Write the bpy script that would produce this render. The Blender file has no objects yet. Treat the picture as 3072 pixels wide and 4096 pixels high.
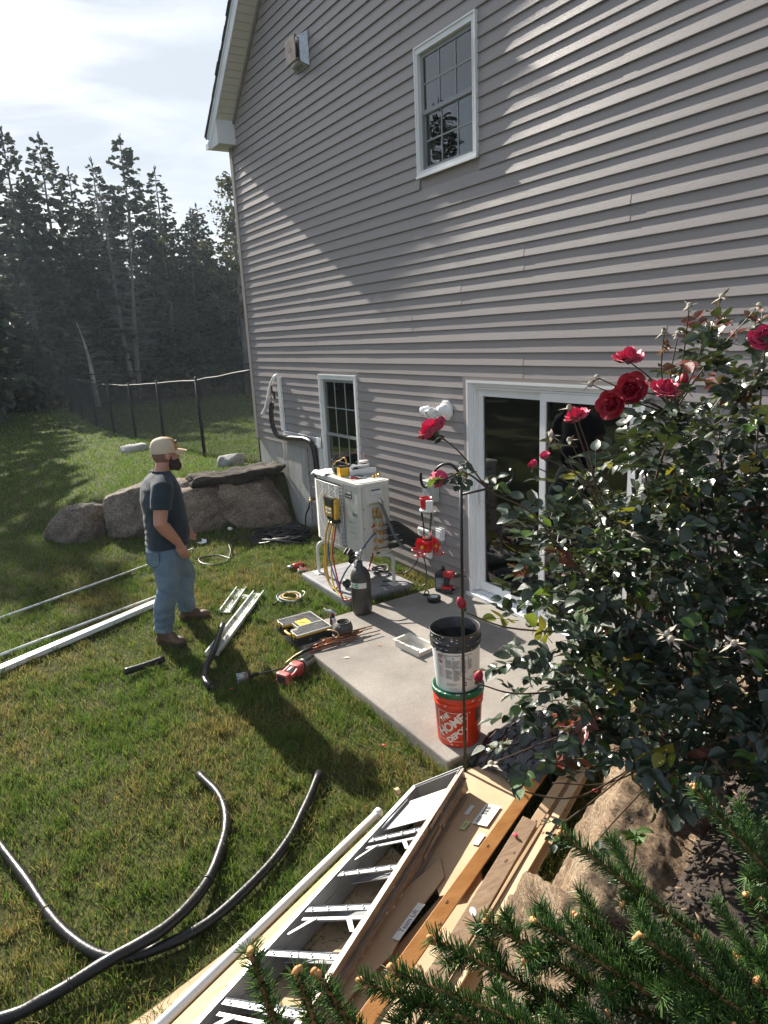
import bpy, bmesh, math, random
import numpy as np
from mathutils import Vector, Matrix, Euler, noise

random.seed(7)
rng = np.random.default_rng(7)
SC = bpy.context.scene
COL = SC.collection
R = math.radians

# ------------------------------------------------------------------ camera
def setup_camera():
    cd = bpy.data.cameras.new('camera')
    co = bpy.data.objects.new('camera', cd)
    COL.objects.link(co)
    yaw, pitch, roll = R(58.0767), R(14.6183), R(-2.8201)
    cy, sy, cp, sp = math.cos(yaw), math.sin(yaw), math.cos(pitch), math.sin(pitch)
    f = Vector((-sy*cp, cy*cp, -sp)); r = Vector((cy, sy, 0)); u = r.cross(f)
    r2 = math.cos(roll)*r + math.sin(roll)*u
    u2 = -math.sin(roll)*r + math.cos(roll)*u
    m = Matrix((r2, u2, -f)).transposed().to_4x4()
    m.translation = Vector((9.7362, -3.8804, 2.4193))
    co.matrix_world = m
    cd.sensor_fit = 'VERTICAL'; cd.sensor_height = 24.0
    cd.lens = 24.0*2713.27/4096.0
    cd.clip_start = 0.05; cd.clip_end = 600
    SC.camera = co
setup_camera()

# ------------------------------------------------------------------ sky, sun, exposure
SUN_TO = Vector((-1.0, -0.066, 0.615)).normalized()
def setup_light():
    w = bpy.data.worlds.new('World'); SC.world = w; w.use_nodes = True
    nt = w.node_tree; nt.nodes.clear()
    out = nt.nodes.new('ShaderNodeOutputWorld'); bg = nt.nodes.new('ShaderNodeBackground')
    sky = nt.nodes.new('ShaderNodeTexSky'); sky.sky_type = 'NISHITA'; sky.sun_disc = False
    el = math.asin(SUN_TO.z); sky.sun_elevation = el
    sky.sun_rotation = math.atan2(SUN_TO.x, SUN_TO.y)
    sky.air_density = 1.0; sky.dust_density = 1.6; sky.ozone_density = 1.5
    tc = nt.nodes.new('ShaderNodeTexCoord'); mp = nt.nodes.new('ShaderNodeMapping')
    mp.inputs['Scale'].default_value = (1.1, 1.5, 5.0); mp.inputs['Rotation'].default_value = (0.1, 0.12, 0.6)
    nz = nt.nodes.new('ShaderNodeTexNoise'); nz.inputs['Scale'].default_value = 1.9; nz.inputs['Detail'].default_value = 7; nz.inputs['Roughness'].default_value = .55; nz.inputs['Distortion'].default_value = .35
    rp = nt.nodes.new('ShaderNodeValToRGB'); rp.color_ramp.elements[0].position = .34; rp.color_ramp.elements[1].position = .66
    rp.color_ramp.elements[0].color = (.30, .30, .30, 1); rp.color_ramp.elements[1].color = (.97, .97, .97, 1)
    mx = nt.nodes.new('ShaderNodeMixRGB'); mx.inputs['Color2'].default_value = (4.9, 5.4, 6.0, 1)
    nt.links.new(tc.outputs['Generated'], mp.inputs['Vector']); nt.links.new(mp.outputs[0], nz.inputs['Vector'])
    nt.links.new(nz.outputs[0], rp.inputs[0]); nt.links.new(rp.outputs[0], mx.inputs['Fac'])
    nt.links.new(sky.outputs[0], mx.inputs['Color1']); nt.links.new(mx.outputs[0], bg.inputs['Color'])
    bg.inputs['Strength'].default_value = SKY_STRENGTH
    nt.links.new(bg.outputs[0], out.inputs[0])
    ld = bpy.data.lights.new('sun', 'SUN'); ld.energy = SUN_STRENGTH; ld.angle = R(0.55); ld.color = (1.0, .93, .82)
    lo = bpy.data.objects.new('sun', ld); COL.objects.link(lo)
    lo.rotation_euler = (-SUN_TO).to_track_quat('-Z', 'Y').to_euler(); lo.location = (-20, -5, 20)
    vs = SC.view_settings; vs.view_transform = 'Standard'; vs.look = 'None'; vs.exposure = EXPOSURE; vs.gamma = 1; vs.use_curve_mapping = False
SKY_STRENGTH = 0.062; SUN_STRENGTH = 5.0; EXPOSURE = 1.27
setup_light()
SC.cycles.max_bounces = 8; SC.cycles.transparent_max_bounces = 24; SC.cycles.caustics_reflective = False; SC.cycles.caustics_refractive = False
SC.cycles.use_denoising = True

# ------------------------------------------------------------------ object helpers
def tag(o, label=None, cat=None, group=None, kind=None):
    if label: o['label'] = label
    if cat: o['category'] = cat
    if group: o['group'] = group
    if kind: o['kind'] = kind
    return o

def empty(name, loc=(0, 0, 0), rot=(0, 0, 0), label=None, cat=None, group=None):
    o = bpy.data.objects.new(name, None); COL.objects.link(o)
    o.location = loc; o.rotation_euler = rot; o.empty_display_size = .1
    return tag(o, label, cat, group)

def link(name, me, parent=None, loc=None, rot=None):
    o = bpy.data.objects.new(name, me); COL.objects.link(o)
    if parent: o.parent = parent
    if loc is not None: o.location = loc
    if rot is not None: o.rotation_euler = rot
    return o

def np_mesh(name, V, F, mats=(), smooth=False, mi=None):
    """V (n,3) float, F (m,k) int, all faces with k corners"""
    V = np.ascontiguousarray(V, dtype=np.float32); F = np.ascontiguousarray(F, dtype=np.int32)
    me = bpy.data.meshes.new(name)
    k = F.shape[1]; n = len(F)
    me.vertices.add(len(V)); me.vertices.foreach_set('co', V.ravel())
    me.loops.add(n*k); me.loops.foreach_set('vertex_index', F.ravel())
    me.polygons.add(n); me.polygons.foreach_set('loop_start', np.arange(0, n*k, k, dtype=np.int32))
    if smooth: me.polygons.foreach_set('use_smooth', np.ones(n, dtype=bool))
    for m in mats: me.materials.append(m)
    if mi is not None: me.polygons.foreach_set('material_index', np.ascontiguousarray(mi, dtype=np.int32))
    me.update(calc_edges=True); me.validate()
    return me

class MB:
    """collects simple solids into one mesh"""
    def __init__(s): s.v = []; s.f = []; s.sm = []
    def add(s, vs, fs, smooth=False):
        b = len(s.v); s.v.extend([tuple(v) for v in vs])
        for f in fs: s.f.append(tuple(b+i for i in f)); s.sm.append(smooth)
        return s
    def box(s, lo, hi, m=None, taper=None):
        x0, y0, z0 = lo; x1, y1, z1 = hi
        vs = [Vector(p) for p in ((x0,y0,z0),(x1,y0,z0),(x1,y1,z0),(x0,y1,z0),(x0,y0,z1),(x1,y0,z1),(x1,y1,z1),(x0,y1,z1))]
        if taper:
            cx, cy = (x0+x1)/2, (y0+y1)/2
            for v in vs[4:]: v.x = cx+(v.x-cx)*taper; v.y = cy+(v.y-cy)*taper
        if m is not None: vs = [m @ v for v in vs]
        return s.add(vs, [(0,3,2,1),(4,5,6,7),(0,1,5,4),(1,2,6,5),(2,3,7,6),(3,0,4,7)])
    def bbox(s, lo, hi, b=.01, m=None):
        """box with bevelled vertical and horizontal edges (rounded look)"""
        x0, y0, z0 = lo; x1, y1, z1 = hi
        b = min(b, (x1-x0)*.49, (y1-y0)*.49, (z1-z0)*.49)
        rings = []
        def ring(z, i):
            a = b*.3 if i else b
            return [(x0+i+b,y0+i,z),(x1-i-b,y0+i,z),(x1-i-b*.3,y0+i+b*.3,z),(x1-i,y0+i+b,z),(x1-i,y1-i-b,z),(x1-i-b*.3,y1-i-b*.3,z),(x1-i-b,y1-i,z),(x0+i+b,y1-i,z),(x0+i+b*.3,y1-i-b*.3,z),(x0+i,y1-i-b,z),(x0+i,y0+i+b,z),(x0+i+b*.3,y0+i+b*.3,z)]
        rings = [ring(z0, b*.8), ring(z0+b*.3, b*.2), ring(z0+b, 0), ring(z1-b, 0), ring(z1-b*.3, b*.2), ring(z1, b*.8)]
        n = 12; vs = [Vector(p) for r_ in rings for p in r_]
        if m is not None: vs = [m @ v for v in vs]
        fs = [tuple(range(n-1, -1, -1)), tuple(range(5*n, 6*n))]
        for j in range(5):
            for i in range(n): fs.append((j*n+i, j*n+(i+1) % n, (j+1)*n+(i+1) % n, (j+1)*n+i))
        return s.add(vs, fs)
    def tube(s, pts, r, n=8, cap=True, smooth=True, flat=1.0):
        pts = [Vector(p) for p in pts]; L = len(pts)
        rs = list(r) if hasattr(r, '__len__') else [r]*L
        ts = []
        for i in range(L):
            a = pts[max(i-1, 0)]; b = pts[min(i+1, L-1)]; t = (b-a)
            ts.append(t.normalized() if t.length > 1e-9 else Vector((0, 0, 1)))
        up = Vector((0, 0, 1)) if abs(ts[0].z) < .9 else Vector((1, 0, 0))
        vs = []; side = ts[0].cross(up).normalized()
        for i in range(L):
            side = (side - ts[i]*side.dot(ts[i]))
            side = side.normalized() if side.length > 1e-6 else ts[i].orthogonal().normalized()
            u2 = side.cross(ts[i])
            for k in range(n):
                a = 2*math.pi*k/n; vs.append(pts[i]+side*math.cos(a)*rs[i]+u2*math.sin(a)*rs[i]*flat)
        fs = []
        for i in range(L-1):
            for k in range(n): fs.append((i*n+k, i*n+(k+1) % n, (i+1)*n+(k+1) % n, (i+1)*n+k))
        s.add(vs, fs, smooth)
        if cap:
            b = len(s.v)-len(vs)
            s.f.append(tuple(b+k for k in range(n-1, -1, -1))); s.sm.append(False)
            s.f.append(tuple(b+(L-1)*n+k for k in range(n))); s.sm.append(False)
        return s
    def cyl(s, a, b, r, r2=None, n=16, cap=True, smooth=True):
        return s.tube([a, b], [r, r if r2 is None else r2], n, cap, smooth)
    def lathe(s, prof, n=24, c=(0, 0, 0), m=None, smooth=True, a0=0, a1=2*math.pi):
        full = abs(a1-a0-2*math.pi) < 1e-6; cnt = n if full else n+1
        vs = []
        for (r, z) in prof:
            for k in range(cnt):
                a = a0+(a1-a0)*k/n; v = Vector((c[0]+r*math.cos(a), c[1]+r*math.sin(a), c[2]+z)); vs.append(m @ v if m is not None else v)
        fs = []
        for i in range(len(prof)-1):
            for k in range(n):
                k2 = (k+1) % cnt; fs.append((i*cnt+k, i*cnt+k2, (i+1)*cnt+k2, (i+1)*cnt+k))
        return s.add(vs, fs, smooth)
    def ell(s, c, rad, n=12, m=None, k=8):
        prof = [(math.sin(math.pi*i/k), -math.cos(math.pi*i/k)) for i in range(k+1)]
        vs = []
        for (r, z) in prof:
            for j in range(n):
                a = 2*math.pi*j/n; v = Vector((r*math.cos(a)*rad[0], r*math.sin(a)*rad[1], z*rad[2]))
                if m is not None: v = m @ v
                vs.append(v+Vector(c))
        fs = [(i*n+j, i*n+(j+1) % n, (i+1)*n+(j+1) % n, (i+1)*n+j) for i in range(k) for j in range(n)]
        return s.add(vs, fs, True)
    def prism(s, poly, d, m=None, off=0.0):
        """poly in (x,y), extruded along z from off to off+d"""
        n = len(poly); vs = [Vector((x, y, off)) for x, y in poly]+[Vector((x, y, off+d)) for x, y in poly]
        if m is not None: vs = [m @ v for v in vs]
        fs = [tuple(range(n-1, -1, -1)), tuple(range(n, 2*n))]+[(i, (i+1) % n, n+(i+1) % n, n+i) for i in range(n)]
        return s.add(vs, fs)
    def mesh(s, name, mat):
        me = bpy.data.meshes.new(name); me.from_pydata(s.v, [], s.f)
        me.polygons.foreach_set('use_smooth', s.sm)
        for m in (mat if isinstance(mat, (list, tuple)) else [mat]): me.materials.append(m)
        bm = bmesh.new(); bm.from_mesh(me); bmesh.ops.remove_doubles(bm, verts=bm.verts, dist=1e-6)
        bmesh.ops.recalc_face_normals(bm, faces=bm.faces); bm.to_mesh(me); bm.free(); me.update()
        return me
    def build(s, name, mat, parent=None, loc=None, rot=None):
        return link(name, s.mesh(name, mat), parent, loc, rot)

def spline(pts, n=8):
    """Catmull-Rom through pts"""
    P = [Vector(p) for p in pts]; P = [P[0]*2-P[1]]+P+[P[-1]*2-P[-2]]; out = []
    for i in range(1, len(P)-2):
        for k in range(n):
            t = k/n; a, b, c, d = P[i-1], P[i], P[i+1], P[i+2]
            out.append(.5*((2*b)+(c-a)*t+(2*a-5*b+4*c-d)*t*t+(3*b-a-3*c+d)*t**3))
    out.append(P[-2]); return out

def voxel_join(name, mb, mat, voxel=.008, parent=None, smooth_it=4, deform=None, loc=None):
    """merge overlapping solids to one continuous skin"""
    o = mb.build(name+'_src', mat)
    md = o.modifiers.new('r', 'REMESH'); md.mode = 'VOXEL'; md.voxel_size = voxel; md.use_smooth_shade = True
    if smooth_it:
        ms = o.modifiers.new('s', 'SMOOTH'); ms.iterations = smooth_it; ms.factor = .5
    dg = bpy.context.evaluated_depsgraph_get(); dg.update()
    me = bpy.data.meshes.new_from_object(o.evaluated_get(dg)); me.name = name
    src = o.data; bpy.data.objects.remove(o); bpy.data.meshes.remove(src)
    if deform:
        for v in me.vertices: v.co = deform(v.co.copy())
    me.polygons.foreach_set('use_smooth', [True]*len(me.polygons)); me.update()
    if not me.materials: me.materials.append(mat)
    return link(name, me, parent, loc)

def text_mesh(txt, size, align='CENTER', shear=0.0, spacing=1.0, bold=0.0):
    cu = bpy.data.curves.new('t', 'FONT'); cu.body = txt; cu.size = size; cu.align_x = align; cu.align_y = 'CENTER'
    cu.shear = shear; cu.space_character = spacing; cu.offset = bold; cu.resolution_u = 3
    o = bpy.data.objects.new('t', cu); COL.objects.link(o)
    dg = bpy.context.evaluated_depsgraph_get(); dg.update()
    me = bpy.data.meshes.new_from_object(o.evaluated_get(dg))
    bpy.data.objects.remove(o); bpy.data.curves.remove(cu)
    return me

def text_obj(name, txt, size, mat, parent, M, **kw):
    me = text_mesh(txt, size, **kw); me.transform(M); me.materials.clear(); me.materials.append(mat)
    return link(name, me, parent)

def frame_m(o, x, y):
    """matrix whose local x,y axes lie along the given world directions, origin o"""
    x = Vector(x).normalized(); y = Vector(y); y = (y-x*y.dot(x)).normalized(); z = x.cross(y)
    m = Matrix((x, y, z)).transposed().to_4x4(); m.translation = Vector(o); return m

# ------------------------------------------------------------------ materials
def _nodes(m): return m.node_tree.nodes, m.node_tree.links
MATS = {}
def mat(name, col, rough=.6, metal=0.0, var=0.0, vscale=8.0, col2=None, bump=0.0, bscale=60.0, stretch=(1, 1, 1), spec=.5,
        detail=6.0, ramp=(.35, .65), coat=0.0, coords='Object', sheen=0.0, trans=0.0, distort=0.0, rvar=0.0):
    """principled with noise-driven colour variation and bump"""
    if name in MATS: return MATS[name]
    m = bpy.data.materials.new(name); m.use_nodes = True; N, L = _nodes(m); b = N['Principled BSDF']
    b.inputs['Base Color'].default_value = (*col, 1); b.inputs['Roughness'].default_value = rough; b.inputs['Metallic'].default_value = metal
    b.inputs['Specular IOR Level'].default_value = spec
    if coat: b.inputs['Coat Weight'].default_value = coat; b.inputs['Coat Roughness'].default_value = .1
    if sheen: b.inputs['Sheen Weight'].default_value = sheen
    if trans: b.inputs['Transmission Weight'].default_value = trans
    if var or col2 or bump or rvar:
        tc = N.new('ShaderNodeTexCoord'); mp = N.new('ShaderNodeMapping'); mp.inputs['Scale'].default_value = stretch
        L.new(tc.outputs[coords], mp.inputs['Vector'])
    if var or col2 or rvar:
        nz = N.new('ShaderNodeTexNoise'); nz.inputs['Scale'].default_value = vscale; nz.inputs['Detail'].default_value = detail; nz.inputs['Roughness'].default_value = .6; nz.inputs['Distortion'].default_value = distort
        L.new(mp.outputs[0], nz.inputs['Vector'])
        rp = N.new('ShaderNodeValToRGB'); e = rp.color_ramp.elements; e[0].position, e[1].position = ramp
        c2 = col2 if col2 else tuple(min(1, c*(1+var)) for c in col); c1 = col if col2 else tuple(c*(1-var) for c in col)
        e[0].color = (*c1, 1); e[1].color = (*c2, 1)
        L.new(nz.outputs[0], rp.inputs[0]); L.new(rp.outputs[0], b.inputs['Base Color'])
        if rvar:
            mr = N.new('ShaderNodeMapRange'); mr.inputs[1].default_value = .3; mr.inputs[2].default_value = .7
            mr.inputs[3].default_value = rough-rvar; mr.inputs[4].default_value = rough+rvar
            L.new(nz.outputs[0], mr.inputs[0]); L.new(mr.outputs[0], b.inputs['Roughness'])
    if bump:
        n2 = N.new('ShaderNodeTexNoise'); n2.inputs['Scale'].default_value = bscale; n2.inputs['Detail'].default_value = 8; n2.inputs['Roughness'].default_value = .65
        L.new(mp.outputs[0], n2.inputs['Vector'])
        bp = N.new('ShaderNodeBump'); bp.inputs['Strength'].default_value = min(1, bump); bp.inputs['Distance'].default_value = .01
        L.new(n2.outputs[0], bp.inputs['Height']); L.new(bp.outputs[0], b.inputs['Normal'])
    MATS[name] = m; return m

def glass_mat(name, tint=(.9, .95, .93), rough=.0, ior=1.5, spots=0.0):
    """thin pane: fresnel reflection over see-through"""
    if name in MATS: return MATS[name]
    m = bpy.data.materials.new(name); m.use_nodes = True; N, L = _nodes(m); N.clear()
    o = N.new('ShaderNodeOutputMaterial'); t = N.new('ShaderNodeBsdfTransparent'); t.inputs[0].default_value = (*tint, 1)
    g = N.new('ShaderNodeBsdfGlossy'); g.inputs['Roughness'].default_value = rough; g.inputs['Color'].default_value = (1, 1, 1, 1)
    fr = N.new('ShaderNodeFresnel'); fr.inputs[0].default_value = ior
    mx = N.new('ShaderNodeMixShader'); L.new(fr.outputs[0], mx.inputs[0]); L.new(t.outputs[0], mx.inputs[1]); L.new(g.outputs[0], mx.inputs[2])
    if spots:
        tc = N.new('ShaderNodeTexCoord'); nz = N.new('ShaderNodeTexNoise'); nz.inputs['Scale'].default_value = 1.6; nz.inputs['Detail'].default_value = 3
        bp = N.new('ShaderNodeBump'); bp.inputs['Strength'].default_value = spots; bp.inputs['Distance'].default_value = .02
        L.new(tc.outputs['Object'], nz.inputs['Vector']); L.new(nz.outputs[0], bp.inputs['Height']); L.new(bp.outputs[0], g.inputs['Normal'])
    L.new(mx.outputs[0], o.inputs[0]); MATS[name] = m; return m

M_WHITE = mat('white_vinyl', (.78, .79, .80), .38, var=.04, vscale=3)
M_SIDING = mat('taupe_vinyl_siding', (.300, .272, .268), .42, var=.035, vscale=1.3, bump=.16, bscale=9, stretch=(1, 1, 30), spec=.4)
M_TRIM = mat('taupe_trim', (.30, .268, .252), .45)
M_BLACK = mat('black_plastic', (.012, .012, .013), .42)
M_BLACKRUB = mat('black_foam_insulation', (.012, .012, .012), .6, var=.3, vscale=30, bump=.25, bscale=90)
M_DARK = mat('dark_interior', (.03, .03, .03), .9)
M_RED = mat('red_plastic', (.42, .012, .012), .4, var=.12, vscale=25)
M_STEEL = mat('bare_steel', (.45, .45, .45), .32, metal=1.0, var=.2, vscale=30)
M_BRASS = mat('brass_fitting', (.50, .33, .12), .32, metal=1.0, var=.25, vscale=60)
M_COPPER = mat('copper', (.42, .18, .09), .38, metal=1.0, col2=(.17, .07, .04), vscale=25)
M_YELLOW = mat('yellow_plastic', (.72, .42, .01), .4)
def concrete_mat():
    m = bpy.data.materials.new('broom_finished_concrete'); m.use_nodes = True; N, L = _nodes(m); b = N['Principled BSDF']; b.inputs['Roughness'].default_value = .9; b.inputs['Specular IOR Level'].default_value = .25
    tc = N.new('ShaderNodeTexCoord'); mp = N.new('ShaderNodeMapping'); mp.inputs['Scale'].default_value = (.35, 1.6, 1); mp.inputs['Rotation'].default_value = (0, 0, .35); L.new(tc.outputs['Object'], mp.inputs[0])
    def nz(scale, src, det=8, ro=.65):
        n = N.new('ShaderNodeTexNoise'); n.inputs['Scale'].default_value = scale; n.inputs['Detail'].default_value = det; n.inputs['Roughness'].default_value = ro; L.new(src, n.inputs['Vector']); return n
    big = nz(1.6, tc.outputs['Object'], 6); broom = nz(95, mp.outputs[0], 4); grit = nz(260, tc.outputs['Object'], 3, .8)
    rp = N.new('ShaderNodeValToRGB'); e = rp.color_ramp.elements; e[0].position = .32; e[0].color = (.235, .215, .195, 1); e[1].position = .68; e[1].color = (.385, .352, .315, 1); L.new(big.outputs[0], rp.inputs[0])
    r2 = N.new('ShaderNodeValToRGB'); e = r2.color_ramp.elements; e[0].position = .35; e[0].color = (.66, .65, .64, 1); e[1].position = .6; e[1].color = (1.1, 1.1, 1.1, 1)
    ad = N.new('ShaderNodeMath'); ad.operation = 'MULTIPLY_ADD'; ad.inputs[1].default_value = .5; L.new(grit.outputs[0], ad.inputs[0])
    ml = N.new('ShaderNodeMath'); ml.operation = 'MULTIPLY'; ml.inputs[1].default_value = .5; L.new(broom.outputs[0], ml.inputs[0]); L.new(ml.outputs[0], ad.inputs[2]); L.new(ad.outputs[0], r2.inputs[0])
    mx = N.new('ShaderNodeMixRGB'); mx.blend_type = 'MULTIPLY'; mx.inputs[0].default_value = 1; L.new(rp.outputs[0], mx.inputs[1]); L.new(r2.outputs[0], mx.inputs[2])
    sp = nz(3.2, tc.outputs['Object'], 9, .75); r3 = N.new('ShaderNodeValToRGB'); e = r3.color_ramp.elements; e[0].position = .62; e[0].color = (0, 0, 0, 1); e[1].position = .74; e[1].color = (.45, .45, .45, 1); L.new(sp.outputs[0], r3.inputs[0])
    m3 = N.new('ShaderNodeMixRGB'); m3.inputs[2].default_value = (.50, .48, .46, 1); L.new(r3.outputs[0], m3.inputs[0]); L.new(mx.outputs[0], m3.inputs[1]); L.new(m3.outputs[0], b.inputs['Base Color'])
    bp = N.new('ShaderNodeBump'); bp.inputs['Strength'].default_value = .8; bp.inputs['Distance'].default_value = .006; L.new(ad.outputs[0], bp.inputs['Height']); L.new(bp.outputs[0], b.inputs['Normal']); return m
M_CONC = concrete_mat()
# ------------------------------------------------------------------ terrain
def sstep(a, b, x):
    t = np.clip((x-a)/(b-a), 0, 1); return t*t*(3-2*t)
def vnoise(x, y, s, seed):
    """cheap smooth value noise (numpy)"""
    x = np.asarray(x, float)*s+seed*17.3; y = np.asarray(y, float)*s-seed*9.1
    xi, yi = np.floor(x).astype(int), np.floor(y).astype(int); fx, fy = x-xi, y-yi
    fx = fx*fx*(3-2*fx); fy = fy*fy*(3-2*fy)
    h = lambda a, b: np.mod(np.sin(a*127.1+b*311.7+seed*74.7)*43758.5453, 1.0)
    return (h(xi, yi)*(1-fx)+h(xi+1, yi)*fx)*(1-fy)+(h(xi, yi+1)*(1-fx)+h(xi+1, yi+1)*fx)*fy
LOW = -0.09
def xb(y): return np.interp(y, [-3.2, -3.0, -2.27, -1.85, -.87, 0, .5], [-1.0, -.7, .05, .35, .70, 1.2, 1.35])
def xg(y): return np.interp(y, [-6, -4, -2.5, -1.2, 0], [9.2, 8.45, 8.12, 7.85, 7.5])
def terrain(x, y):
    x = np.asarray(x, float); y = np.asarray(y, float)
    base = np.interp(x, [-60, -22, -15, -9, -1], [.4, -.05, -.15, -.06, LOW])
    upx = np.interp(x, [-60, -22, -15, -9, -3, 0, 1.5], [.4, -.05, -.18, .0, .30, .56, .60])
    up = base+(upx-base)*sstep(-3.6, -1.6, y)
    s = sstep(.05, .42, xb(y)-x)
    z = LOW+(up-LOW)*np.where(x < -6, 1, s)
    z = z+.012*(vnoise(x, y, 1.3, 1)-.5)*2*(x > -40)
    return z
def build_ground():
    xs = np.unique(np.concatenate([np.arange(-150, -24, 6.), np.arange(-24, -2, .5), np.arange(-2, 9.2, .10), np.arange(9.2, 14, .6), np.arange(14, 80, 6.)]))
    ys = np.unique(np.concatenate([np.arange(-120, -8, 6.), np.arange(-8, -4.6, .4), np.arange(-4.6, .6, .10), np.arange(.6, 14, .8), np.arange(14, 100, 6.)]))
    X, Y = np.meshgrid(xs, ys); Z = terrain(X, Y); n, m = X.shape
    V = np.stack([X.ravel(), Y.ravel(), Z.ravel()], 1); i = np.arange(n*m).reshape(n, m)
    F = np.stack([i[:-1, :-1].ravel(), i[:-1, 1:].ravel(), i[1:, 1:].ravel(), i[1:, :-1].ravel()], 1)
    m_ = bpy.data.materials.new('lawn_soil'); m_.use_nodes = True; N, L = _nodes(m_); b = N['Principled BSDF']; b.inputs['Roughness'].default_value = .95; b.inputs['Specular IOR Level'].default_value = .1
    tc = N.new('ShaderNodeTexCoord'); a = N.new('ShaderNodeTexNoise'); a.inputs['Scale'].default_value = 40; a.inputs['Detail'].default_value = 8
    rp = N.new('ShaderNodeValToRGB'); e = rp.color_ramp.elements; e[0].position = .36; e[1].position = .66; e[0].color = (.022, .028, .009, 1); e[1].color = (.085, .085, .028, 1)
    # leaf litter beyond the tree line
    sp = N.new('ShaderNodeSeparateXYZ'); mr = N.new('ShaderNodeMapRange'); mr.inputs[1].default_value = -21.5; mr.inputs[2].default_value = -23.5
    mx = N.new('ShaderNodeMixRGB'); mx.inputs['Color2'].default_value = (.05, .035, .022, 1)
    bp = N.new('ShaderNodeBump'); bp.inputs['Strength'].default_value = .6; bp.inputs['Distance'].default_value = .02
    L.new(tc.outputs['Object'], a.inputs['Vector']); L.new(a.outputs[0], rp.inputs[0]); L.new(tc.outputs['Object'], sp.inputs[0]); L.new(sp.outputs['X'], mr.inputs[0])
    L.new(mr.outputs[0], mx.inputs[0]); L.new(rp.outputs[0], mx.inputs[1]); L.new(mx.outputs[0], b.inputs['Base Color']); L.new(a.outputs[0], bp.inputs['Height']); L.new(bp.outputs[0], b.inputs['Normal'])
    tag(link('lawn', np_mesh('lawn', V, F, [m_], True)), 'uneven mown lawn in the back yard', kind='structure')
build_ground()

def grass_mat():
    m = bpy.data.materials.new('grass_blades'); m.use_nodes = True; N, L = _nodes(m); N.clear()
    o = N.new('ShaderNodeOutputMaterial'); tc = N.new('ShaderNodeTexCoord')
    g = N.new('ShaderNodeNewGeometry')
    n1 = N.new('ShaderNodeTexNoise'); n1.inputs['Scale'].default_value = .85; n1.inputs['Detail'].default_value = 5; n1.inputs['Roughness'].default_value = .62
    n2 = N.new('ShaderNodeTexNoise'); n2.inputs['Scale'].default_value = 5.0; n2.inputs['Detail'].default_value = 3
    L.new(tc.outputs['Object'], n1.inputs['Vector']); L.new(tc.outputs['Object'], n2.inputs['Vector'])
    r0 = N.new('ShaderNodeValToRGB'); e = r0.color_ramp.elements; e[0].position = 0; e[1].position = 1
    e[0].color = (.055, .115, .015, 1); e[1].color = (.185, .245, .045, 1); q = e.new(.5); q.color = (.100, .172, .024, 1)
    L.new(g.outputs['Random Per Island'], r0.inputs[0])
    rd = N.new('ShaderNodeValToRGB'); e = rd.color_ramp.elements; e[0].position = 0; e[1].position = 1; e[0].color = (.20, .165, .035, 1); e[1].color = (.33, .25, .10, 1)
    L.new(g.outputs['Random Per Island'], rd.inputs[0])
    # dry patches: large noise + small noise, only on the near lawn
    ma = N.new('ShaderNodeMath'); ma.operation = 'MULTIPLY_ADD'; ma.inputs[1].default_value = .35; L.new(n2.outputs[0], ma.inputs[0]); L.new(n1.outputs[0], ma.inputs[2])
    md = N.new('ShaderNodeMath'); md.operation = 'MULTIPLY_ADD'; md.inputs[1].default_value = .26; L.new(g.outputs['Random Per Island'], md.inputs[0]); L.new(ma.outputs[0], md.inputs[2])
    mr = N.new('ShaderNodeMapRange'); mr.inputs[1].default_value = .80; mr.inputs[2].default_value = .98; L.new(md.outputs[0], mr.inputs[0])
    sx = N.new('ShaderNodeSeparateXYZ'); L.new(tc.outputs['Object'], sx.inputs[0])
    mf = N.new('ShaderNodeMapRange'); mf.inputs[1].default_value = -1.5; mf.inputs[2].default_value = 2.6; mf.inputs[3].default_value = .12; mf.inputs[4].default_value = 1.0; L.new(sx.outputs['X'], mf.inputs[0])
    mm = N.new('ShaderNodeMath'); mm.operation = 'MULTIPLY'; L.new(mr.outputs[0], mm.inputs[0]); L.new(mf.outputs[0], mm.inputs[1])
    mx = N.new('ShaderNodeMixRGB'); L.new(mm.outputs[0], mx.inputs[0]); L.new(r0.outputs[0], mx.inputs[1]); L.new(rd.outputs[0], mx.inputs[2])
    d = N.new('ShaderNodeBsdfPrincipled'); d.inputs['Roughness'].default_value = .5; d.inputs['Specular IOR Level'].default_value = .35; L.new(mx.outputs[0], d.inputs['Base Color'])
    t = N.new('ShaderNodeBsdfTranslucent'); L.new(mx.outputs[0], t.inputs['Color'])
    ms = N.new('ShaderNodeMixShader'); ms.inputs[0].default_value = .45; L.new(d.outputs[0], ms.inputs[1]); L.new(t.outputs[0], ms.inputs[2]); L.new(ms.outputs[0], o.inputs[0])
    return m
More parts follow.
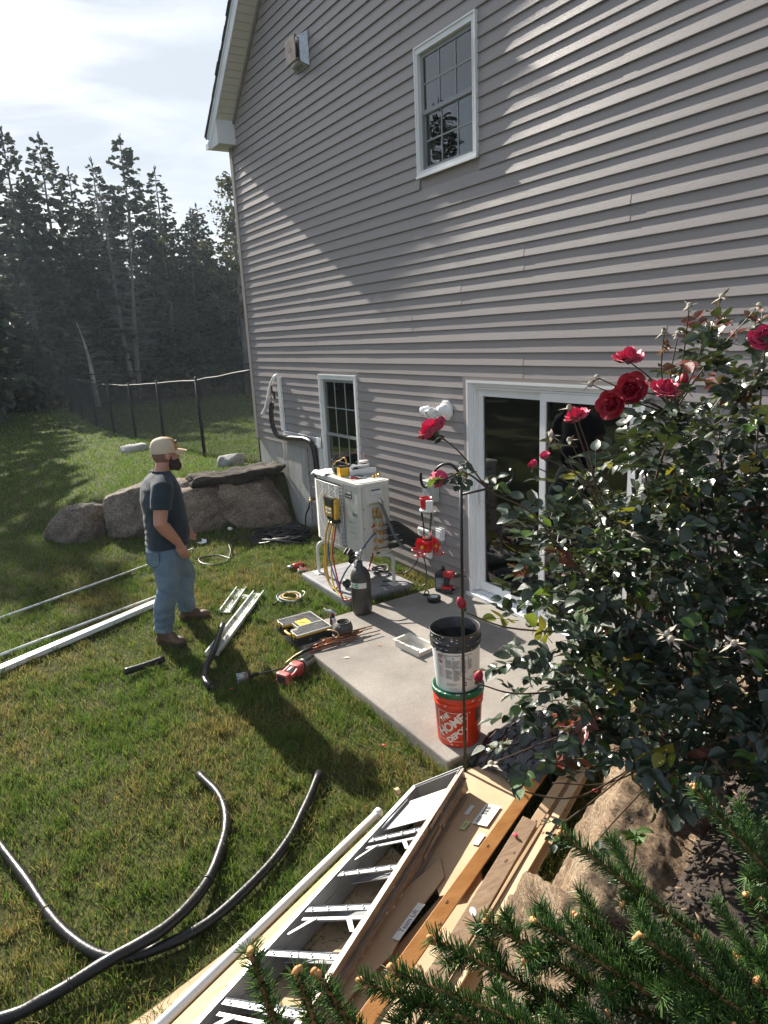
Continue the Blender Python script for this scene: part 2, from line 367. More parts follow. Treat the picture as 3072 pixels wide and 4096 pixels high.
def build_grass():
    P = []
    def zone(x0, x1, y0, y1, dens, h, w, keep):
        n = int((x1-x0)*(y1-y0)*dens); x = rng.uniform(x0, x1, n); y = rng.uniform(y0, y1, n); k = keep(x, y); x, y = x[k], y[k]
        # clumpy: density and length vary
        q = vnoise(x, y, 5.0, 3)*.6+vnoise(x, y, 16.0, 4)*.4; k = rng.random(len(x)) < .35+.9*q; x, y, q = x[k], y[k], q[k]
        hh = h*(.55+.9*q)*rng.uniform(.5, 1.25, len(x)); P.append(np.stack([x, y, hh, w*rng.uniform(.7, 1.4, len(x))], 1))
    def common(x, y):
        k = ~((x > 4.665) & (x < 6.975) & (y > -1.805)) & ~((x > 3.42) & (x < 4.45) & (y > -1.035) & (y < -.255)) & ~((y > -.03) & (x > -.02))
        k &= (xg(y)-x > -.25)
        d = xb(y)-x; k &= ~((d > -.02) & (d < .40) & (y > -3.05))
        return k
    zone(5.0, 8.5, -4.9, 0, 6600, .056, .0036, common)
    zone(2.2, 5.0, -4.6, 0, 4800, .052, .0044, common)
    zone(-1.2, 2.2, -5.2, 0, 2300, .05, .006, common)
    zone(-6.0, -1.2, -5.5, 5, 700, .055, .011, common)
    zone(-13, -6., -5.5, 11, 240, .06, .02, common)
    zone(-23, -13, -6, 16, 110, .07, .034, common)
    cx = rng.uniform(1.5, 8.4, 1500); cy = rng.uniform(-4.8, 0, 1500); tx = np.repeat(cx, 26)+rng.normal(0, .022, 39000); ty = np.repeat(cy, 26)+rng.normal(0, .022, 39000); th = np.repeat(rng.uniform(.06, .10, 1500), 26)*rng.uniform(.6, 1.2, 39000); k = common(tx, ty); P.append(np.stack([tx[k], ty[k], th[k], .0045*rng.uniform(.7, 1.3, k.sum())], 1))
    # longer uncut grass along slab and pad edges and the foot of the rocks
    def edge(x0, y0, x1, y1, n, h):
        t = rng.random(n); x = x0+(x1-x0)*t+rng.normal(0, .022, n); y = y0+(y1-y0)*t+rng.normal(0, .022, n); k = common(x, y)
        P.append(np.stack([x[k], y[k], h*rng.uniform(.5, 1.3, k.sum()), .004*rng.uniform(.7, 1.4, k.sum())], 1))
    edge(4.7, -1.825, 7.0, -1.825, 1500, .075); edge(6.995, -1.8, 6.995, -.4, 1400, .09); edge(4.64, -1.7, 4.64, -.1, 1400, .085)
    edge(3.4, -1.06, 4.45, -1.06, 700, .06); edge(4.47, -1.03, 4.47, -.25, 900, .09); edge(1.7, -.06, 4.6, -.06, 2600, .10); edge(3.4, -.23, 4.5, -.22, 900, .09)
    edge(3.39, -1.03, 3.39, -.3, 500, .06)
    for a, b in ((-.25, -.9), (-.9, -1.9), (-1.9, -2.9)):
        edge(xb(a)+.08, a, xb(b)+.1, b, 900, .1)
    edge(.1, -.03, 1.1, -.03, 700, .09); edge(-.1, .1, -9, .15, 2500, .10)
    P = np.concatenate(P); n = len(P); x, y, h, w = P.T; z = terrain(x, y)-.004
    a = rng.uniform(0, 2*np.pi, n); la = rng.uniform(0, 2*np.pi, n); lean = rng.uniform(.15, 1.0, n)*h
    dx, dy = np.cos(a)*w/2, np.sin(a)*w/2; lx, ly = np.cos(la)*lean, np.sin(la)*lean
    B = np.stack([x, y, z], 1)
    V = np.stack([B+np.stack([-dx, -dy, 0*z], 1), B+np.stack([dx, dy, 0*z], 1),
                  B+np.stack([-dx*.8+lx*.35, -dy*.8+ly*.35, h*.6], 1), B+np.stack([dx*.8+lx*.35, dy*.8+ly*.35, h*.6], 1),
                  B+np.stack([lx, ly, h*.92], 1)], 1).reshape(-1, 3)
    i = np.arange(n)[:, None]*5
    F = np.concatenate([i+np.array([[0, 1, 3]]), i+np.array([[0, 3, 2]]), i+np.array([[2, 3, 4]])], 0)
    tag(link('grass', np_mesh('grass', V, F, [grass_mat()])), 'short mown grass with dry yellow patches covering the lawn', 'grass', kind='stuff')
build_grass()

# ------------------------------------------------------------------ slabs
def build_slabs():
    mb = MB(); mb.bbox((4.67, -1.80, -.22), (6.97, -.012, 0.0), .014)
    tag(mb.build('patio', M_CONC), 'rectangular concrete patio slab outside the sliding door', kind='structure')
    mp = mat('grey_composite_pad', (.25, .25, .26), .75, var=.14, vscale=5, bump=.3, bscale=40)
    root = empty('equipment_pad', (3.93, -.645, -.09), label='low grey equipment pad with rounded edges on the grass', cat='pad')
    mb = MB(); mb.bbox((-.51, -.385, -.02), (.51, .385, .09), .022); mb.build('base', mp, root)
    mb = MB()
    for i in range(9): mb.box((-.46+i*.115-.004, -.34, .0902), (-.46+i*.115+.004, .34, .0915))
    mb.build('tread_ribs', mp, root)
build_slabs()

# ------------------------------------------------------------------ house
ZK, CO = 2.028, .1016
LW = (2.187, 3.087, .555, 1.996); UW = (4.392, 5.202, 3.750, 4.760); DR = (5.012, 6.862, .0, 2.002)
RK, HX = .876, 11.4          # rake slope, gable width
PEAK = HX/2
def rake_z(x): return 5.26+RK*(min(x, HX-x)-.191)
def rake_x(z): return .191+(z-5.26)/RK
HOUSE = empty('house', (0, 0, 0), label='two storey house with taupe lap siding and white trimmed windows', cat='house')
def build_house():
    H = HOUSE
    # --- wall core with openings, foundation
    wall = MB()
    def panel(x0, x1, z0, z1): wall.box((x0, .004, z0), (x1, .12, z1))
    xs = [.02, 1.671, LW[0], LW[1], UW[0], DR[0], UW[1], DR[1], HX]
    for a, b in zip(xs[:-1], xs[1:]):
        zz = [(-.3 if a > 1.6 else 1.006, 5.0)]
        for (x0, x1, z0, z1) in (LW, UW, DR):
            if a >= x0-1e-6 and b <= x1+1e-6:
                nz = []
                for (p, q) in zz:
                    if z0 > p: nz.append((p, min(q, z0)))
                    if z1 < q: nz.append((max(p, z1), q))
                zz = nz
        for p, q in zz: panel(a, b, p, q)
    wall.prism([(0.02, 5.0), (HX, 5.0), (HX, 5.09), (PEAK, rake_z(PEAK)), (.02, 5.12)], .11, Matrix(((1, 0, 0, 0), (0, 0, 1, .006), (0, 1, 0, 0), (0, 0, 0, 1))))
    wo = wall.build('wall', M_TRIM, H)
    # --- clapboards
    pr = random.Random(5)
    for k in range(-20, 78):
        z0 = ZK+CO*k; z1 = z0+CO
        xl, xr = .055, HX
        if z0 < 1.0: xl = 1.70
        if z1 > 5.06: xl = max(xl, rake_x(z1)+.02); xr = min(xr, HX-rake_x(z1))
        if xr-xl < .3: continue
        # openings cut the course
        iv = [(xl, xr)]
        for (x0, x1, a, b) in (LW, UW, (DR[0]-.045, DR[1]+.045, DR[2], DR[3]+.02)):
            if z1 > a+.004 and z0 < b-.004:
                iv = [p for (s, e) in iv for p in ((s, min(e, x0)), (max(s, x1), e)) if p[1]-p[0] > .02]
        pair = (k+100)//2; pj = random.Random(pair*13+1); off = (pair % 4)*.9+pj.uniform(0, .5)
        joints = [off+3.66*i+.2 for i in range(4)]
        bt = .0168 if k % 2 else .0142
        for (s, e) in iv:
            cuts = [s]+[j for j in joints if s+.15 < j < e-.15]+[e]
            for ci, (a, b) in enumerate(zip(cuts[:-1], cuts[1:])):
                lap = .0016 if ci % 2 else 0.0
                b2 = b+(.028 if (b < e-1e-6 and ci % 2) else 0.0); a2 = a-(.028 if (a > s+1e-6 and ci % 2) else 0)
                n = max(1, int((b2-a2)/.28)); vs = []; fs = []
                for i in range(n+1):
                    x = a2+(b2-a2)*i/n
                    wv = (noise.noise(Vector((x*1.1, k*.63, 3.1)))*.0017+noise.noise(Vector((x*3.1, k*.9, 9)))*.0009)
                    y = -bt-lap+wv
                    vs += [(x, .002, z1+.002), (x, -.0012-lap*.6+wv*.4, z1), (x, y, z0+.004), (x, y+.001, z0), (x, .002, z0)]
                for i in range(n):
                    for q in range(4): fs.append((i*5+q, (i+1)*5+q, (i+1)*5+q+1, i*5+q+1))
                fs += [(0, 1, 2, 3, 4), tuple(n*5+q for q in (4, 3, 2, 1, 0))]
                mb = MB(); mb.add(vs, fs); mb.build('siding_plank', M_SIDING, wo)
    # --- corner post, end trims
    mb = MB(); mb.box((-.028, -.026, 1.0), (.062, .004, 5.0)); mb.box((-.028, .004, 1.0), (-.004, .09, 5.0)); mb.box((.060, -.017, 1.0), (.070, .0, 5.0)); mb.build('corner_post', M_TRIM, H)
    mb = MB(); mb.box((1.672, -.02, .0), (1.70, .0, 1.03)); mb.build('trim_strip', M_TRIM, H)
    mb = MB(); mb.box((DR[0]-.047, -.021, .0), (DR[0]-.002, .0, DR[3]+.024)); mb.box((DR[0]-.002, -.021, DR[3]+.002), (DR[1]+.002, .0, DR[3]+.024)); mb.box((DR[1]+.002, -.021, .0), (DR[1]+.047, .0, DR[3]+.024)); mb.build('door_casing', M_TRIM, H)
    # --- concrete foundation with form joints
    mf = mat('board_formed_concrete', (.30, .30, .285), .85, col2=(.47, .46, .43), vscale=3.4, stretch=(2.4, 1, .55), bump=.35, bscale=30, ramp=(.3, .68))
    fo = empty('foundation'); fo.parent = H
    for a, b in ((.0, .395), (.401, .985), (.991, 1.671)):
        mb = MB(); mb.bbox((a, .012, -.4), (b, .22, 1.006), .006); mb.build('concrete_panel', mf, fo)
    mb = MB(); mb.box((1.671, .012, -.4), (HX, .22, .02)); mb.build('footing', mf, H)
    mb = MB(); mb.box((.0, .016, -.4), (1.66, .2, 1.0)); mb.build('concrete_core', M_DARK, fo)
    # --- the rest of the volume
    mb = MB(); mb.box((-.0, .222, -.4), (.03, 8.0, 5.05)); mb.box((HX-.03, .12, -.4), (HX, 8.0, 5.0)); mb.box((.03, 7.9, -.4), (HX-.03, 8.0, 5.0)); mb.build('side_wall', M_TRIM, H)
    mi = mat('interior_paint', (.20, .19, .18), .9); mfl = mat('interior_floor', (.10, .075, .05), .6)
    mb = MB(); mb.box((.03, .13, -.1), (HX-.03, 7.9, -.02)); mb.build('floor', mfl, H)
    mb = MB(); mb.box((.03, .13, 2.42), (HX-.03, 7.9, 2.6)); mb.box((.03, .13, 5.0), (HX-.03, 7.9, 5.1)); mb.build('ceiling', mi, H)
    mb = MB(); mb.box((3.6, .13, -.02), (3.7, 7.9, 2.42)); mb.box((.03, 3.6, -.02), (3.6, 3.7, 2.42)); mb.box((3.7, 4.2, -.02), (HX-.03, 4.3, 2.42)); mb.box((3.5, .13, 2.6), (3.6, 3., 5.0)); mb.box((3.6, 2.9, 2.6), (HX-.03, 3.0, 5.0)); mb.build('partition', mi, H)
    # --- roof, rake
    rf = empty('roof'); rf.parent = H
    msh = mat('asphalt_shingle', (.05, .05, .055), .9, var=.4, vscale=120, bump=.4, bscale=200)
    th = .03; nrm = Vector((-RK, 0, 1)).normalized(); along = Vector((1, 0, RK)).normalized()
    def roofslab(mir):
        mb = MB(); e0 = Vector((-.20, 0, rake_z(-.20)+.21)); pk = Vector((PEAK, 0, rake_z(PEAK)+.21))
        vs = []
        for y in (-.275, 8.3):
            for p in (e0, pk, pk+nrm*th, e0+nrm*th): q = Vector((p.x, y, p.z)); vs.append(Vector((HX-q.x, q.y, q.z)) if mir else q)
        mb.add(vs, [(0, 1, 2, 3), (7, 6, 5, 4), (0, 4, 5, 1), (1, 5, 6, 2), (2, 6, 7, 3), (3, 7, 4, 0)]); mb.build('roof_deck', msh, rf)
    roofslab(False); roofslab(True)
    for i in range(17):       # shingle ends seen along the rake
        a = Vector((-.21, 0, rake_z(-.21)+.215+.028))+along*(.142*i); mb = MB()
        m = frame_m(a, along, (0, 1, 0)); j = pr.uniform(-.008, .008)
        mb.box((0, -.292+j, .004), (.17, .1, .012), m); mb.build('shingle', msh, rf)
    # fascia board on the rake (face at y=-.25)
    def rakeboard(name, y0, y1, d0, d1, x0, x1, mtl, mir=False):
        mb = MB(); pts = [(x0, rake_z(x0)+d0), (x1, rake_z(x1)+d0), (x1, rake_z(x1)+d1), (x0, rake_z(x0)+d1)]
        vs = [Vector((HX-x if mir else x, y, z)) for y in (y0, y1) for x, z in pts]
        mb.add(vs, [(0, 1, 2, 3), (7, 6, 5, 4), (0, 4, 5, 1), (1, 5, 6, 2), (2, 6, 7, 3), (3, 7, 4, 0)]); return mb.build(name, mtl, rf)
    mwa = mat('white_aluminium', (.74, .76, .78), .4, var=.05, vscale=4)
    rakeboard('rake_fascia', -.262, -.25, -.0, .205, -.13, PEAK, mwa); rakeboard('rake_fascia', -.262, -.25, 0, .205, -.13, PEAK, mwa, True)
    rakeboard('rake_drip_edge', -.270, -.262, .165, .212, -.16, PEAK, mwa)
    rakeboard('rake_frieze', -.030, -.002, -.03, .02, .19, PEAK, M_TRIM); rakeboard('rake_frieze', -.03, -.002, -.03, .02, .19, PEAK, M_TRIM, True)
    mso = mat('cream_soffit', (.66, .645, .58), .5, var=.04, vscale=3)
    st = Vector((.2, 0, rake_z(.2)+.012))
    for i in range(32):
        a = st+along*(.0945*i); m = frame_m(a, along, (0, 1, 0)); mb = MB(); mb.box((.003, -.249, 0), (.0915, -.003, .008), m); mb.build('soffit_panel', mso, rf)
    rakeboard('soffit_back', -.249, -.003, .026, .05, .2, PEAK, mso); rakeboard('soffit_back', -.249, -.003, .012, .05, .2, PEAK, mso, True)
    # boxed eave return, gutter, downspout
    er = empty('eave_return'); er.parent = H
    mb = MB(); mb.prism([(-.13, 4.995), (.205, 4.995), (.205, rake_z(.205)+.01), (-.13, 5.03)], .245, Matrix(((1, 0, 0, 0), (0, 0, 1, -.2485), (0, 1, 0, 0), (0, 0, 0, 1)))); mb.build('box', mwa, er)
    mb = MB(); mb.prism([(-.136, 4.985), (.0, 4.985), (.205, 4.985), (.205, rake_z(.205)+.0), (-.13, 5.05)], .007, Matrix(((1, 0, 0, 0), (0, 0, 1, -.2565), (0, 1, 0, 0), (0, 0, 0, 1)))); mb.build('end_panel', mwa, er)
    mb = MB(); prof = [(-.135, 5.0), (-.19, 4.995), (-.215, 5.035), (-.24, 5.06), (-.24, 5.075), (-.235, 5.075), (-.208, 5.04), (-.186, 5.003), (-.14, 5.006), (-.14, 5.09), (-.135, 5.09)]
    mb.prism(prof, 8.4, Matrix(((1, 0, 0, 0), (0, 0, 1, -.27), (0, 1, 0, 0), (0, 0, 0, 1)))); mb.box((-.236, -.272, 5.0), (-.137, -.268, 5.07)); mb.build('gutter', mwa, H)
    mb = MB(); mb.box((-.13, .0, 4.99), (.03, 8.0, 5.01)); mb.build('eave_soffit', mso, H)
    mb = MB(); mb.tube([(-.17, .12, 5.0), (-.17, .12, 4.93), (-.075, .12, 4.80), (-.065, .12, .7)], .034, 6); mb.build('downspout', M_TRIM, H)
build_house()

def build_window(name, rect, label, lower_screen):
    x0, x1, z0, z1 = rect; w = x1-x0; h = z1-z0
    W = empty(name, (x0, 0, z0)); W.parent = HOUSE; W['label'] = label
    t = .046
    # casing: stepped brick-mould profile
    fr = MB()
    for (a, b, c, d) in ((0, 0, t, h), (w-t, 0, w, h), (t, h-t*1.25, w-t, h), (t, 0, w-t, t)):
        fr.box((a, -.026, b), (c, .05, d))
    e = .014
    for (a, b, c, d) in ((0, 0, e, h), (w-e, 0, w, h), (e, h-e, w-e, h), (e, 0, w-e, e)): fr.box((a, -.036, b), (c, -.026, d))
    for (a, b, c, d) in ((t-.008, t, t, h-t*1.25), (w-t, t, w-t+.008, h-t*1.25)): fr.box((a, -.031, b), (c, -.026, d))
    fr.box((-.004, -.045, -.012), (w+.004, -.026, .006)); fr.build('frame', M_WHITE, W)
    ms = mat('grey_sash', (.27, .29, .29), .45); mg = mat('muntin', (.30, .33, .33), .5)
    ix0, ix1, iz0, iz1 = t, w-t, t, h-t*1.25; zm = (iz0+iz1)/2
    gl = glass_mat('window_glass', (.80, .86, .84), 0, 2.0, .10)
    for nm, (a, b), yy in (('upper_sash', (zm-.012, iz1), .018), ('lower_sash', (iz0, zm+.016), .032)):
        s = .034; mb = MB()
        for (p, q, r_, u) in ((ix0, a, ix0+s, b), (ix1-s, a, ix1, b), (ix0+s, b-s, ix1-s, b), (ix0+s, a, ix1-s, a+s)): mb.box((p, yy-.012, q), (r_, yy+.014, u))
        so = mb.build(nm, ms, W)
        gx0, gx1, gz0, gz1 = ix0+s, ix1-s, a+s, b-s
        for i in (1, 2):
            m2 = MB(); xx = gx0+(gx1-gx0)*i/3; m2.box((xx-.006, yy-.0085, gz0), (xx+.006, yy-.0035, gz1)); m2.build('muntin', mg, so)
        m2 = MB(); zz = (gz0+gz1)/2; m2.box((gx0, yy-.0080, zz-.006), (gx1, yy-.0037, zz+.006)); m2.build('muntin', mg, so)
        m2 = MB(); m2.box((gx0, yy-.003, gz0), (gx1, yy-.0005, gz1)); m2.build('pane', gl, so)
    if z0 > 3:
        cu = MB(); V = []; F = []; n = 60
        for i in range(n+1):
            x = ix0+.0+(ix1-ix0)*i/n; y = .10+.012*math.sin(i*.9)+.008*math.sin(i*2.3+1)
            V += [(x, y, iz0+.30), (x, y+.004, iz1+.05)]
        F = [(2*i, 2*i+2, 2*i+3, 2*i+1) for i in range(n)]; cu.add(V, F, True); cu.build('curtain', mat('sheer_curtain', (.50, .53, .54), .9), W)
    if lower_screen:
        m2 = MB(); m2.box((ix0+.01, .0, iz0), (ix0+.018, .012, zm)); m2.box((ix1-.018, .0, iz0), (ix1-.01, .012, zm)); m2.build('screen_track', ms, W)
    return W
build_window('upper_window', UW, 'white framed double hung window high on the wall, grilles in the glass', True)
build_window('lower_window', LW, 'white framed double hung window behind the outdoor unit', True)

def build_door():
    x0, x1, z0, z1 = DR; w = x1-x0
    D = empty('sliding_door', (x0, 0, z0)); D.parent = HOUSE; D['label'] = 'white two panel sliding glass patio door'
    fr = MB(); t = .085
    fr.box((0, -.026, 0), (.022, .09, z1)); fr.box((w-.022, -.026, 0), (w, .09, z1)); fr.box((.022, -.026, z1-.022), (w-.022, .09, z1))
    for i, (a, d) in enumerate(((.022, -.006), (.04, .004), (.06, .014))):   # stepped jamb
        fr.box((a, d, .05), (a+.017, .09, z1-a)); fr.box((w-a-.017, d, .05), (w-a, .09, z1-a)); fr.box((a+.017, d, z1-a-.016), (w-a-.017, .09, z1-a))
    for i in range(4): fr.box((.022, -.045+i*.03, .0), (w-.022, -.019+i*.03, .022+i*.009))
    fr.box((-.01, -.06, -.02), (w+.01, -.045, .03)); fr.build('frame', M_WHITE, D)
    gl = glass_mat('door_glass', (.62, .68, .66), 0, 1.75, .03)
    xm = .895
    for nm, a, b, yy, st in (('sliding_panel', .078, xm+.03, .062, .062), ('fixed_panel', xm-.03, w-.078, .022, .062)):
        zb, zt = .055, z1-.078; mb = MB(); tb = .085
        mb.box((a, yy-.014, zb), (a+st, yy+.018, zt)); mb.box((b-st, yy-.014, zb), (b, yy+.018, zt)); mb.box((a+st, yy-.014, zt-st), (b-st, yy+.018, zt)); mb.box((a+st, yy-.014, zb), (b-st, yy+.018, zb+tb))
        po = mb.build(nm, M_WHITE, D); m2 = MB(); m2.box((a+st, yy-.002, zb+tb), (b-st, yy+.004, zt-st)); m2.build('pane', gl, po)
        if nm == 'sliding_panel':
            m3 = MB(); m3.bbox((a+.012, yy-.026, .86), (a+.05, yy-.012, 1.10), .005); m3.tube(spline([(a+.03, yy-.02, .88), (a+.03, yy-.065, .91), (a+.03, yy-.065, 1.05), (a+.03, yy-.02, 1.08)], 4), .009, 6); m3.build('handle', M_WHITE, po)
build_door()
# ------------------------------------------------------------------ rocks
def rock_mat(name, c1, c2, c3, strata=0.0, scale=5.0, rot=(0, 0, 0)):
    m = bpy.data.materials.new(name); m.use_nodes = True; N, L = _nodes(m); b = N['Principled BSDF']; b.inputs['Roughness'].default_value = .88; b.inputs['Specular IOR Level'].default_value = .25
    tc = N.new('ShaderNodeTexCoord'); mp = N.new('ShaderNodeMapping'); mp.inputs['Rotation'].default_value = rot; mp.inputs['Scale'].default_value = (1, 1, 1+strata*5); L.new(tc.outputs['Object'], mp.inputs[0])
    a = N.new('ShaderNodeTexNoise'); a.inputs['Scale'].default_value = scale; a.inputs['Detail'].default_value = 10; a.inputs['Roughness'].default_value = .7; a.inputs['Distortion'].default_value = .4
    c = N.new('ShaderNodeTexNoise'); c.inputs['Scale'].default_value = scale*13; c.inputs['Detail'].default_value = 6; c.inputs['Roughness'].default_value = .75
    L.new(mp.outputs[0], a.inputs['Vector']); L.new(mp.outputs[0], c.inputs['Vector'])
    rp = N.new('ShaderNodeValToRGB'); e = rp.color_ramp.elements; e[0].position = .34; e[0].color = (*c1, 1); e[1].position = .68; e[1].color = (*c3, 1); q = e.new(.5); q.color = (*c2, 1)
    r2 = N.new('ShaderNodeValToRGB'); e = r2.color_ramp.elements; e[0].position = .36; e[0].color = (.32, .31, .30, 1); e[1].position = .6; e[1].color = (1.22, 1.22, 1.22, 1)
    mx = N.new('ShaderNodeMixRGB'); mx.blend_type = 'MULTIPLY'; mx.inputs[0].default_value = .95
    L.new(a.outputs[0], rp.inputs[0]); L.new(c.outputs[0], r2.inputs[0]); L.new(rp.outputs[0], mx.inputs[1]); L.new(r2.outputs[0], mx.inputs[2]); L.new(mx.outputs[0], b.inputs['Base Color'])
    ad = N.new('ShaderNodeMath'); ad.operation = 'MULTIPLY_ADD'; ad.inputs[1].default_value = .6; L.new(c.outputs[0], ad.inputs[0]); L.new(a.outputs[0], ad.inputs[2])
    bp = N.new('ShaderNodeBump'); bp.inputs['Strength'].default_value = .9; bp.inputs['Distance'].default_value = .05; L.new(ad.outputs[0], bp.inputs['Height']); L.new(bp.outputs[0], b.inputs['Normal'])
    return m
MR_FAR = rock_mat('grey_brown_granite', (.11, .095, .082), (.25, .21, .175), (.37, .315, .265), 0, 3.2)
MR_PINK = rock_mat('pinkish_granite', (.13, .098, .078), (.31, .24, .19), (.43, .35, .285), .1, 3.0, (.4, .2, 0))
MR_DARK = rock_mat('dark_weathered_stone', (.022, .018, .015), (.075, .06, .048), (.20, .165, .125), .6, 3.0, (0, .1, .2))
MR_TAN = rock_mat('tan_granite', (.17, .115, .075), (.40, .285, .185), (.54, .43, .31), .25, 3.6, (.9, .5, .3))
MR_PALE = rock_mat('pale_granite', (.32, .32, .32), (.48, .48, .47), (.58, .57, .55), 0, 6)
def boulder(name, c, size, rot, seed, mtl, label, cut=9, rough=.035, sub=5, boxy=.55, cat='boulder', group=None, planes=(), strata=None):
    rr = random.Random(seed); bm = bmesh.new(); bmesh.ops.create_icosphere(bm, subdivisions=sub, radius=1)
    pl = [(Vector(n).normalized(), d) for n, d in planes]
    for ax in range(3):
        for s in (-1, 1):
            n = Vector((0, 0, 0)); n[ax] = s; n += Vector([rr.uniform(-1, 1)*.22 for _ in range(3)]); pl.append((n.normalized(), rr.uniform(.86, 1.0)*(1 if not planes else 1.0)))
    for i in range(cut):
        n = Vector([rr.gauss(0, 1) for _ in range(3)]).normalized(); pl.append((n, rr.uniform(.98, 1.3)))
    sx, sy, sz = size
    for v in bm.verts:
        d = v.co.normalized(); r_ = min([p/max(1e-3, n.dot(d)) for n, p in pl if n.dot(d) > 1e-3]+[1.6])
        r_ = boxy*r_+(1-boxy)*min(r_, 1.02)
        q = d*r_; w = Vector((q.x*sx, q.y*sy, q.z*sz))
        st = 0.0
        if strata: st = abs(noise.noise(Vector((w.dot(Vector(strata))*9, w.x*1.2, w.y*1.2+seed))))*.05+abs(noise.noise(Vector((w.dot(Vector(strata))*22, w.x*2, seed))))*.018
        nn = -st+noise.fractal(w*2.6+Vector((seed*3.3, 0, 0)), 1.0, 2.1, 5)*.05+noise.fractal(w*9+Vector((0, seed, 0)), .9, 2.1, 4)*.014+abs(noise.noise(w*5+Vector((seed, 7, 1))))*-.02
        v.co = w+d*nn*(rough/.035)
    me = bpy.data.meshes.new(name); bm.to_mesh(me); bm.free(); me.polygons.foreach_set('use_smooth', [True]*len(me.polygons)); me.materials.append(mtl)
    o = link(name, me, None, c, rot); return tag(o, label, cat, group)
GB = 'boulders of the low retaining wall across the yard'
boulder('boulder', (-.28, -2.68, .03), (.36, .40, .36), (0, -.1, -.85), 3, MR_FAR, 'low sloping grey boulder tapering into the lawn, leftmost in the wall', 9, .04, 5, .5, group=GB, planes=(((0, -.75, .75), .62),))
boulder('boulder', (.16, -1.98, .17), (.36, .36, .38), (.05, .04, -.5), 8, MR_FAR, 'square grey boulder directly behind the standing man', 6, .03, 5, .85, group=GB)
boulder('boulder', (.34, -1.18, .19), (.40, .46, .40), (.03, .0, -.3), 21, MR_PINK, 'pinkish tan boulder with a flat face under the end of the dark slab', 6, .03, 5, .85, group=GB)
boulder('boulder', (.66, -.42, .17), (.42, .50, .42), (0, .05, -.45), 34, MR_PINK, 'largest brown boulder, against the house foundation under the dark slab', 7, .035, 5, .85, group=GB, planes=(((.1, .8, .6), .80),))
boulder('boulder', (.62, -.83, .38), (.14, .13, .15), (.1, .2, 0), 5, MR_PINK, 'small reddish stone wedged between two large boulders', 5, .03, 4, .7, group=GB)
boulder('boulder', (.62, -.66, .615), (.30, .66, .085), (.07, .0, -.36), 12, MR_DARK, 'long dark flat stone slab laid across the boulder tops', 8, .05, 5, .75, group=GB)
boulder('field_stone', (-.62, -.24, .58), (.16, .22, .12), (0, 0, .4), 41, MR_PALE, 'pale angular stone at the foot of the fence by the house corner', 8, .02, 4, .8, 'stone')
boulder('field_stone', (-6.2, -.52, .15), (.22, .33, .16), (0, 0, .2), 43, MR_PALE, 'pale rounded stone by the fence, behind the man in the cap', 8, .02, 4, .6, 'stone')
GN = 'tan boulders of the garden edge'
boulder('boulder', (8.36, -1.92, .27), (.30, .64, .42), (-.10, .28, .36), 52, MR_TAN, 'long tan striated boulder beside the lumber pile, under the rose bush', 14, .03, 6, .92, group=GN, strata=(.75, .1, .65))
boulder('boulder', (8.58, -2.58, .25), (.29, .34, .50), (.15, .12, .6), 63, MR_TAN, 'peaked tan boulder just above the spruce branches', 14, .03, 6, .92, group=GN, strata=(.5, .6, .5), planes=(((-.8, -.3, .55), .72), ((.3, .8, .6), .75)))
boulder('boulder', (8.62, -3.16, .02), (.26, .30, .34), (0, .1, .3), 71, MR_TAN, 'tan boulder nearly hidden under the spruce branches', 12, .03, 5, .9, group=GN, strata=(.5, .5, .6))
boulder('boulder', (7.86, -.78, .25), (.36, .42, .36), (0, .1, .2), 83, MR_TAN, 'grey tan boulder behind the rose stems near the siding', 8, .04, 5, .7, group=GN)
boulder('boulder', (7.95, -1.15, .08), (.3, .36, .30), (0, .1, .2), 87, MR_TAN, 'low tan boulder in the shade below the rose bush', 8, .04, 5, .7, group=GN)

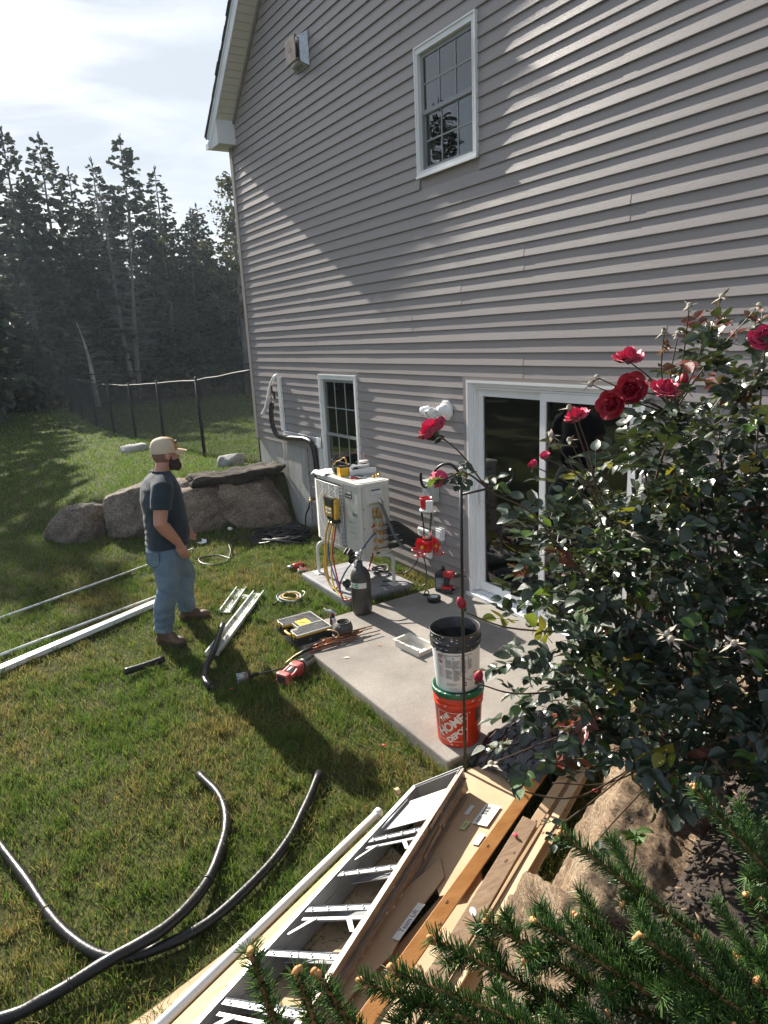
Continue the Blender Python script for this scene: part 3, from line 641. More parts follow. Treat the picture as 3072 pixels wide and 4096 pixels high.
# ------------------------------------------------------------------ raised garden bed behind the near rocks
def bed_z(x, y):
    d = x-xg(y); return LOW-.05+(.74-LOW+.05)*sstep(.05, .75, d)+.06*sstep(.8, 3, d)+.03*(vnoise(x, y, 4, 8)-.5)+.02*(vnoise(x, y, 13, 9)-.5)
def build_bed():
    xs = np.arange(7.4, 14.1, .06); ys = np.arange(-9, -.02, .07); X, Y = np.meshgrid(xs, ys); Z = bed_z(X, Y); n, m = X.shape
    V = np.stack([X.ravel(), Y.ravel(), Z.ravel()], 1); i = np.arange(n*m).reshape(n, m)
    F = np.stack([i[:-1, :-1].ravel(), i[:-1, 1:].ravel(), i[1:, 1:].ravel(), i[1:, :-1].ravel()], 1)
    ms = mat('dark_mulch', (.018, .013, .010), .95, col2=(.06, .042, .03), vscale=45, bump=1.0, bscale=70)
    tag(link('garden_bed', np_mesh('garden_bed', V, F, [ms], True)), 'raised bed of dark bark mulch behind the tan boulders', kind='structure')
    n = 9000; x = rng.uniform(7.7, 9.6, n); y = rng.uniform(-4.2, -.2, n); k = x-xg(y) > .25; x, y = x[k], y[k]; n = len(x); z = bed_z(x, y)+rng.uniform(.0, .022, n)
    L_ = rng.uniform(.008, .03, n); W_ = L_*rng.uniform(.2, .5, n); a = rng.uniform(0, 6.28, n); tl = rng.uniform(-.5, .5, (n, 2))
    c = np.stack([x, y, z], 1); u = np.stack([np.cos(a), np.sin(a), tl[:, 0]], 1)*L_[:, None]/2; v = np.stack([-np.sin(a), np.cos(a), tl[:, 1]], 1)*W_[:, None]/2
    up = np.array([[0, 0, .004]])
    V = np.stack([c-u-v, c+u-v*.6, c+u+v, c-u*.8+v, c-u-v+up, c+u-v*.6+up, c+u+v+up, c-u*.8+v+up], 1).reshape(-1, 3); i = np.arange(n)[:, None]*8
    F = np.concatenate([i+np.array([[4, 5, 6, 7]]), i+np.array([[0, 1, 5, 4]]), i+np.array([[1, 2, 6, 5]]), i+np.array([[2, 3, 7, 6]]), i+np.array([[3, 0, 4, 7]])], 0)
    mc = bpy.data.materials.new('bark_chips'); mc.use_nodes = True; N, L = _nodes(mc); b = N['Principled BSDF']; b.inputs['Roughness'].default_value = .85
    g = N.new('ShaderNodeNewGeometry'); rp = N.new('ShaderNodeValToRGB'); e = rp.color_ramp.elements; e[0].position = .0; e[0].color = (.016, .012, .010, 1); e[1].position = 1; e[1].color = (.26, .17, .10, 1); q = e.new(.72); q.color = (.05, .035, .026, 1)
    L.new(g.outputs['Random Per Island'], rp.inputs[0]); L.new(rp.outputs[0], b.inputs['Base Color'])
    tag(link('mulch_chips', np_mesh('mulch_chips', V, F, [mc])), 'loose dark bark chips and dry leaf scraps on the garden bed', 'mulch', kind='stuff')
build_bed()

# ------------------------------------------------------------------ chain link fence
def build_fence():
    mk = mat('black_fence_vinyl', (.010, .011, .012), .6, spec=.25)
    def run(name, A, B, npost, Hh, label, cell, wire, seg, twist=True):
        A = Vector(A); B = Vector(B); d = (B-A); Ln = d.length; d.normalize()
        root = empty(name, (A.x, A.y, float(terrain(A.x, A.y))), label=label, cat='fence'); o0 = Vector(root.location)
        g = lambda t: Vector((A.x+d.x*t, A.y+d.y*t, float(terrain(A.x+d.x*t, A.y+d.y*t))))
        ts = [Ln*i/(npost-1) for i in range(npost)]
        for i, t in enumerate(ts):
            p = g(t)-o0; mb = MB(); rad = .040 if i in (0, npost-1) else .033
            mb.cyl(p-Vector((0, 0, .1)), p+Vector((0, 0, Hh+.04)), rad, n=10); mb.lathe([(rad*1.15, 0), (rad*1.1, .02), (rad*.6, .04), (0, .045)], 10, p+Vector((0, 0, Hh+.03))); mb.build('post', mk, root)
        mb = MB(); pts = [g(Ln*i/60)-o0+Vector((0, 0, Hh)) for i in range(61)]; mb.tube(pts, .017, 8); mb.build('top_rail', mk, root)
        # woven wires: each zig-zag wire goes up the fabric
        n = int(Ln/cell); rows = int(Hh/cell); V = []; F = []
        k = np.arange(rows*2+1)
        for i in range(n):
            for side in (0, 1):
                t = (i+.5*side)*cell+np.where(k % 2 == 0, -.25, .25)*cell*(1 if side == 0 else 1)
                t = np.clip((i+.5*side+.25)*cell+np.where((k+side) % 2 == 0, -.25, .25)*cell, 0, Ln)
                x = A.x+d.x*t; y = A.y+d.y*t; z = terrain(x, y)+.03+k*cell/2*(Hh+.02)/(rows*cell)
                off = np.where(k % 2 == 0, wire*.6, -wire*.6)
                P = np.stack([x-d.y*off, y+d.x*off, z], 1)-np.array(o0)[None]
                b = len(V)*1
                for (ox, oz) in ((-wire, 0), (wire*.5, wire*.87), (wire*.5, -wire*.87)):
                    V.append(P+np.array([[-d.y*ox+d.x*oz, d.x*ox+d.y*oz, 0]]))
                m = len(k); base = (len(V)-3)*m; j = np.arange(m-1)
                for q in range(3):
                    q2 = (q+1) % 3; F.append(np.stack([base+q*m+j, base+q2*m+j, base+q2*m+j+1, base+q*m+j+1], 1))
        me = np_mesh('wire_mesh', np.concatenate(V), np.concatenate(F), [mk]); w = link('wire_mesh', me, root); w['kind'] = 'stuff'
        # knuckled wire ends standing above the rail
        mb = MB()
        return root
    run('chain_link_fence', (-.06, .06, 0), (-21.3, .35, 0), 8, 1.46, 'black chain link fence running from the house corner toward the trees', .058, .0021, 0)
    run('chain_link_fence', (-21.3, .42, 0), (-21.3, 14.0, 0), 6, 1.46, 'far black chain link fence run in front of the woods', .12, .0045, 0)
build_fence()

# ------------------------------------------------------------------ trees
def leafy_mat(name, c0, c1, tr=.25):
    m = bpy.data.materials.new(name); m.use_nodes = True; N, L = _nodes(m); N.clear(); o = N.new('ShaderNodeOutputMaterial'); g = N.new('ShaderNodeNewGeometry')
    rp = N.new('ShaderNodeValToRGB'); rp.color_ramp.elements[0].color = (*c0, 1); rp.color_ramp.elements[1].color = (*c1, 1); L.new(g.outputs['Random Per Island'], rp.inputs[0])
    d = N.new('ShaderNodeBsdfPrincipled'); d.inputs['Roughness'].default_value = .6; d.inputs['Specular IOR Level'].default_value = .3; L.new(rp.outputs[0], d.inputs['Base Color'])
    t = N.new('ShaderNodeBsdfTranslucent'); L.new(rp.outputs[0], t.inputs[0]); ms = N.new('ShaderNodeMixShader'); ms.inputs[0].default_value = tr
    L.new(d.outputs[0], ms.inputs[1]); L.new(t.outputs[0], ms.inputs[2]); L.new(ms.outputs[0], o.inputs[0]); return m
M_NEEDLE = leafy_mat('spruce_foliage', (.022, .036, .024), (.060, .080, .040), .22)
M_OAK = leafy_mat('broad_foliage', (.030, .045, .016), (.11, .10, .035), .35)
M_BARK = mat('grey_bark', (.10, .088, .078), .9, col2=(.23, .215, .195), vscale=6, bump=.6, bscale=25, stretch=(1, 1, .4))
M_PALEBARK = mat('pale_bark', (.20, .195, .165), .9, col2=(.48, .47, .42), vscale=5, bump=.5, bscale=22, stretch=(1, 1, .7))
M_TWIG = mat('dead_grey_twig', (.17, .155, .14), .9)
def cards(P, D, Ln, Wd, rs):
    """triangular sprays: base P, direction D, length Ln, width Wd -> V,F (3 tris each, ragged)"""
    n = len(P); s = rs.normal(size=(n, 3)); s = np.cross(D, s); s /= np.linalg.norm(s, axis=1)[:, None]+1e-9
    D = D*Ln[:, None]; s = s*Wd[:, None]
    V = np.stack([P, P+D*.45+s, P+D*.55-s*.8, P+D, P+D*.8+s*1.1, P+D*.85-s*.9], 1).reshape(-1, 3); i = np.arange(n)[:, None]*6
    F = np.concatenate([i+np.array([[0, 1, 3]]), i+np.array([[0, 3, 2]]), i+np.array([[1, 4, 3]]), i+np.array([[2, 3, 5]])], 0); return V, F
def tri_tubes(segs):
    """list of (a,b,ra,rb) -> thin 3-sided tubes"""
    S = np.array([[*a, *b, ra, rb] for a, b, ra, rb in segs]); A, B, ra, rb = S[:, :3], S[:, 3:6], S[:, 6:7], S[:, 7:8]
    d = B-A; d /= np.linalg.norm(d, axis=1)[:, None]+1e-9; u = np.cross(d, np.array([[.3, .5, .81]])); u /= np.linalg.norm(u, axis=1)[:, None]+1e-9; v = np.cross(d, u)
    V = []
    for P, r_ in ((A, ra), (B, rb)):
        for k in range(3): a = 2*math.pi*k/3; V.append(P+(u*math.cos(a)+v*math.sin(a))*r_)
    n = len(S); V = np.stack(V, 1).reshape(-1, 3); i = np.arange(n)[:, None]*6
    F = np.concatenate([i+np.array([[k, (k+1) % 3, 3+(k+1) % 3, 3+k]]) for k in range(3)], 0); return V, F
def spruce_meshes(H, seed, spread, bare, dens=1.0):
    rs = np.random.default_rng(seed); rr = random.Random(seed); mb = MB(); bend = rr.uniform(-.25, .25)
    ax = lambda z: Vector((bend*(z/H)**2*1.2, bend*.5*(z/H)**2, z))
    mb.tube([ax(H*i/9)-Vector((0, 0, .25 if i == 0 else 0)) for i in range(10)], [.16*(1-i/9.3)+.008 for i in range(10)], 8)
    trunk = mb.mesh('trunk', M_BARK)
    P, D, Ln, Wd = [], [], [], []; segs = []
    z = bare*H
    while z < H*.985:
        f = z/H; lm = spread*(1-f)**.75*(.55+.45*min(1, (f-bare)/.18+.35)); nb = rr.randint(5, 8)
        for b in range(nb):
            a = rr.uniform(0, 6.28); L_ = lm*rr.uniform(.55, 1.12)+.12; dr = rr.uniform(-.35, .02)+.45*f; o = ax(z)
            dirv = Vector((math.cos(a), math.sin(a), dr)).normalized(); segs.append((o, o+dirv*L_*.8, .016, .005))
            n = max(4, int(L_*12*dens))
            for i in range(n):
                t = rr.uniform(.12, 1.0)**.8; q = o+dirv*L_*t+Vector((0, 0, -.12*t*t*L_)); sd = Vector((-math.sin(a), math.cos(a), 0))*rr.choice((-1, 1))
                dd = (dirv*rr.uniform(.3, 1)+sd*rr.uniform(.1, .9)+Vector((0, 0, rr.uniform(-.55, .2)))).normalized()
                P.append(q); D.append(dd); l_ = rr.uniform(.24, .58)*(.55+.45*(1-f)); Ln.append(l_); Wd.append(l_*rr.uniform(.2, .34))
        z += rr.uniform(.16, .32)
    for i in range(10): P.append(ax(H*(.97+.003*i))); D.append(Vector((rr.uniform(-.3, .3), rr.uniform(-.3, .3), 1)).normalized()); Ln.append(.3); Wd.append(.03)
    V, F = cards(np.array(P), np.array(D), np.array(Ln), np.array(Wd), rs); V2, F2 = tri_tubes(segs)
    crown = np_mesh('crown', V, F, [M_NEEDLE])
    # dead lower branches with side twigs
    ds = []
    for i in range(95):
        zz = rr.uniform(.07, .62)*H; a = rr.uniform(0, 6.28); o = ax(zz); L_ = rr.uniform(.5, 2.2)*(1-.5*zz/H); dv = Vector((math.cos(a), math.sin(a), rr.uniform(-.35, .1)))
        m1 = o+dv*L_*.5+Vector((0, 0, -.02)); e1 = o+dv*L_+Vector((0, 0, rr.uniform(-.25, .05))); ds += [(o, m1, .018, .011), (m1, e1, .011, .004)]
        for j in range(rr.randint(3, 8)):
            t = rr.uniform(.25, 1); q = o.lerp(e1, t); ds.append((q, q+Vector((rr.uniform(-.5, .5), rr.uniform(-.5, .5), rr.uniform(-.35, .12)))*L_*.45, .006, .002))
    V, F = tri_tubes(ds+segs[:0]); dead = np_mesh('dead_branches', V, F, [M_TWIG])
    V2, F2 = tri_tubes(segs); limbs = np_mesh('limbs', V2, F2, [M_BARK])
    return trunk, crown, dead, limbs
SPR = [spruce_meshes(11.5, 11, 2.7, .10, 1.15), spruce_meshes(11.5, 12, 2.2, .14, 1.0), spruce_meshes(11.5, 13, 3.1, .08, 1.15), spruce_meshes(11.5, 14, 1.9, .20, .85)]
def spruce(x, y, top, kind, label, rz, group='spruces at the edge of the woods'):
    z = float(terrain(x, y)); s = (top-z)/11.5; o = empty('spruce_tree', (x, y, z), (0, 0, rz), label, 'tree', group); o.scale = (s, s, s)
    for nm, me in zip(('trunk', 'crown', 'dead_branches', 'limbs'), SPR[kind]):
        c = link(nm, me, o)
        if nm in ('limbs', 'dead_branches'): c['kind'] = 'stuff'
T = [(-25, -.05, 11.4, 0, 'tall spruce at the left edge of the picture'), (-26, 1.35, 11.5, 2, 'dense pointed spruce second from the left edge'),
     (-28, 2.9, 10.7, 3, 'thin topped spruce between two dense spruces on the left'), (-28, 3.95, 11.2, 1, 'slim spruce left of the tallest one'),
     (-27, 5.15, 12.05, 0, 'tallest spruce in the middle of the tree line'), (-29, 7.25, 11.3, 1, 'slender spruce with a bare top right of the tallest'),
     (-33, 10.7, 10.4, 2, 'far spruce in the dip of the tree line'), (-30, 9.2, 9.6, 2, 'shorter bushy spruce in the dip of the tree line'),
     (-31, 12.3, 10.0, 0, 'spruce partly hidden behind the house corner'), (-24.5, -2.9, 11.0, 2, 'spruce whose boughs reach in at the left picture edge'),
     (-30, .6, 10.2, 2, 'spruce in the second row behind the left edge tree'), (-31.5, 4.6, 10.3, 2, 'spruce in the second row behind the tallest one'), (-32, 8.0, 9.5, 0, 'spruce in the second row behind the slender one'), (-25.5, 9.6, 8.3, 2, 'low dark spruce just left of the house corner'), (-26, 7.6, 8.0, 2, 'low dense spruce under the dip in the tree line'), (-25.8, 3.0, 8.6, 2, 'low spruce filling the gap behind the bare tree')]
rt = random.Random(3)
for t in T: spruce(*t, rt.uniform(0, 6.28))
G2 = 'spruces beyond the left edge, seen in the door glass and as shade on the lawn'
for i, (x, y, h) in enumerate([(-19.0, -4.7, 13.6), (-20.5, -6.0, 12.6), (-21.5, -7.2, 14), (-22, -9.6, 13.4), (-20, -12.2, 13.0), (-21.5, -15, 14), (-19, -18.5, 13), (-17, -22, 13.5), (-14, -26, 13), (-10, -29, 13), (-24, -12, 14)]):
    spruce(x, y, h, (2, 0, 2, 1)[i % 4], 'spruce of the row that shades the left lawn, mirrored in the door', rt.uniform(0, 6.28), G2)
def bare_tree(x, y, H, seed, lean, r0, mtl, label, crowned=None, nb=170, grp=None):
    rr = random.Random(seed); z = float(terrain(x, y)); o = empty('bare_tree', (x, y, z), (0, 0, 0), label, 'tree', grp); mb = MB()
    ax = lambda f: Vector((lean[0]*f+.12*math.sin(f*5+seed), lean[1]*f+.1*math.sin(f*4+seed*2), H*f)); mb.tube([ax(i/12)-Vector((0, 0, .25 if i == 0 else 0)) for i in range(13)], [r0*(1-i/12.6)+.01 for i in range(13)], 8); mb.build('trunk', mtl, o)
    segs = []
    for i in range(nb):
        f = rr.uniform(.22, .97); a = rr.uniform(0, 6.28); q = ax(f); L_ = rr.uniform(.6, 2.1)*(1.15-f); dv = Vector((math.cos(a), math.sin(a), rr.uniform(-.25, .3))); e1 = q+dv*L_; m1 = q+dv*L_*.5+Vector((0, 0, .04))
        segs += [(q, m1, .026*(1.1-f), .013), (m1, e1, .013, .005)]
        for j in range(rr.randint(4, 8)):
            t = rr.uniform(.2, 1); p = q.lerp(e1, t); w = p+Vector((rr.uniform(-.5, .5), rr.uniform(-.5, .5), rr.uniform(-.3, .15)))*L_*.5; segs.append((p, w, .008, .003))
    V, F = tri_tubes(segs); link('branches', np_mesh('branches', V, F, [M_TWIG]), o)['kind'] = 'stuff'
bare_tree(-24.2, 3.75, 9.6, 2, (-.9, -.35, 0), .13, M_BARK, 'bare dead tree with pale lichen trunk in the middle of the woods edge')
bare_tree(-24.6, 4.05, 8.2, 5, (.5, .25, 0), .15, M_BARK, 'second bare trunk right beside the pale dead tree')
bare_tree(-22.6, 1.75, 3.6, 9, (-.52, -.38, 0), .12, M_PALEBARK, 'leaning pale birch like trunk behind the far fence corner', nb=50)
bare_tree(-22.8, -2.0, 7.0, 15, (-.7, -.4, 0), .19, M_BARK, 'thick leaning grey trunk at the left picture edge', nb=60)
def broad_tree(x, y, H, seed, label):
    rr = random.Random(seed); rs = np.random.default_rng(seed); z = float(terrain(x, y)); o = empty('broadleaf_tree', (x, y, z), (0, 0, 0), label, 'tree', 'leafy trees in the woods'); mb = MB()
    mb.tube([(0, 0, -.2), (.1, .05, H*.4), (0, .1, H*.75), (.05, 0, H*.97)], [.16, .12, .06, .01], 8); P, D, Ln, Wd = [], [], [], []; segs = []
    for i in range(70):
        f = rr.uniform(.3, .97); a = rr.uniform(0, 6.28); L_ = rr.uniform(.5, 2.0)*(1.25-f); q = Vector((.05, .05, H*f)); e1 = q+Vector((math.cos(a), math.sin(a), rr.uniform(.15, .7)))*L_; segs.append((q, e1, .022, .006))
        for j in range(26):
            p = q.lerp(e1, rr.uniform(.35, 1.05))+Vector((rr.gauss(0, .14), rr.gauss(0, .14), rr.gauss(0, .14))); P.append(p); D.append(Vector((rr.gauss(0, 1), rr.gauss(0, 1), rr.gauss(-.3, .6))).normalized()); l_ = rr.uniform(.09, .2); Ln.append(l_); Wd.append(l_*.4)
    mb.build('trunk', M_BARK, o); V, F = tri_tubes(segs); link('limbs', np_mesh('limbs', V, F, [M_BARK]), o)['kind'] = 'stuff'; V, F = cards(np.array(P), np.array(D), np.array(Ln), np.array(Wd), rs); link('crown', np_mesh('crown', V, F, [M_OAK]), o)
broad_tree(-22.0, 8.45, 9.9, 31, 'leafy tree with an open pointed top beside the house corner')
broad_tree(-27.5, 8.9, 7.6, 32, 'olive leafed tree in the dip of the tree line')
broad_tree(-26.5, 6.4, 7.8, 33, 'round leafy tree right of the bare trunks')
def build_woods():
    rs = np.random.default_rng(77); n = 16000; x = rs.uniform(-40, -30, n); y = rs.uniform(-34, 30, n); z = np.abs(rs.normal(0, 1, n))*3.6; k = z < 7.2+1.2*np.sin(y*.8)+.8*np.sin(y*2.1+1); x, y, z = x[k], y[k], z[k]; n = len(x)
    D = rs.normal(size=(n, 3)); D[:, 2] -= .3; D /= np.linalg.norm(D, axis=1)[:, None]; l_ = rs.uniform(.6, 1.4, n); V, F = cards(np.stack([x, y, z], 1), D, l_, l_*.35, rs)
    tag(link('distant_woods', np_mesh('distant_woods', V, F, [M_NEEDLE])), 'dark mass of woods far behind the spruces', 'woods', kind='stuff')
    n = 9000; x = rs.uniform(-30, -22.0, n); y = rs.uniform(-30, 16, n); z = rs.random(n)**1.8*1.5*(.5+vnoise(x, y, .6, 5)); D = rs.normal(size=(n, 3)); D[:, 2] = np.abs(D[:, 2])*.7; D /= np.linalg.norm(D, axis=1)[:, None]; l_ = rs.uniform(.12, .34, n)
    V, F = cards(np.stack([x, y, z], 1), D, l_, l_*.4, rs); tag(link('undergrowth', np_mesh('undergrowth', V, F, [M_OAK])), 'low brush and saplings along the foot of the woods', 'undergrowth', kind='stuff')
build_woods()
# ------------------------------------------------------------------ things fixed to the wall
def build_vent():
    o = empty('exhaust_vent', (2.325, -.014, 5.235), label='dented metal exhaust vent high on the siding under the roof edge', cat='vent')
    mg = mat('galvanised_grey', (.42, .44, .46), .38, metal=.7, var=.15, vscale=18); mt = mat('heat_stained_metal', (.42, .36, .31), .45, metal=.5, col2=(.30, .22, .17), vscale=9)
    mb = MB(); mb.box((-.155, -.004, 0), (.155, .0, .33)); mb.build('wall_plate', mg, o)
    mb = MB(); mb.add([(-.155, -.004, 0), (.155, -.004, 0), (.155, -.004, .33), (-.155, -.004, .33), (-.11, -.085, .045), (.11, -.085, .045), (.11, -.085, .285), (-.11, -.085, .285)], [(0, 1, 5, 4), (1, 2, 6, 5), (2, 3, 7, 6), (3, 0, 4, 7), (4, 5, 6, 7)]); b = mb.build('tapered_housing', mg, o)
    for z0 in (.075, .175):
        for i in range(3):
            m2 = MB(); m = frame_m((.1345+.004-i*.014, -.043+.0-(i-1)*.024, z0), (-.045, -.081, 0), (0, 0, 1)); m2.box((-.005, 0, -.0015), (.005, .075, .0015), m); m2.build('louvre_slot', M_DARK, b)
    for i in range(5):
        m2 = MB(); m = frame_m((-.07+i*.033, -.045, .0215), (1, 0, 0), (0, -.081, .045)); m2.box((-.004, -.022, -.0015), (.004, .022, .0015), m); m2.build('louvre_slot', M_DARK, b)
    mb = MB(); mb.cyl((0, -.085, .165), (0, -.125, .165), .075, n=20); mb.build('collar', mat('sooty_metal', (.05, .05, .05), .6, metal=.4), o)
    mb = MB(); mb.box((-.118, -.142, .05), (.112, -.132, .285)); mb.box((-.118, -.132, .05), (.112, -.112, .056)); mb.box((-.118, -.132, .279), (.112, -.112, .285)); mb.build('cap_plate', mt, o)
    mb = MB()
    for sx in (-.1, .094):
        for sz in (.07, .265): mb.cyl((sx, -.085, sz), (sx, -.134, sz), .005, n=6)
    mb.build('standoffs', mg, o)
    text_obj('lettering', 'HOT', .05, mat('stamped_dark', (.10, .08, .07), .6), o, frame_m((-.003, -.1432, .16), (1, 0, 0), (0, 0, 1)))
build_vent()

def build_floodlight():
    mw = mat('white_plastic', (.76, .77, .77), .4)
    o = empty('flood_light', (4.715, -.014, 1.718), label='white motion sensor flood light with two lamp heads beside the door', cat='light')
    mb = MB(); oc = lambda r_, z: [(r_*1.0*math.cos(math.pi/8+i*math.pi/4), r_*1.0*math.sin(math.pi/8+i*math.pi/4)) for i in range(8)]
    M = frame_m((0, 0, 0), (1, 0, 0), (0, 0, 1))
    mb.prism(oc(.098, 0), .014, M); mb.prism(oc(.086, 0), .026, M); mb.build('back_plate', mw, o)
    mb = MB(); mb.lathe([(.062, .02), (.062, .045), (.05, .06), (.04, .10), (.0, .105)], 20, m=M); mb.build('housing', mw, o)
    for i, (tx, c, d) in enumerate((('a', (-.055, -.135, -.012), (-.15, -.9, -.42)), ('b', (-.155, -.115, -.002), (-.9, -.35, -.25)))):
        c = Vector(c); d = Vector(d).normalized(); F = frame_m(c, d.orthogonal(), d.cross(d.orthogonal())); 
        if (F.to_3x3() @ Vector((0, 0, 1))).dot(d) < 0: F = F @ Matrix.Rotation(math.pi, 4, 'X')
        mb = MB(); mb.lathe([(.0, -.055), (.022, -.05), (.028, -.02), (.044, .03), (.046, .05), (.04, .05), (.036, .042)], 18, m=F); h = mb.build('lamp_head', mw, o)
        m2 = MB(); m2.lathe([(.036, .042), (.02, .047), (0, .048)], 16, m=F); m2.build('lens', mat('lamp_lens', (.55, .52, .44), .12, spec=.8), h)
        for k in range(6):
            m3 = MB(); a = k*math.pi/3; m3.box((-.0025, .028, -.03), (.0025, .048, .02), F @ Matrix.Rotation(a, 4, 'Z')); m3.build('cooling_fin', mw, h)
        m4 = MB(); m4.tube([(0, -.09, 0), tuple(c-d*.045)], .012, 8); m4.build('swivel_arm', mw, o)
    mb = MB(); mb.bbox((-.05, -.115, -.115), (-.005, -.07, -.045), .01); mb.build('motion_sensor', mw, o)
build_floodlight()

def build_disconnect():
    mg = mat('grey_enclosure', (.38, .41, .40), .45)
    o = empty('disconnect_box', (4.485, -.014, .82), label='grey electrical disconnect box on the siding behind the hanging feeder', cat='electrical box')
    mb = MB(); mb.bbox((-.085, -.085, 0), (.085, 0, .20), .006); mb.build('enclosure', mg, o)
    mb = MB(); mb.bbox((-.09, -.094, .15), (.09, -.002, .205), .006); mb.build('hood', mg, o)
    mb = MB(); mb.tube([(.0, -.035, 0), (.0, -.035, -.26)], .014, 8); mb.build('conduit', mat('grey_conduit', (.22, .23, .24), .5), o)
    mb = MB(); mb.bbox((-.02, -.06, -.13), (.03, -.0, -.11), .004); mb.build('conduit_strap', mg, o)
    o = empty('outlet_box', (4.60, -.014, .44), label='small white weatherproof outlet box low on the siding behind the feeder', cat='electrical box')
    mb = MB(); mb.bbox((-.045, -.05, 0), (.045, 0, .12), .006); mb.build('cover', M_WHITE, o); mb = MB(); mb.bbox((-.035, -.06, .02), (.035, -.05, .10), .004); mb.build('flap', M_WHITE, o)
build_disconnect()

def build_linehide():
    mw = mat('white_pvc', (.77, .78, .78), .42)
    o = empty('line_hide_duct', (1.02, -.014, 1.20), label='white line set duct base running down and across the siding', cat='duct')
    mb = MB(); 
    for a, b in (((-.045, -.006, .0), (.045, 0, .73)), ((-.045, -.03, .0), (-.038, -.006, .73)), ((.038, -.03, .0), (.045, -.006, .73))): mb.box(a, b)
    mb.build('vertical_channel', mw, o)
    mb = MB(); mb.box((-.045, -.006, -.09), (1.06, 0, .0)); mb.box((-.045, -.03, -.09), (1.06, -.006, -.083)); mb.box((.045, -.03, -.007), (1.06, -.006, .0)); mb.build('horizontal_channel', mw, o)
    mb = MB(); mb.bbox((1.02, -.034, -.13), (1.12, -.007, .012), .02); mb.build('elbow', mw, o)
    mb = MB(); mb.box((1.062, -.006, -.75), (1.152-.03, 0, -.13)); mb.box((1.112, -.03, -.75), (1.122, -.006, -.13)); mb.box((1.062, -.03, -.75), (1.069, -.006, -.13)); mb.build('lower_channel', mw, o)
    o = empty('insulated_line', (1.0, -.06, 1.93), label='black insulated refrigerant line bending along the white wall duct', cat='pipe')
    pts = [(-.16, -.03, -.34), (-.19, -.04, -.50), (-.18, -.04, -.66), (-.08, -.03, -.79), (.15, -.02, -.81), (.5, -.02, -.785), (.8, -.02, -.77), (.98, -.02, -.81), (1.03, -.015, -.95), (1.045, -.01, -1.15), (1.05, -.01, -1.5)]
    mb = MB(); mb.tube(spline(pts, 7), .034, 12); mb.build('insulation', mat('black_wrapped_foam', (.012, .012, .013), .36, bump=.35, bscale=22, spec=.4), o)
    mb = MB(); mb.tube(spline([(-.12, -.02, -.02), (-.13, -.03, -.14), (-.16, -.03, -.25), (-.16, -.03, -.36)], 5), .006, 6); mb.build('copper_end', M_COPPER, o)
    mb = MB(); mb.tube(spline([(-.06, -.02, .0), (-.12, -.03, -.08), (-.105, -.03, -.2), (-.06, -.02, -.29)], 6), .011, 8); mb.build('black_sleeve', M_BLACKRUB, o)
    mb = MB(); mb.bbox((-.085, -.03, -.30), (-.05, -.01, -.19), .004); mb.build('connector_tape', M_BLACK, o)
    mb = MB(); mb.tube([(-.16, -.03, -.24), (-.16, -.03, -.29)], .011, 6); mb.build('flare_nut', M_BRASS, o)
    o = empty('drain_hose', (1.0, -.05, 1.93), label='loose white drain hose hanging from the wall opening', cat='hose')
    mb = MB(); mb.tube(spline([(-.02, .02, .03), (-.05, -.03, -.01), (-.16, -.05, -.14), (-.25, -.06, -.31), (-.36, -.06, -.44), (-.45, -.07, -.52)], 7), .022, 10); mb.build('hose', mw, o)
    mb = MB(); mb.tube([(-.435, -.069, -.507), (-.46, -.07, -.53)], .027, 10); mb.build('cuff', mw, o)
    o = empty('drain_pipe', (1.0, -.02, .77), label='short white pipe down the concrete foundation under the duct', cat='pipe')
    mb = MB(); mb.tube([(0, -.012, .0), (0, -.014, .34)], .017, 8); mb.build('pipe', mw, o); mb = MB(); mb.cyl((0, -.0135, .33), (0, -.014, .355), .021, n=8); mb.build('coupling', mw, o)
    o = empty('hose_spigot', (1.82, -.014, .36), label='black handled hose spigot on the siding left of the outdoor unit', cat='spigot')
    mb = MB(); mb.tube([(0, 0, 0), (.0, -.07, 0), (.02, -.10, -.03)], .012, 8); mb.build('body', M_BRASS, o); mb = MB(); mb.lathe([(0, 0), (.026, .002), (.028, .012), (0, .014)], 12, m=frame_m((0, -.06, .02), (1, 0, 0), (0, 1, 0))); mb.build('handle', M_BLACK, o)
    mb = MB(); mb.tube(spline([(.02, -.10, -.03), (.02, -.11, -.10), (-.06, -.12, -.20), (-.08, -.13, -.33), (.0, -.16, -.42), (.05, -.2, -.44)], 6), .011, 8); mb.build('supply_hose', M_BLACK, o)
build_linehide()

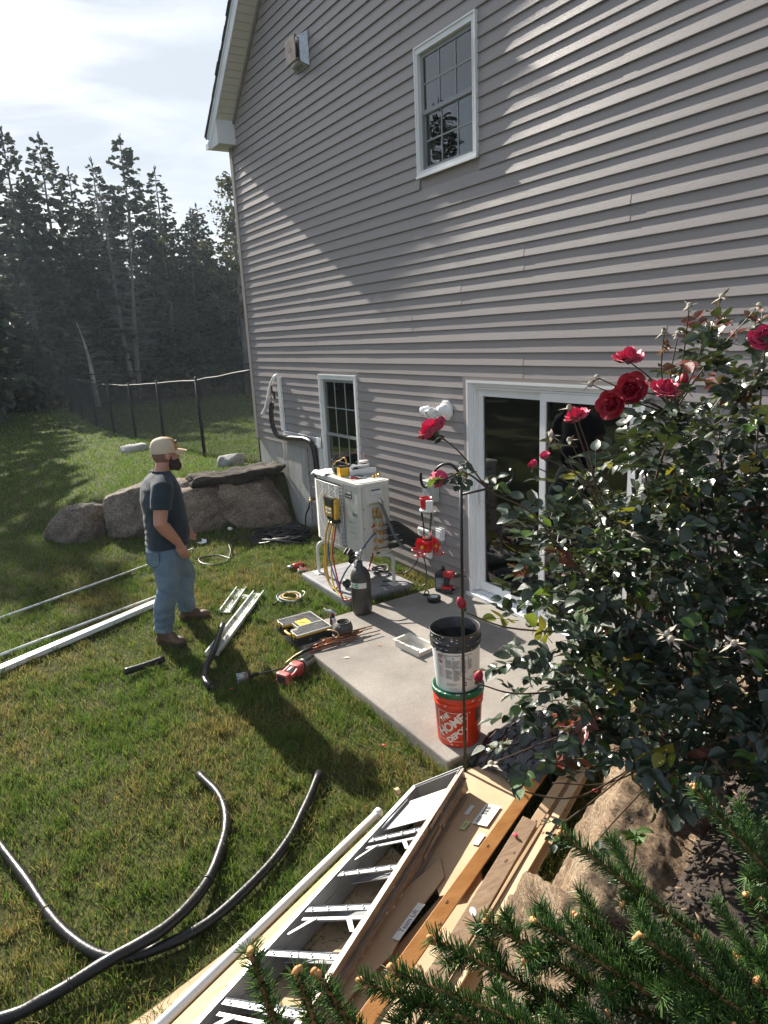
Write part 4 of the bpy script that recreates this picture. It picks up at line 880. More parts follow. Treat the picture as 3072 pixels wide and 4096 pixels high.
# ------------------------------------------------------------------ outdoor heat pump unit on its stand
UX, UY, UZ, UW_, UD, UH = 3.48, -.80, .35, .88, .35, .725
def build_unit():
    mc = mat('ivory_enamel', (.56, .56, .52), .36, var=.05, vscale=3, spec=.5); ml = mat('ivory_lid', (.60, .60, .565), .4, var=.06, vscale=6)
    o = empty('heat_pump_unit', (UX, UY, UZ), label='ivory outdoor heat pump unit with a wire fan grille', cat='heat pump')
    # cabinet shell: open fan mouth on the front
    mb = MB(); gx = .575
    def rr_poly(x0, x1, y0, y1, r_, n=5):
        P = []
        for cx, cy, a in ((x1-r_, y0+r_, -90), (x1-r_, y1-r_, 0), (x0+r_, y1-r_, 90), (x0+r_, y0+r_, 180)):
            for i in range(n+1): t = R(a+90*i/n); P.append((cx+r_*math.cos(t), cy+r_*math.sin(t)))
        return P
    P = rr_poly(0, UW_, 0, UD, .035); mb.prism(P, UH-.03, off=0); mb.build('cabinet', mc, o)
    P = rr_poly(-.006, UW_+.006, -.008, UD+.005, .038); mb = MB(); mb.prism(P, .03, off=UH-.03); P2 = rr_poly(.02, UW_-.02, .02, UD-.02, .03); mb.prism(P2, .006, off=UH); mb.build('lid', ml, o)
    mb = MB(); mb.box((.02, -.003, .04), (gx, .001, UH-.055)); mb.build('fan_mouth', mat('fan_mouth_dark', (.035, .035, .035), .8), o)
    mb = MB(); M = frame_m((.30, -.0035, .345), (1, 0, 0), (0, 0, 1)); mb.lathe([(.262, .0), (.262, .006), (.25, .006), (.25, 0)], 40, m=M); mb.build('fan_ring', mc, o)
    mb = MB(); mb.lathe([(0, .007), (.05, .007), (.055, 0)], 20, m=M); mb.build('fan_hub', M_BLACK, o)
    for k in range(3):
        mb = MB(); a = k*2.094+.5; pts = [(.045*math.cos(a), .045*math.sin(a))]+[(.235*math.cos(a+t), .235*math.sin(a+t)) for t in (-.1, .15, .4, .65, .85)]+[(.05*math.cos(a+1.0), .05*math.sin(a+1.0))]; mb.prism(pts, .002, M, off=.003); mb.build('fan_blade', mat('fan_grey', (.10, .10, .105), .5), o)
    mg = mat('white_grille_wire', (.82, .82, .80), .3)
    mb = MB(); nw = 46
    for i in range(nw):
        z = .045+(UH-.105)*i/(nw-1); b = .034; mb.tube([(.012, -.004, z), (.03, -b*.8, z), (.06, -b, z), (gx-.05, -b, z), (gx-.015, -b*.8, z), (gx, -.004, z)], .0029, 5, cap=False)
    g = mb.build('fan_grille', mg, o); g['kind'] = 'stuff'
    for xx in (.06, .2, .34, .47, gx-.04):
        mb = MB(); mb.tube([(xx, -.031, .045), (xx, -.031, UH-.06)], .0028, 5); mb.build('grille_upright', mg, o)
    mb = MB(); mb.box((gx+.018, -.0015, .02), (gx+.021, 0.0, UH-.035)); mb.build('panel_seam', M_DARK, o)
    for z in (.18, .28): 
        mb = MB(); mb.bbox((.66, -.006, z), (.80, .004, z+.05), .012); mb.build('panel_emboss', mc, o)
    mb = MB(); mb.box((.74, -.002, .40), (.83, .002, .435)); mb.build('hand_hold', mat('hand_hold_grey', (.22, .23, .23), .6), o)
    # name badge
    b = empty('name_badge', (.618, -.0015, .565)); b.parent = o
    mb = MB(); mb.box((0, -.002, 0), (.125, .0, .075)); mb.build('badge_plate', M_BLACK, b)
    mwt = mat('badge_white', (.8, .8, .8), .5); mb = MB(); mb.box((.006, -.0024, .038), (.119, -.002, .071)); mb.build('badge_outline', mwt, b); mb = MB(); mb.box((.0085, -.0027, .0405), (.1165, -.0024, .0685)); mb.build('badge_field', M_BLACK, b)
    fm = lambda x, z: frame_m((x, -.0032, z), (1, 0, 0), (0, 0, 1))
    text_obj('lettering', 'DURASTAR', .0235, mwt, b, fm(.0625, .0545), bold=.0008); text_obj('lettering', 'SIRIUS HEAT', .018, mwt, b, fm(.0625, .019), bold=.0006)
    # ---- service side (faces +x)
    S = lambda y, z: (UW_+.001, y, z)
    mb = MB()
    for y in (.03, .17, .245): mb.box((UW_, y-.0012, .02), (UW_+.0014, y+.0012, UH-.035))
    mb.build('side_seams', mat('seam_grey', (.16, .16, .15), .6), o)
    mb = MB(); mb.add([S(.065, .50), S(.265, .50), S(.265, .70), S(.065, .70), (UW_+.055, .085, .545), (UW_+.055, .245, .545), (UW_+.02, .25, .685), (UW_+.02, .08, .685)], [(0, 1, 5, 4), (1, 2, 6, 5), (2, 3, 7, 6), (3, 0, 4, 7), (4, 5, 6, 7)]); e = mb.build('electrical_cover', mc, o)
    mb = MB(); mb.box((UW_, .055, .49), (UW_+.004, .275, .71)); mb.build('cover_flange', mc, o)
    Fs = lambda y, z: frame_m((UW_+.0305, y, z), (0, 1, 0), (-.035, 0, .14))
    mb = MB(); mb.box((-.05, -.022, .0102), (.05, .022, .0112), Fs(.165, .64)); mb.build('warning_label', mat('label_white', (.78, .78, .8), .5), e)
    mb = MB(); mb.box((-.05, .010, .0113), (.05, .022, .0119), Fs(.165, .64)); mb.build('label_header', M_BLACK, e)
    mb = MB(); [mb.box((-.046, -.018+.0055*i, .0113), (.046-.012*(i % 3), -.0165+.0055*i, .0117), Fs(.165, .64)) for i in range(5)]; mb.build('label_print', mat('print_grey', (.2, .2, .25), .6), e)
    def valve(y, z, big=False, red=False):
        v = empty('service_valve', (UW_, y, z)); v.parent = o
        mb = MB(); mb.bbox((0, -.014, -.014), (.022, .014, .014), .004); mb.cyl((.018, 0, 0), (.045, 0, 0), .011, n=8); mb.cyl((.03, 0, 0), (.03, .0, .028), .008, n=8); mb.lathe([(.012, .0), (.012, .012), (.006, .016), (0, .016)], 6, (.03, 0, .024))
        if big: mb.tube([(.02, 0, 0), (.032, -.004, -.03), (.02, -.006, -.065)], .011, 8)
        mb.build('brass_body', M_BRASS, v)
        if red: m2 = MB(); m2.cyl((.03, -.012, -.004), (.034, -.045, -.012), .009, n=8); m2.build('red_cap', M_RED, v)
    valve(.148, .444, True); valve(.19, .444, True); valve(.215, .377)
    for i, (za, zb) in enumerate(((.316, .296), (.236, .215), (.152, .130), (.070, None))):
        valve(.149, za, red=(i == 0))
        if zb: valve(.214, zb)
    mb = MB(); [mb.box((UW_, .04, z), (UW_+.0016, .046, z+.02)) for z in (.47, .28, .10)]; mb.build('side_slots', M_DARK, o)
    mb = MB(); mb.box((UW_, .16, .012), (UW_+.0016, .20, .03)); mb.build('drain_slot', M_DARK, o)
    # ---- stand
    ms = mat('white_powder_coat', (.62, .63, .62), .4, var=.05); st = empty('unit_stand', (UX, UY, 0), label='white tubular metal stand carrying the heat pump', cat='stand')
    h = UZ-.005
    for x in (.06, .86):
        for y, s in ((-.07, 1), (.36, -1)):
            mb = MB(); mb.tube(spline([(x, y, .008), (x, y, .14), (x, y+s*.0, .26), (x, y+s*.025, .318), (x, y+s*.09, .332), (x, y+s*.16, .333)], 5), .0165, 10); mb.build('leg', ms, st)
            mb = MB(); mb.bbox((x-.065, y-.045, .002), (x+.065, y+.045, .009), .003); f = mb.build('foot_plate', ms, st)
            mb = MB(); [mb.cyl((x+a, y+b, .009), (x+a, y+b, .014), .006, n=6) for a in (-.045, .045) for b in (-.03, .03)]; mb.build('bolts', M_STEEL, f)
    for y in (.05, .29): mb = MB(); mb.bbox((.02, y-.02, .315), (.90, y+.02, .3445), .005); mb.build('cross_bar', ms, st)
    mb = MB(); mb.cyl((.06, .06, .344), (.06, .06, .36), .018, n=10); mb.build('rubber_mount', M_BLACK, st)
    # ---- conduit whip and line sets
    Wd = lambda *p: [(UX+a, UY+b, UZ+c) for a, b, c in p]
    c = empty('conduit_whip', (UX+UW_+.05, UY+.20, UZ+.54), label='flexible grey conduit looping from the unit to the wall', cat='conduit'); q = Vector(c.location)
    mcd = mat('grey_liquidtight', (.085, .095, .10), .45)
    pts = [Vector(p)-q for p in Wd((UW_+.05, .20, .54), (UW_+.075, .215, .47), (UW_+.115, .26, .30), (UW_+.15, .33, .13), (UW_+.16, .45, .035), (UW_+.11, .62, .03), (UW_+.04, .76, .09))]
    mb = MB(); mb.tube(spline(pts, 7), .015, 10); mb.build('hose', mcd, c); mb = MB(); mb.cyl((-.006, -.006, .03), (.008, .006, -.02), .021, n=8); mb.build('connector', M_STEEL, c)
    ends = [(.0, .795, .06), (-.03, .795, .03), (.02, .795, .0), (-.02, .795, -.03), (.03, .795, -.06)]
    labs = ('topmost', 'second', 'third', 'fourth', 'lowest'); starts = [(.225, .300), (.235, .245), (.225, .215), (.235, .150), (.20, .075)]
    for i, (sy, sz) in enumerate(starts):
        ln = empty('line_set_pipe', (UX+UW_+.03, UY+sy, UZ+sz), label=f'{labs[i]} of the five black insulated pipes from unit to wall', cat='pipe', group='insulated line set pipes'); q = Vector(ln.location); e = ends[i]; yo = .05 if i < 4 else .08
        pts = [Vector(p)-q for p in Wd((UW_+.035, sy+yo, sz), (UW_+.06, sy+yo+.07, sz+.005), (UW_+.05, sy+yo+.2, sz*.6+.04), (UW_+.02+e[0], .66, e[2]+.02), (UW_-.04+e[0]*.5, .795, e[2]))]
        mb = MB(); mb.tube(spline(pts, 7), .0255, 12); mb.build('insulation', M_BLACKRUB, ln)
        y0 = -.01 if i in (0, 2) else -.075
        mb = MB(); mb.tube([(0, y0, 0), (.005, yo+.03, .0)], .006, 6); mb.build('copper_pipe', M_COPPER, ln); mb = MB(); mb.cyl((0, y0-.004, 0), (0, y0+.022, 0), .012, n=6); mb.build('flare_nut', M_BRASS, ln)
    o2 = empty('line_cover_cap', (4.33, -.014, .345), label='white wall cap where the line set enters the siding', cat='wall cap'); mb = MB(); mb.bbox((-.10, -.045, -.15), (.11, -.0, .16), .02); mb.build('cap', M_WHITE, o2); mb = MB(); mb.bbox((-.085, -.055, .12), (.095, -.045, .15), .004); mb.build('cap_lip', M_WHITE, o2)
    for nm, pts, lab in (('control_cable', [(4.30, -.1, .28), (4.30, -.13, .15), (4.20, -.2, .03), (4.12, -.3, .016)], 'black cable dropping from the line set to the coil on the pad'), ('control_cable', [(4.36, -.1, .27), (4.44, -.12, .16), (4.50, -.16, .0), (4.47, -.24, -.04), (4.40, -.33, .012), (4.30, -.42, .010), (4.22, -.5, .010)], 'black cable looping through the grass behind the stand foot')):
        c = empty(nm, pts[0], label=lab, cat='cable', group='loose black cables by the unit'); mb = MB(); mb.tube([p-Vector(pts[0]) for p in spline(pts, 7)], .006, 6); mb.build('cable', M_BLACK, c)
    c = empty('cable_coil', (3.97, -.37, .0), label='coil of black cable lying on the back of the grey pad', cat='cable'); mb = MB(); rr = random.Random(4); pts = []
    for i in range(90): a = i*.42; pts.append((.095*math.cos(a)*(1+.12*math.sin(i*.21)), .075*math.sin(a)*(1+.15*math.cos(i*.17)), .009+.052*i/90*(1+.4*math.sin(i*.9))))
    mb.tube(spline(pts, 2), .0055, 6); mb.build('loops', M_BLACK, c)
build_unit()

def build_on_top():
    zt = UZ+UH+.007
    o = empty('cleaning_cloth', (3.60, -.70, zt), label='white cloth draped over the back left corner of the unit', cat='cloth')
    n, m = 16, 14; V = []; 
    for i in range(n):
        for j in range(m):
            x = -.17+.30*i/(n-1); y = -.13+.20*j/(m-1); z = .012+.018*noise.noise(Vector((x*14, y*14, 2)))+.012*noise.noise(Vector((x*30, y*30, 5)))
            ov = max(0, -(x+.12)); z -= ov*.5; ov2 = max(0, -(y+.10)); z -= ov2*.8; V.append((x, y, max(z, -.04)))
    F = [(i*m+j, (i+1)*m+j, (i+1)*m+j+1, i*m+j+1) for i in range(n-1) for j in range(m-1)]; mb = MB(); mb.add(V, F, True); mb.add([(x, y, z-.003) for x, y, z in V], [f[::-1] for f in F], True); mb.build('cloth', mat('white_cotton', (.72, .72, .73), .9), o)
    o = empty('tool_pouch', (3.80, -.66, zt), label='black soft tool pouch with a yellow strap on top of the unit', cat='pouch'); mk = mat('black_canvas', (.02, .02, .022), .8, bump=.3, bscale=120)
    mb = MB(); mb.lathe([(.0, .0), (.082, .003), (.098, .03), (.10, .065), (.088, .098), (.080, .102), (.078, .07), (.07, .02), (0, .015)], 22, m=Matrix.Diagonal((1.35, .85, 1, 1))); mb.build('pouch_body', mk, o)
    mb = MB(); mb.bbox((.06, .02, .0), (.22, .08, .085), .02); mb.build('side_pocket', mk, o)
    mb = MB(); mb.tube(spline([(-.035, -.07, .095), (-.02, -.04, .13), (.02, -.02, .145), (.05, -.0, .17), (.085, .0, .165), (.085, .02, .10)], 6), .008, 8, flat=.5); mb.build('yellow_strap', mat('yellow_webbing', (.55, .33, .05), .7), o)
    mb = MB(); mb.tube(spline([(-.035, -.075, .14), (-.033, -.078, .08), (.0, -.085, .03), (.02, -.09, .005)], 5), .0045, 6); mb.build('cord', mat('tan_cord', (.45, .33, .12), .7), o)
    mb = MB(); mb.ell((-.035, -.075, .148), (.01, .01, .01)); mb.build('knob', M_BLACK, o)
    o = empty('yellow_box', (3.905, -.705, zt), (0, 0, -.12), label='small open yellow plastic box on top of the unit', cat='box'); my = M_YELLOW; s = .045
    mb = MB(); mb.box((-s, -s, 0), (s, s, .004)); mb.build('bottom', my, o)
    for a, b in (((-s, -s, .0), (s, -s+.004, .088)), ((-s, s-.004, .0), (s, s, .088)), ((-s, -s, .0), (-s+.004, s, .088)), ((s-.004, -s, .0), (s, s, .088))): mb = MB(); mb.box(a, b); mb.build('side_panel', my, o)
    o = empty('duct_offcut_tray', (4.00, -.55, zt), (0, 0, 1.33), label='white plastic duct offcut holding paper napkins on the unit', cat='tray'); mw = mat('white_pvc', (.77, .78, .78), .42)
    mb = MB(); pr = [(-.05, .07), (-.052, .03), (-.04, .006), (-.02, .0), (.03, .0), (.05, .012), (.055, .055), (.05, .055), (.045, .016), (.03, .006), (-.02, .006), (-.035, .012), (-.046, .032), (-.045, .07)]; M = frame_m((-.13, 0, 0), (0, 1, 0), (0, 0, 1)); mb.prism(pr, .27, M); mb.build('shell', mw, o)
    mn = mat('paper_napkin', (.78, .78, .76), .9)
    for i, (x, a) in enumerate(((-.07, .5), (-.02, -.3), (.03, .2))): mb = MB(); mb.add([(x-.05, -.03, .01), (x+.05, -.02, .01), (x+.06, .02, .09+.01*i), (x+.0, .035, .115-.012*i), (x-.05, .02, .08)], [(0, 1, 2, 3, 4)]); mb.add([(x-.03, .03, .01), (x+.06, .03, .02), (x+.05, -.01, .10), (x-.03, -.02, .095)], [(0, 1, 2, 3)]); mb.build('napkin', mn, o)
    o = empty('drink_cup', (3.93, -.47, zt), label='clear takeaway cup with orange print, lid and orange straw', cat='cup'); mp = glass_mat('clear_plastic_cup', (.86, .86, .87), .15, 1.35)
    mb = MB(); mb.lathe([(0, .002), (.030, .002), (.043, .118)], 20); mb.build('cup_wall', mp, o); mb = MB(); mb.lathe([(.045, .112), (.047, .118), (.045, .126), (.03, .128), (0, .128)], 20); mb.build('lid', mat('milky_lid', (.72, .72, .72), .35), o)
    mb = MB(); mb.lathe([(0, .004), (.028, .004), (.033, .04), (0, .04)], 16); mb.build('drink', mat('pale_iced_drink', (.55, .48, .42), .3), o)
    mo = mat('orange_print', (.75, .16, .03), .5)
    for a0 in (-1.6, .2, 2.3): mb = MB(); mb.lathe([(.0345, .022), (.0415, .098)], 6, a0=a0, a1=a0+.75); mb.build('print_patch', mo, o)
    mb = MB(); mb.tube([(0, 0, .01), (-.002, .0, .2)], .0045, 8); mb.build('straw', mat('orange_straw', (.85, .13, .04), .4), o)
    for i, (x, y, a, c1, c2, lab) in enumerate(((4.135, -.655, 1.15, M_RED, M_BLACK, 'red and black handled pliers at the front edge of the unit top'), (4.11, -.585, 1.3, mat('teal_grip', (.03, .16, .18), .5), M_BLACK, 'teal handled pliers behind the red ones on the unit top'))):
        o = empty('pliers', (x, y, zt), (0, 0, a), label=lab, cat='pliers', group='pliers on the unit')
        for s, mm in ((-1, c1), (1, c2)): mb = MB(); mb.tube(spline([(-.09, s*.028, .012), (-.05, s*.024, .012), (-.01, s*.008, .012)], 4), [.009]*8+[.006], 8); mb.build('grip', mm, o)
        mb = MB(); mb.bbox((-.012, -.014, .004), (.02, .014, .018), .004); mb.bbox((.018, -.009, .005), (.07, -.001, .016), .003); mb.bbox((.018, .001, .005), (.07, .009, .016), .003); mb.build('jaws', M_STEEL, o)
    for i, (x, y, h, lab) in enumerate(((4.195, -.53, .03, 'shortest brass flare nut at the near end of the row'), (4.19, -.49, .036, 'middle brass flare nut of the row on the unit'), (4.18, -.455, .045, 'tallest brass flare nut at the far end of the row'))):
        o = empty('brass_nut', (x, y, zt), label=lab, cat='fitting', group='brass nuts on the unit'); mb = MB(); mb.lathe([(.006, 0), (.015, 0), (.015, h*.5), (.011, h*.55), (.011, h), (.006, h), (.006, 0)], 6, smooth=False); mb.build('nut', M_BRASS, o)
build_on_top()

# ------------------------------------------------------------------ gauge manifold, hoses, nitrogen bottle
def build_gauges():
    o = empty('gauge_manifold', (3.905, -.852, .79), label='black and yellow digital gauge manifold hanging on the fan grille', cat='gauge'); my = mat('ochre_plastic', (.55, .33, .04), .5)
    mb = MB(); mb.prism([(-.075, -.10), (.075, -.10), (.088, .06), (.082, .105), (-.082, .105), (-.088, .06)], .05, frame_m((0, .01, 0), (1, 0, 0), (0, 0, 1))); mb.build('case', mat('charcoal_plastic', (.03, .032, .03), .5), o)
    mb = MB(); mb.box((-.066, -.0425, .012), (.066, -.040, .092)); mb.build('screen', mat('dark_lcd', (.045, .052, .042), .25), o)
    mb = MB(); mb.box((-.066, -.0435, -.088), (.066, -.040, .008)); k = mb.build('key_panel', my, o); mbt = mat('button_blue', (.25, .45, .55), .5); mwt = mat('button_white', (.6, .6, .55), .5)
    for i, (x, z) in enumerate(((-.04, -.015), (0, -.02), (.04, -.015), (-.04, -.05), (.0, -.055), (.04, -.05))): mb = MB(); mb.lathe([(.012, 0), (.012, .003), (0, .003)], 10, m=frame_m((x, -.0435, z), (1, 0, 0), (0, 0, 1))); mb.build('button', mbt if i == 1 else mwt, k)
    mb = MB(); mb.tube([(-.085, .0, -.125), (.10, .0, -.125)], .02, 10); [mb.tube([(x, 0, -.125), (x, -.004, -.165)], .010, 8) for x in (-.06, -.01, .03, .07)]; mb.bbox((-.07, -.02, -.12), (.07, .02, -.095), .008); mb.build('valve_body', M_BLACK, o)
    for x in (-.09, .105): mb = MB(); mb.lathe([(0, 0), (.022, .002), (.022, .02), (0, .022)], 10, m=frame_m((x, 0, -.125), (0, 1, 0), (0, 0, 1))); mb.build('knob', M_BLACK, o)
    mb = MB(); mb.tube(spline([(.0, .02, .10), (.02, .03, .16), (.05, .035, .2), (.04, .03, .15)], 5), .004, 6); mb.build('hanging_hook', M_STEEL, o)
    for x, lab in ((-.115, 'left'), (.12, 'right'), (.135, 'right')):
        o2 = empty('pipe_clamp', (3.905+x, -.862-(.02 if x == .135 else 0), .79), (0, .12 if x > 0 else -.06, 0), label={'-0.115': 'ochre clamp probe hanging left of the gauge manifold', '0.12': 'ochre clamp probe hanging right of the gauge manifold', '0.135': 'front ochre clamp of the pair right of the gauge'}[str(x)], cat='clamp', group='ochre clamp probes'); mb = MB(); mb.prism([(-.02, -.10), (.012, -.10), (.026, .0), (.022, .09), (-.005, .11), (-.024, .08)], .028, frame_m((0, .014, 0), (1, 0, 0), (0, 0, 1))); mb.build('jaw', my, o2); mb = MB(); mb.cyl((0, -.016, .07), (0, .016, .07), .009, n=10); mb.build('pivot', M_BLACK, o2)
    hy = mat('ochre_hose', (.50, .30, .05), .5); hyy = mat('yellow_hose', (.62, .43, .03), .45); hb = mat('blue_hose', (.015, .06, .16), .45); hr = mat('red_hose', (.32, .012, .02), .45)
    def hose(lab, pts, mm, r_=.008):
        o = empty('gauge_hose', pts[0], label=lab, cat='hose', group='charging hoses at the unit'); mb = MB(); mb.tube([p-Vector(pts[0]) for p in spline(pts, 8)], r_, 8); mb.build('hose', mm, o); mb = MB(); a, b = Vector((0, 0, 0)), (Vector(pts[1])-Vector(pts[0])).normalized()*.03; mb.cyl(a, b, r_*1.35, n=6); mb.build('end_fitting', M_BRASS, o)
    hose('ochre hose hanging straight down from the left of the manifold', [(3.845, -.86, .63), (3.83, -.90, .52), (3.84, -.93, .35), (3.90, -.98, .15), (4.02, -1.0, .05), (4.12, -1.0, .02), (4.16, -.98, .05)], hy, .011)
    hose('second ochre hose looping beside the first under the manifold', [(3.895, -.86, .63), (3.92, -.91, .52), (3.91, -.94, .38), (3.92, -.97, .22), (4.01, -1.0, .08)], hy, .009)
    hose('yellow hose from the manifold to the nitrogen bottle', [(3.935, -.86, .63), (3.96, -.90, .52), (3.975, -.93, .36), (4.08, -1.0, .16), (4.22, -1.04, .05), (4.4, -1.03, .015), (4.58, -.99, .04)], hyy)
    hose('blue hose from manifold looping to the service valve', [(3.885, -.86, .63), (3.90, -.91, .50), (3.97, -.96, .30), (4.20, -1.02, .15), (4.33, -1.05, .08), (4.36, -1.06, .16), (4.47, -1.06, .30), (4.52, -1.04, .37), (4.48, -.9, .46), (4.42, -.72, .57), (4.41, -.665, .587)], hb)
    hose('red hose from manifold looping to the lowest service valve', [(3.975, -.86, .63), (4.0, -.90, .5), (4.03, -.95, .34), (4.24, -1.02, .15), (4.37, -1.06, .0+.05), (4.45, -1.06, .02), (4.60, -1.03, .10), (4.66, -.97, .26), (4.56, -.84, .35), (4.45, -.74, .39), (4.41, -.715, .40)], hr)
    # bottle
    o = empty('nitrogen_bottle', (4.765, -1.065, 0), label='dark scuffed nitrogen bottle with a regulator on the patio corner', cat='gas cylinder'); mt = mat('scuffed_black_steel', (.030, .028, .026), .42, col2=(.085, .075, .065), vscale=9, ramp=(.42, .8), bump=.15, bscale=50)
    mb = MB(); mb.lathe([(0, .004), (.065, .0), (.082, .012), (.09, .035), (.091, .32), (.088, .36), (.075, .40), (.05, .43), (.03, .445), (.026, .47), (.026, .49), (.0, .49)], 32); mb.build('body', mt, o)
    mb = MB(); mb.lathe([(.0915, .265), (.0915, .315)], 14, a0=-1.75, a1=.05); mb.build('label', mat('worn_label', (.52, .53, .50), .6, col2=(.66, .66, .63), vscale=20), o)
    mb = MB(); a = -.95
    c = Vector((.0925*math.cos(a), .0925*math.sin(a), .29)); mb.prism([(-.024, 0), (0, -.024), (.024, 0), (0, .024)], .001, frame_m(c, (-math.sin(a), math.cos(a), 0), (0, 0, 1))); d = mb.build('green_diamond', mat('label_green', (.02, .30, .20), .5), o)
    mb = MB(); mb.box((-.014, -.003, .0011), (.014, .003, .0016), frame_m(c, (-math.sin(a), math.cos(a), 0), (0, 0, 1))); mb.build('diamond_bar', mat('badge_white', (.8, .8, .8), .5), d)
    mb = MB()
    for i in range(4): 
        a = -1.45; c = Vector((.0925*math.cos(a), .0925*math.sin(a), .275+.008*i)); mb.box((-.016, -.0012, 0), (.014-.006*(i % 2), .0012, .0006), frame_m(c, (-math.sin(a), math.cos(a), 0), (0, 0, 1)))
    mb.build('label_print', mat('print_dark', (.08, .1, .09), .6), o)
    mb = MB(); mb.cyl((0, 0, .485), (0, 0, .56), .015, n=10); mb.cyl((0, 0, .53), (-.06, -.015, .53), .013, n=10); mb.build('valve_stem', M_STEEL, o)
    mb = MB(); mb.lathe([(.0, .0), (.035, .0), (.038, .008), (.03, .016), (0, .016)], 8, (0, 0, .56)); mb.build('valve_handwheel', M_STEEL, o)
    mb = MB(); mb.ell((-.085, -.02, .53), (.036, .036, .036)); mb.cyl((-.085, -.02, .53), (-.11, -.03, .46), .02, .026, n=12); mb.build('regulator', M_BLACK, o)
    for i, d in enumerate(((-.06, -.06, .575), (-.14, -.05, .56))):
        F = frame_m(d, (.8, -.6, 0), (.3, .4, .8)); mb = MB(); mb.lathe([(0, -.02), (.03, -.02), (.034, .012), (.030, .014), (0, .014)], 20, m=F); g = mb.build('pressure_gauge', M_BLACK, o); mb = MB(); mb.lathe([(0, .0146), (.029, .0146)], 20, m=F); mb.build('dial', mat('dial_white', (.75, .75, .72), .4), g); mb = MB(); mb.box((-.0015, 0, .015), (.0015, .022, .0155), F @ Matrix.Rotation(.7+i, 4, 'Z')); mb.build('needle', M_RED, g)
build_gauges()
# ------------------------------------------------------------------ the man
def build_person():
    O = Vector((4.0, -2.5, LOW)); L = lambda *p: Vector(p)-O
    P = empty('person', O, label='bearded man in navy t-shirt, jeans and trucker cap standing on the lawn', cat='person')
    skin = mat('skin', (.42, .20, .135), .5, col2=(.50, .26, .18), vscale=12, ramp=(.3, .7)); skin.node_tree.nodes['Principled BSDF'].inputs['Subsurface Weight'].default_value = .08
    # ---------- joints (world)
    nS, fS = L(4.215, -2.545, 1.335), L(3.775, -2.47, 1.335)
    nE, fE = L(4.285, -2.615, 1.03), L(3.70, -2.42, 1.03)
    nW, fW = L(4.235, -2.475, .825), L(3.735, -2.262, .85)
    hipN, hipF = L(4.085, -2.53, .80), L(3.905, -2.50, .80)
    knN, knF = L(4.13, -2.60, .40), L(3.82, -2.355, .41)
    anN, anF = L(4.09, -2.665, .03), L(3.695, -2.345, .03)
    # ---------- skin body, one surface
    b = MB()
    b.tube([hipN.lerp(hipF, .5)-Vector((0, 0, .05)), L(3.995, -2.505, .95), L(3.995, -2.50, 1.15), L(3.995, -2.50, 1.3)], [.12, .125, .135, .10], 14)
    b.tube([L(3.99, -2.49, 1.30), L(3.985, -2.475, 1.40), L(3.98, -2.45, 1.47)], [.075, .062, .060], 14)
    b.ell(L(3.98, -2.435, 1.56), (.075, .098, .108), 18, k=12)              # skull
    b.ell(L(3.98, -2.395, 1.478), (.062, .072, .070), 16, k=10)             # jaw
    b.ell(L(3.98, -2.345, 1.455), (.032, .026, .028), 10)                   # chin
    b.ell(L(3.98, -2.352, 1.518), (.046, .030, .040), 12)                   # cheeks/upper lip
    b.tube([L(3.98, -2.345, 1.552), L(3.98, -2.322, 1.508), L(3.98, -2.335, 1.497)], [.011, .0165, .012], 8)  # nose
    b.ell(L(3.98, -2.345, 1.572), (.05, .016, .014), 10)                    # brow
    for s in (-1, 1): b.ell(L(3.98+s*.079, -2.428, 1.528), (.011, .022, .034), 10, Matrix.Rotation(.2, 3, 'X'))
    b.tube([L(3.98, -2.336, 1.478), L(3.98, -2.330, 1.474), L(3.98, -2.336, 1.468)], .012, 8)
    for S, E, W in ((nS, nE, nW), (fS, fE, fW)):
        b.tube([S+Vector((0, 0, .0)), S.lerp(E, .35), S.lerp(E, .75), E, E.lerp(W, .25), E.lerp(W, .65), W], [.070, .066, .058, .054, .056, .045, .034], 14)
    for a, k, n in ((hipN, knN, anN), (hipF, knF, anF)): b.tube([a, a.lerp(k, .5), k, k.lerp(n, .4), n], [.085, .075, .055, .052, .04], 12)
    # hands
    def hand(W, d, side, palm_n):
        d = Vector(d).normalized(); pn = Vector(palm_n); pn = (pn-d*pn.dot(d)).normalized(); sd = d.cross(pn)*side
        m = Matrix((sd, d, pn)).transposed()
        b.tube([W, W+d*.03], [.033, .034], 10)
        b.ell(W+d*.055, (.045, .056, .020), 12, m); b.ell(W+d*.078, (.046, .032, .016), 12, m)
        for i, (o, ln) in enumerate(((.034, .074), (.012, .085), (-.011, .08), (-.034, .064))):
            p0 = W+d*(.088-(.006 if i in (0, 3) else 0))+sd*o; p1 = p0+d*ln*.45+pn*ln*.12; p2 = p1+d*ln*.30+pn*ln*.26; p3 = p2+d*ln*.14+pn*ln*.24
            b.tube([p0-d*.02, p0, p1, p2, p3], [.0108, .0105, .0098, .009, .007], 8)
        t0 = W+d*.03+sd*.03; t1 = t0+d*.03+sd*.018+pn*.012; t2 = t1+d*.03+sd*.004+pn*.012; b.tube([t0-sd*.012, t0, t1, t2], [.013, .0125, .0105, .0075], 8)
    hand(nW, (.02, .30, -1), -1, (-.8, .55, .1)); hand(fW, (.05, .22, -1), 1, (.75, .5, .1))
    def sculpt(co):
        w = co+O
        if w.z > 1.40:
            for s in (-1, 1):
                c = Vector((3.98+s*.032, -2.345, 1.548)); dd = (w-c).length
                if dd < .026: co = co+Vector((0, -.010*(1-dd/.026), 0))
            if abs(w.z-1.485) < .006 and w.y > -2.36 and abs(w.x-3.98) < .028: co = co+Vector((0, -.005, 0))
        return co
    voxel_join('body', b, skin, .0058, P, 3, sculpt)
    # eyes
    for s in (-1, 1):
        e = MB(); e.ell(L(3.98+s*.031, -2.352, 1.547), (.011, .010, .009), 10); e.build('eye', mat('eye_dark', (.05, .035, .03), .2), P)
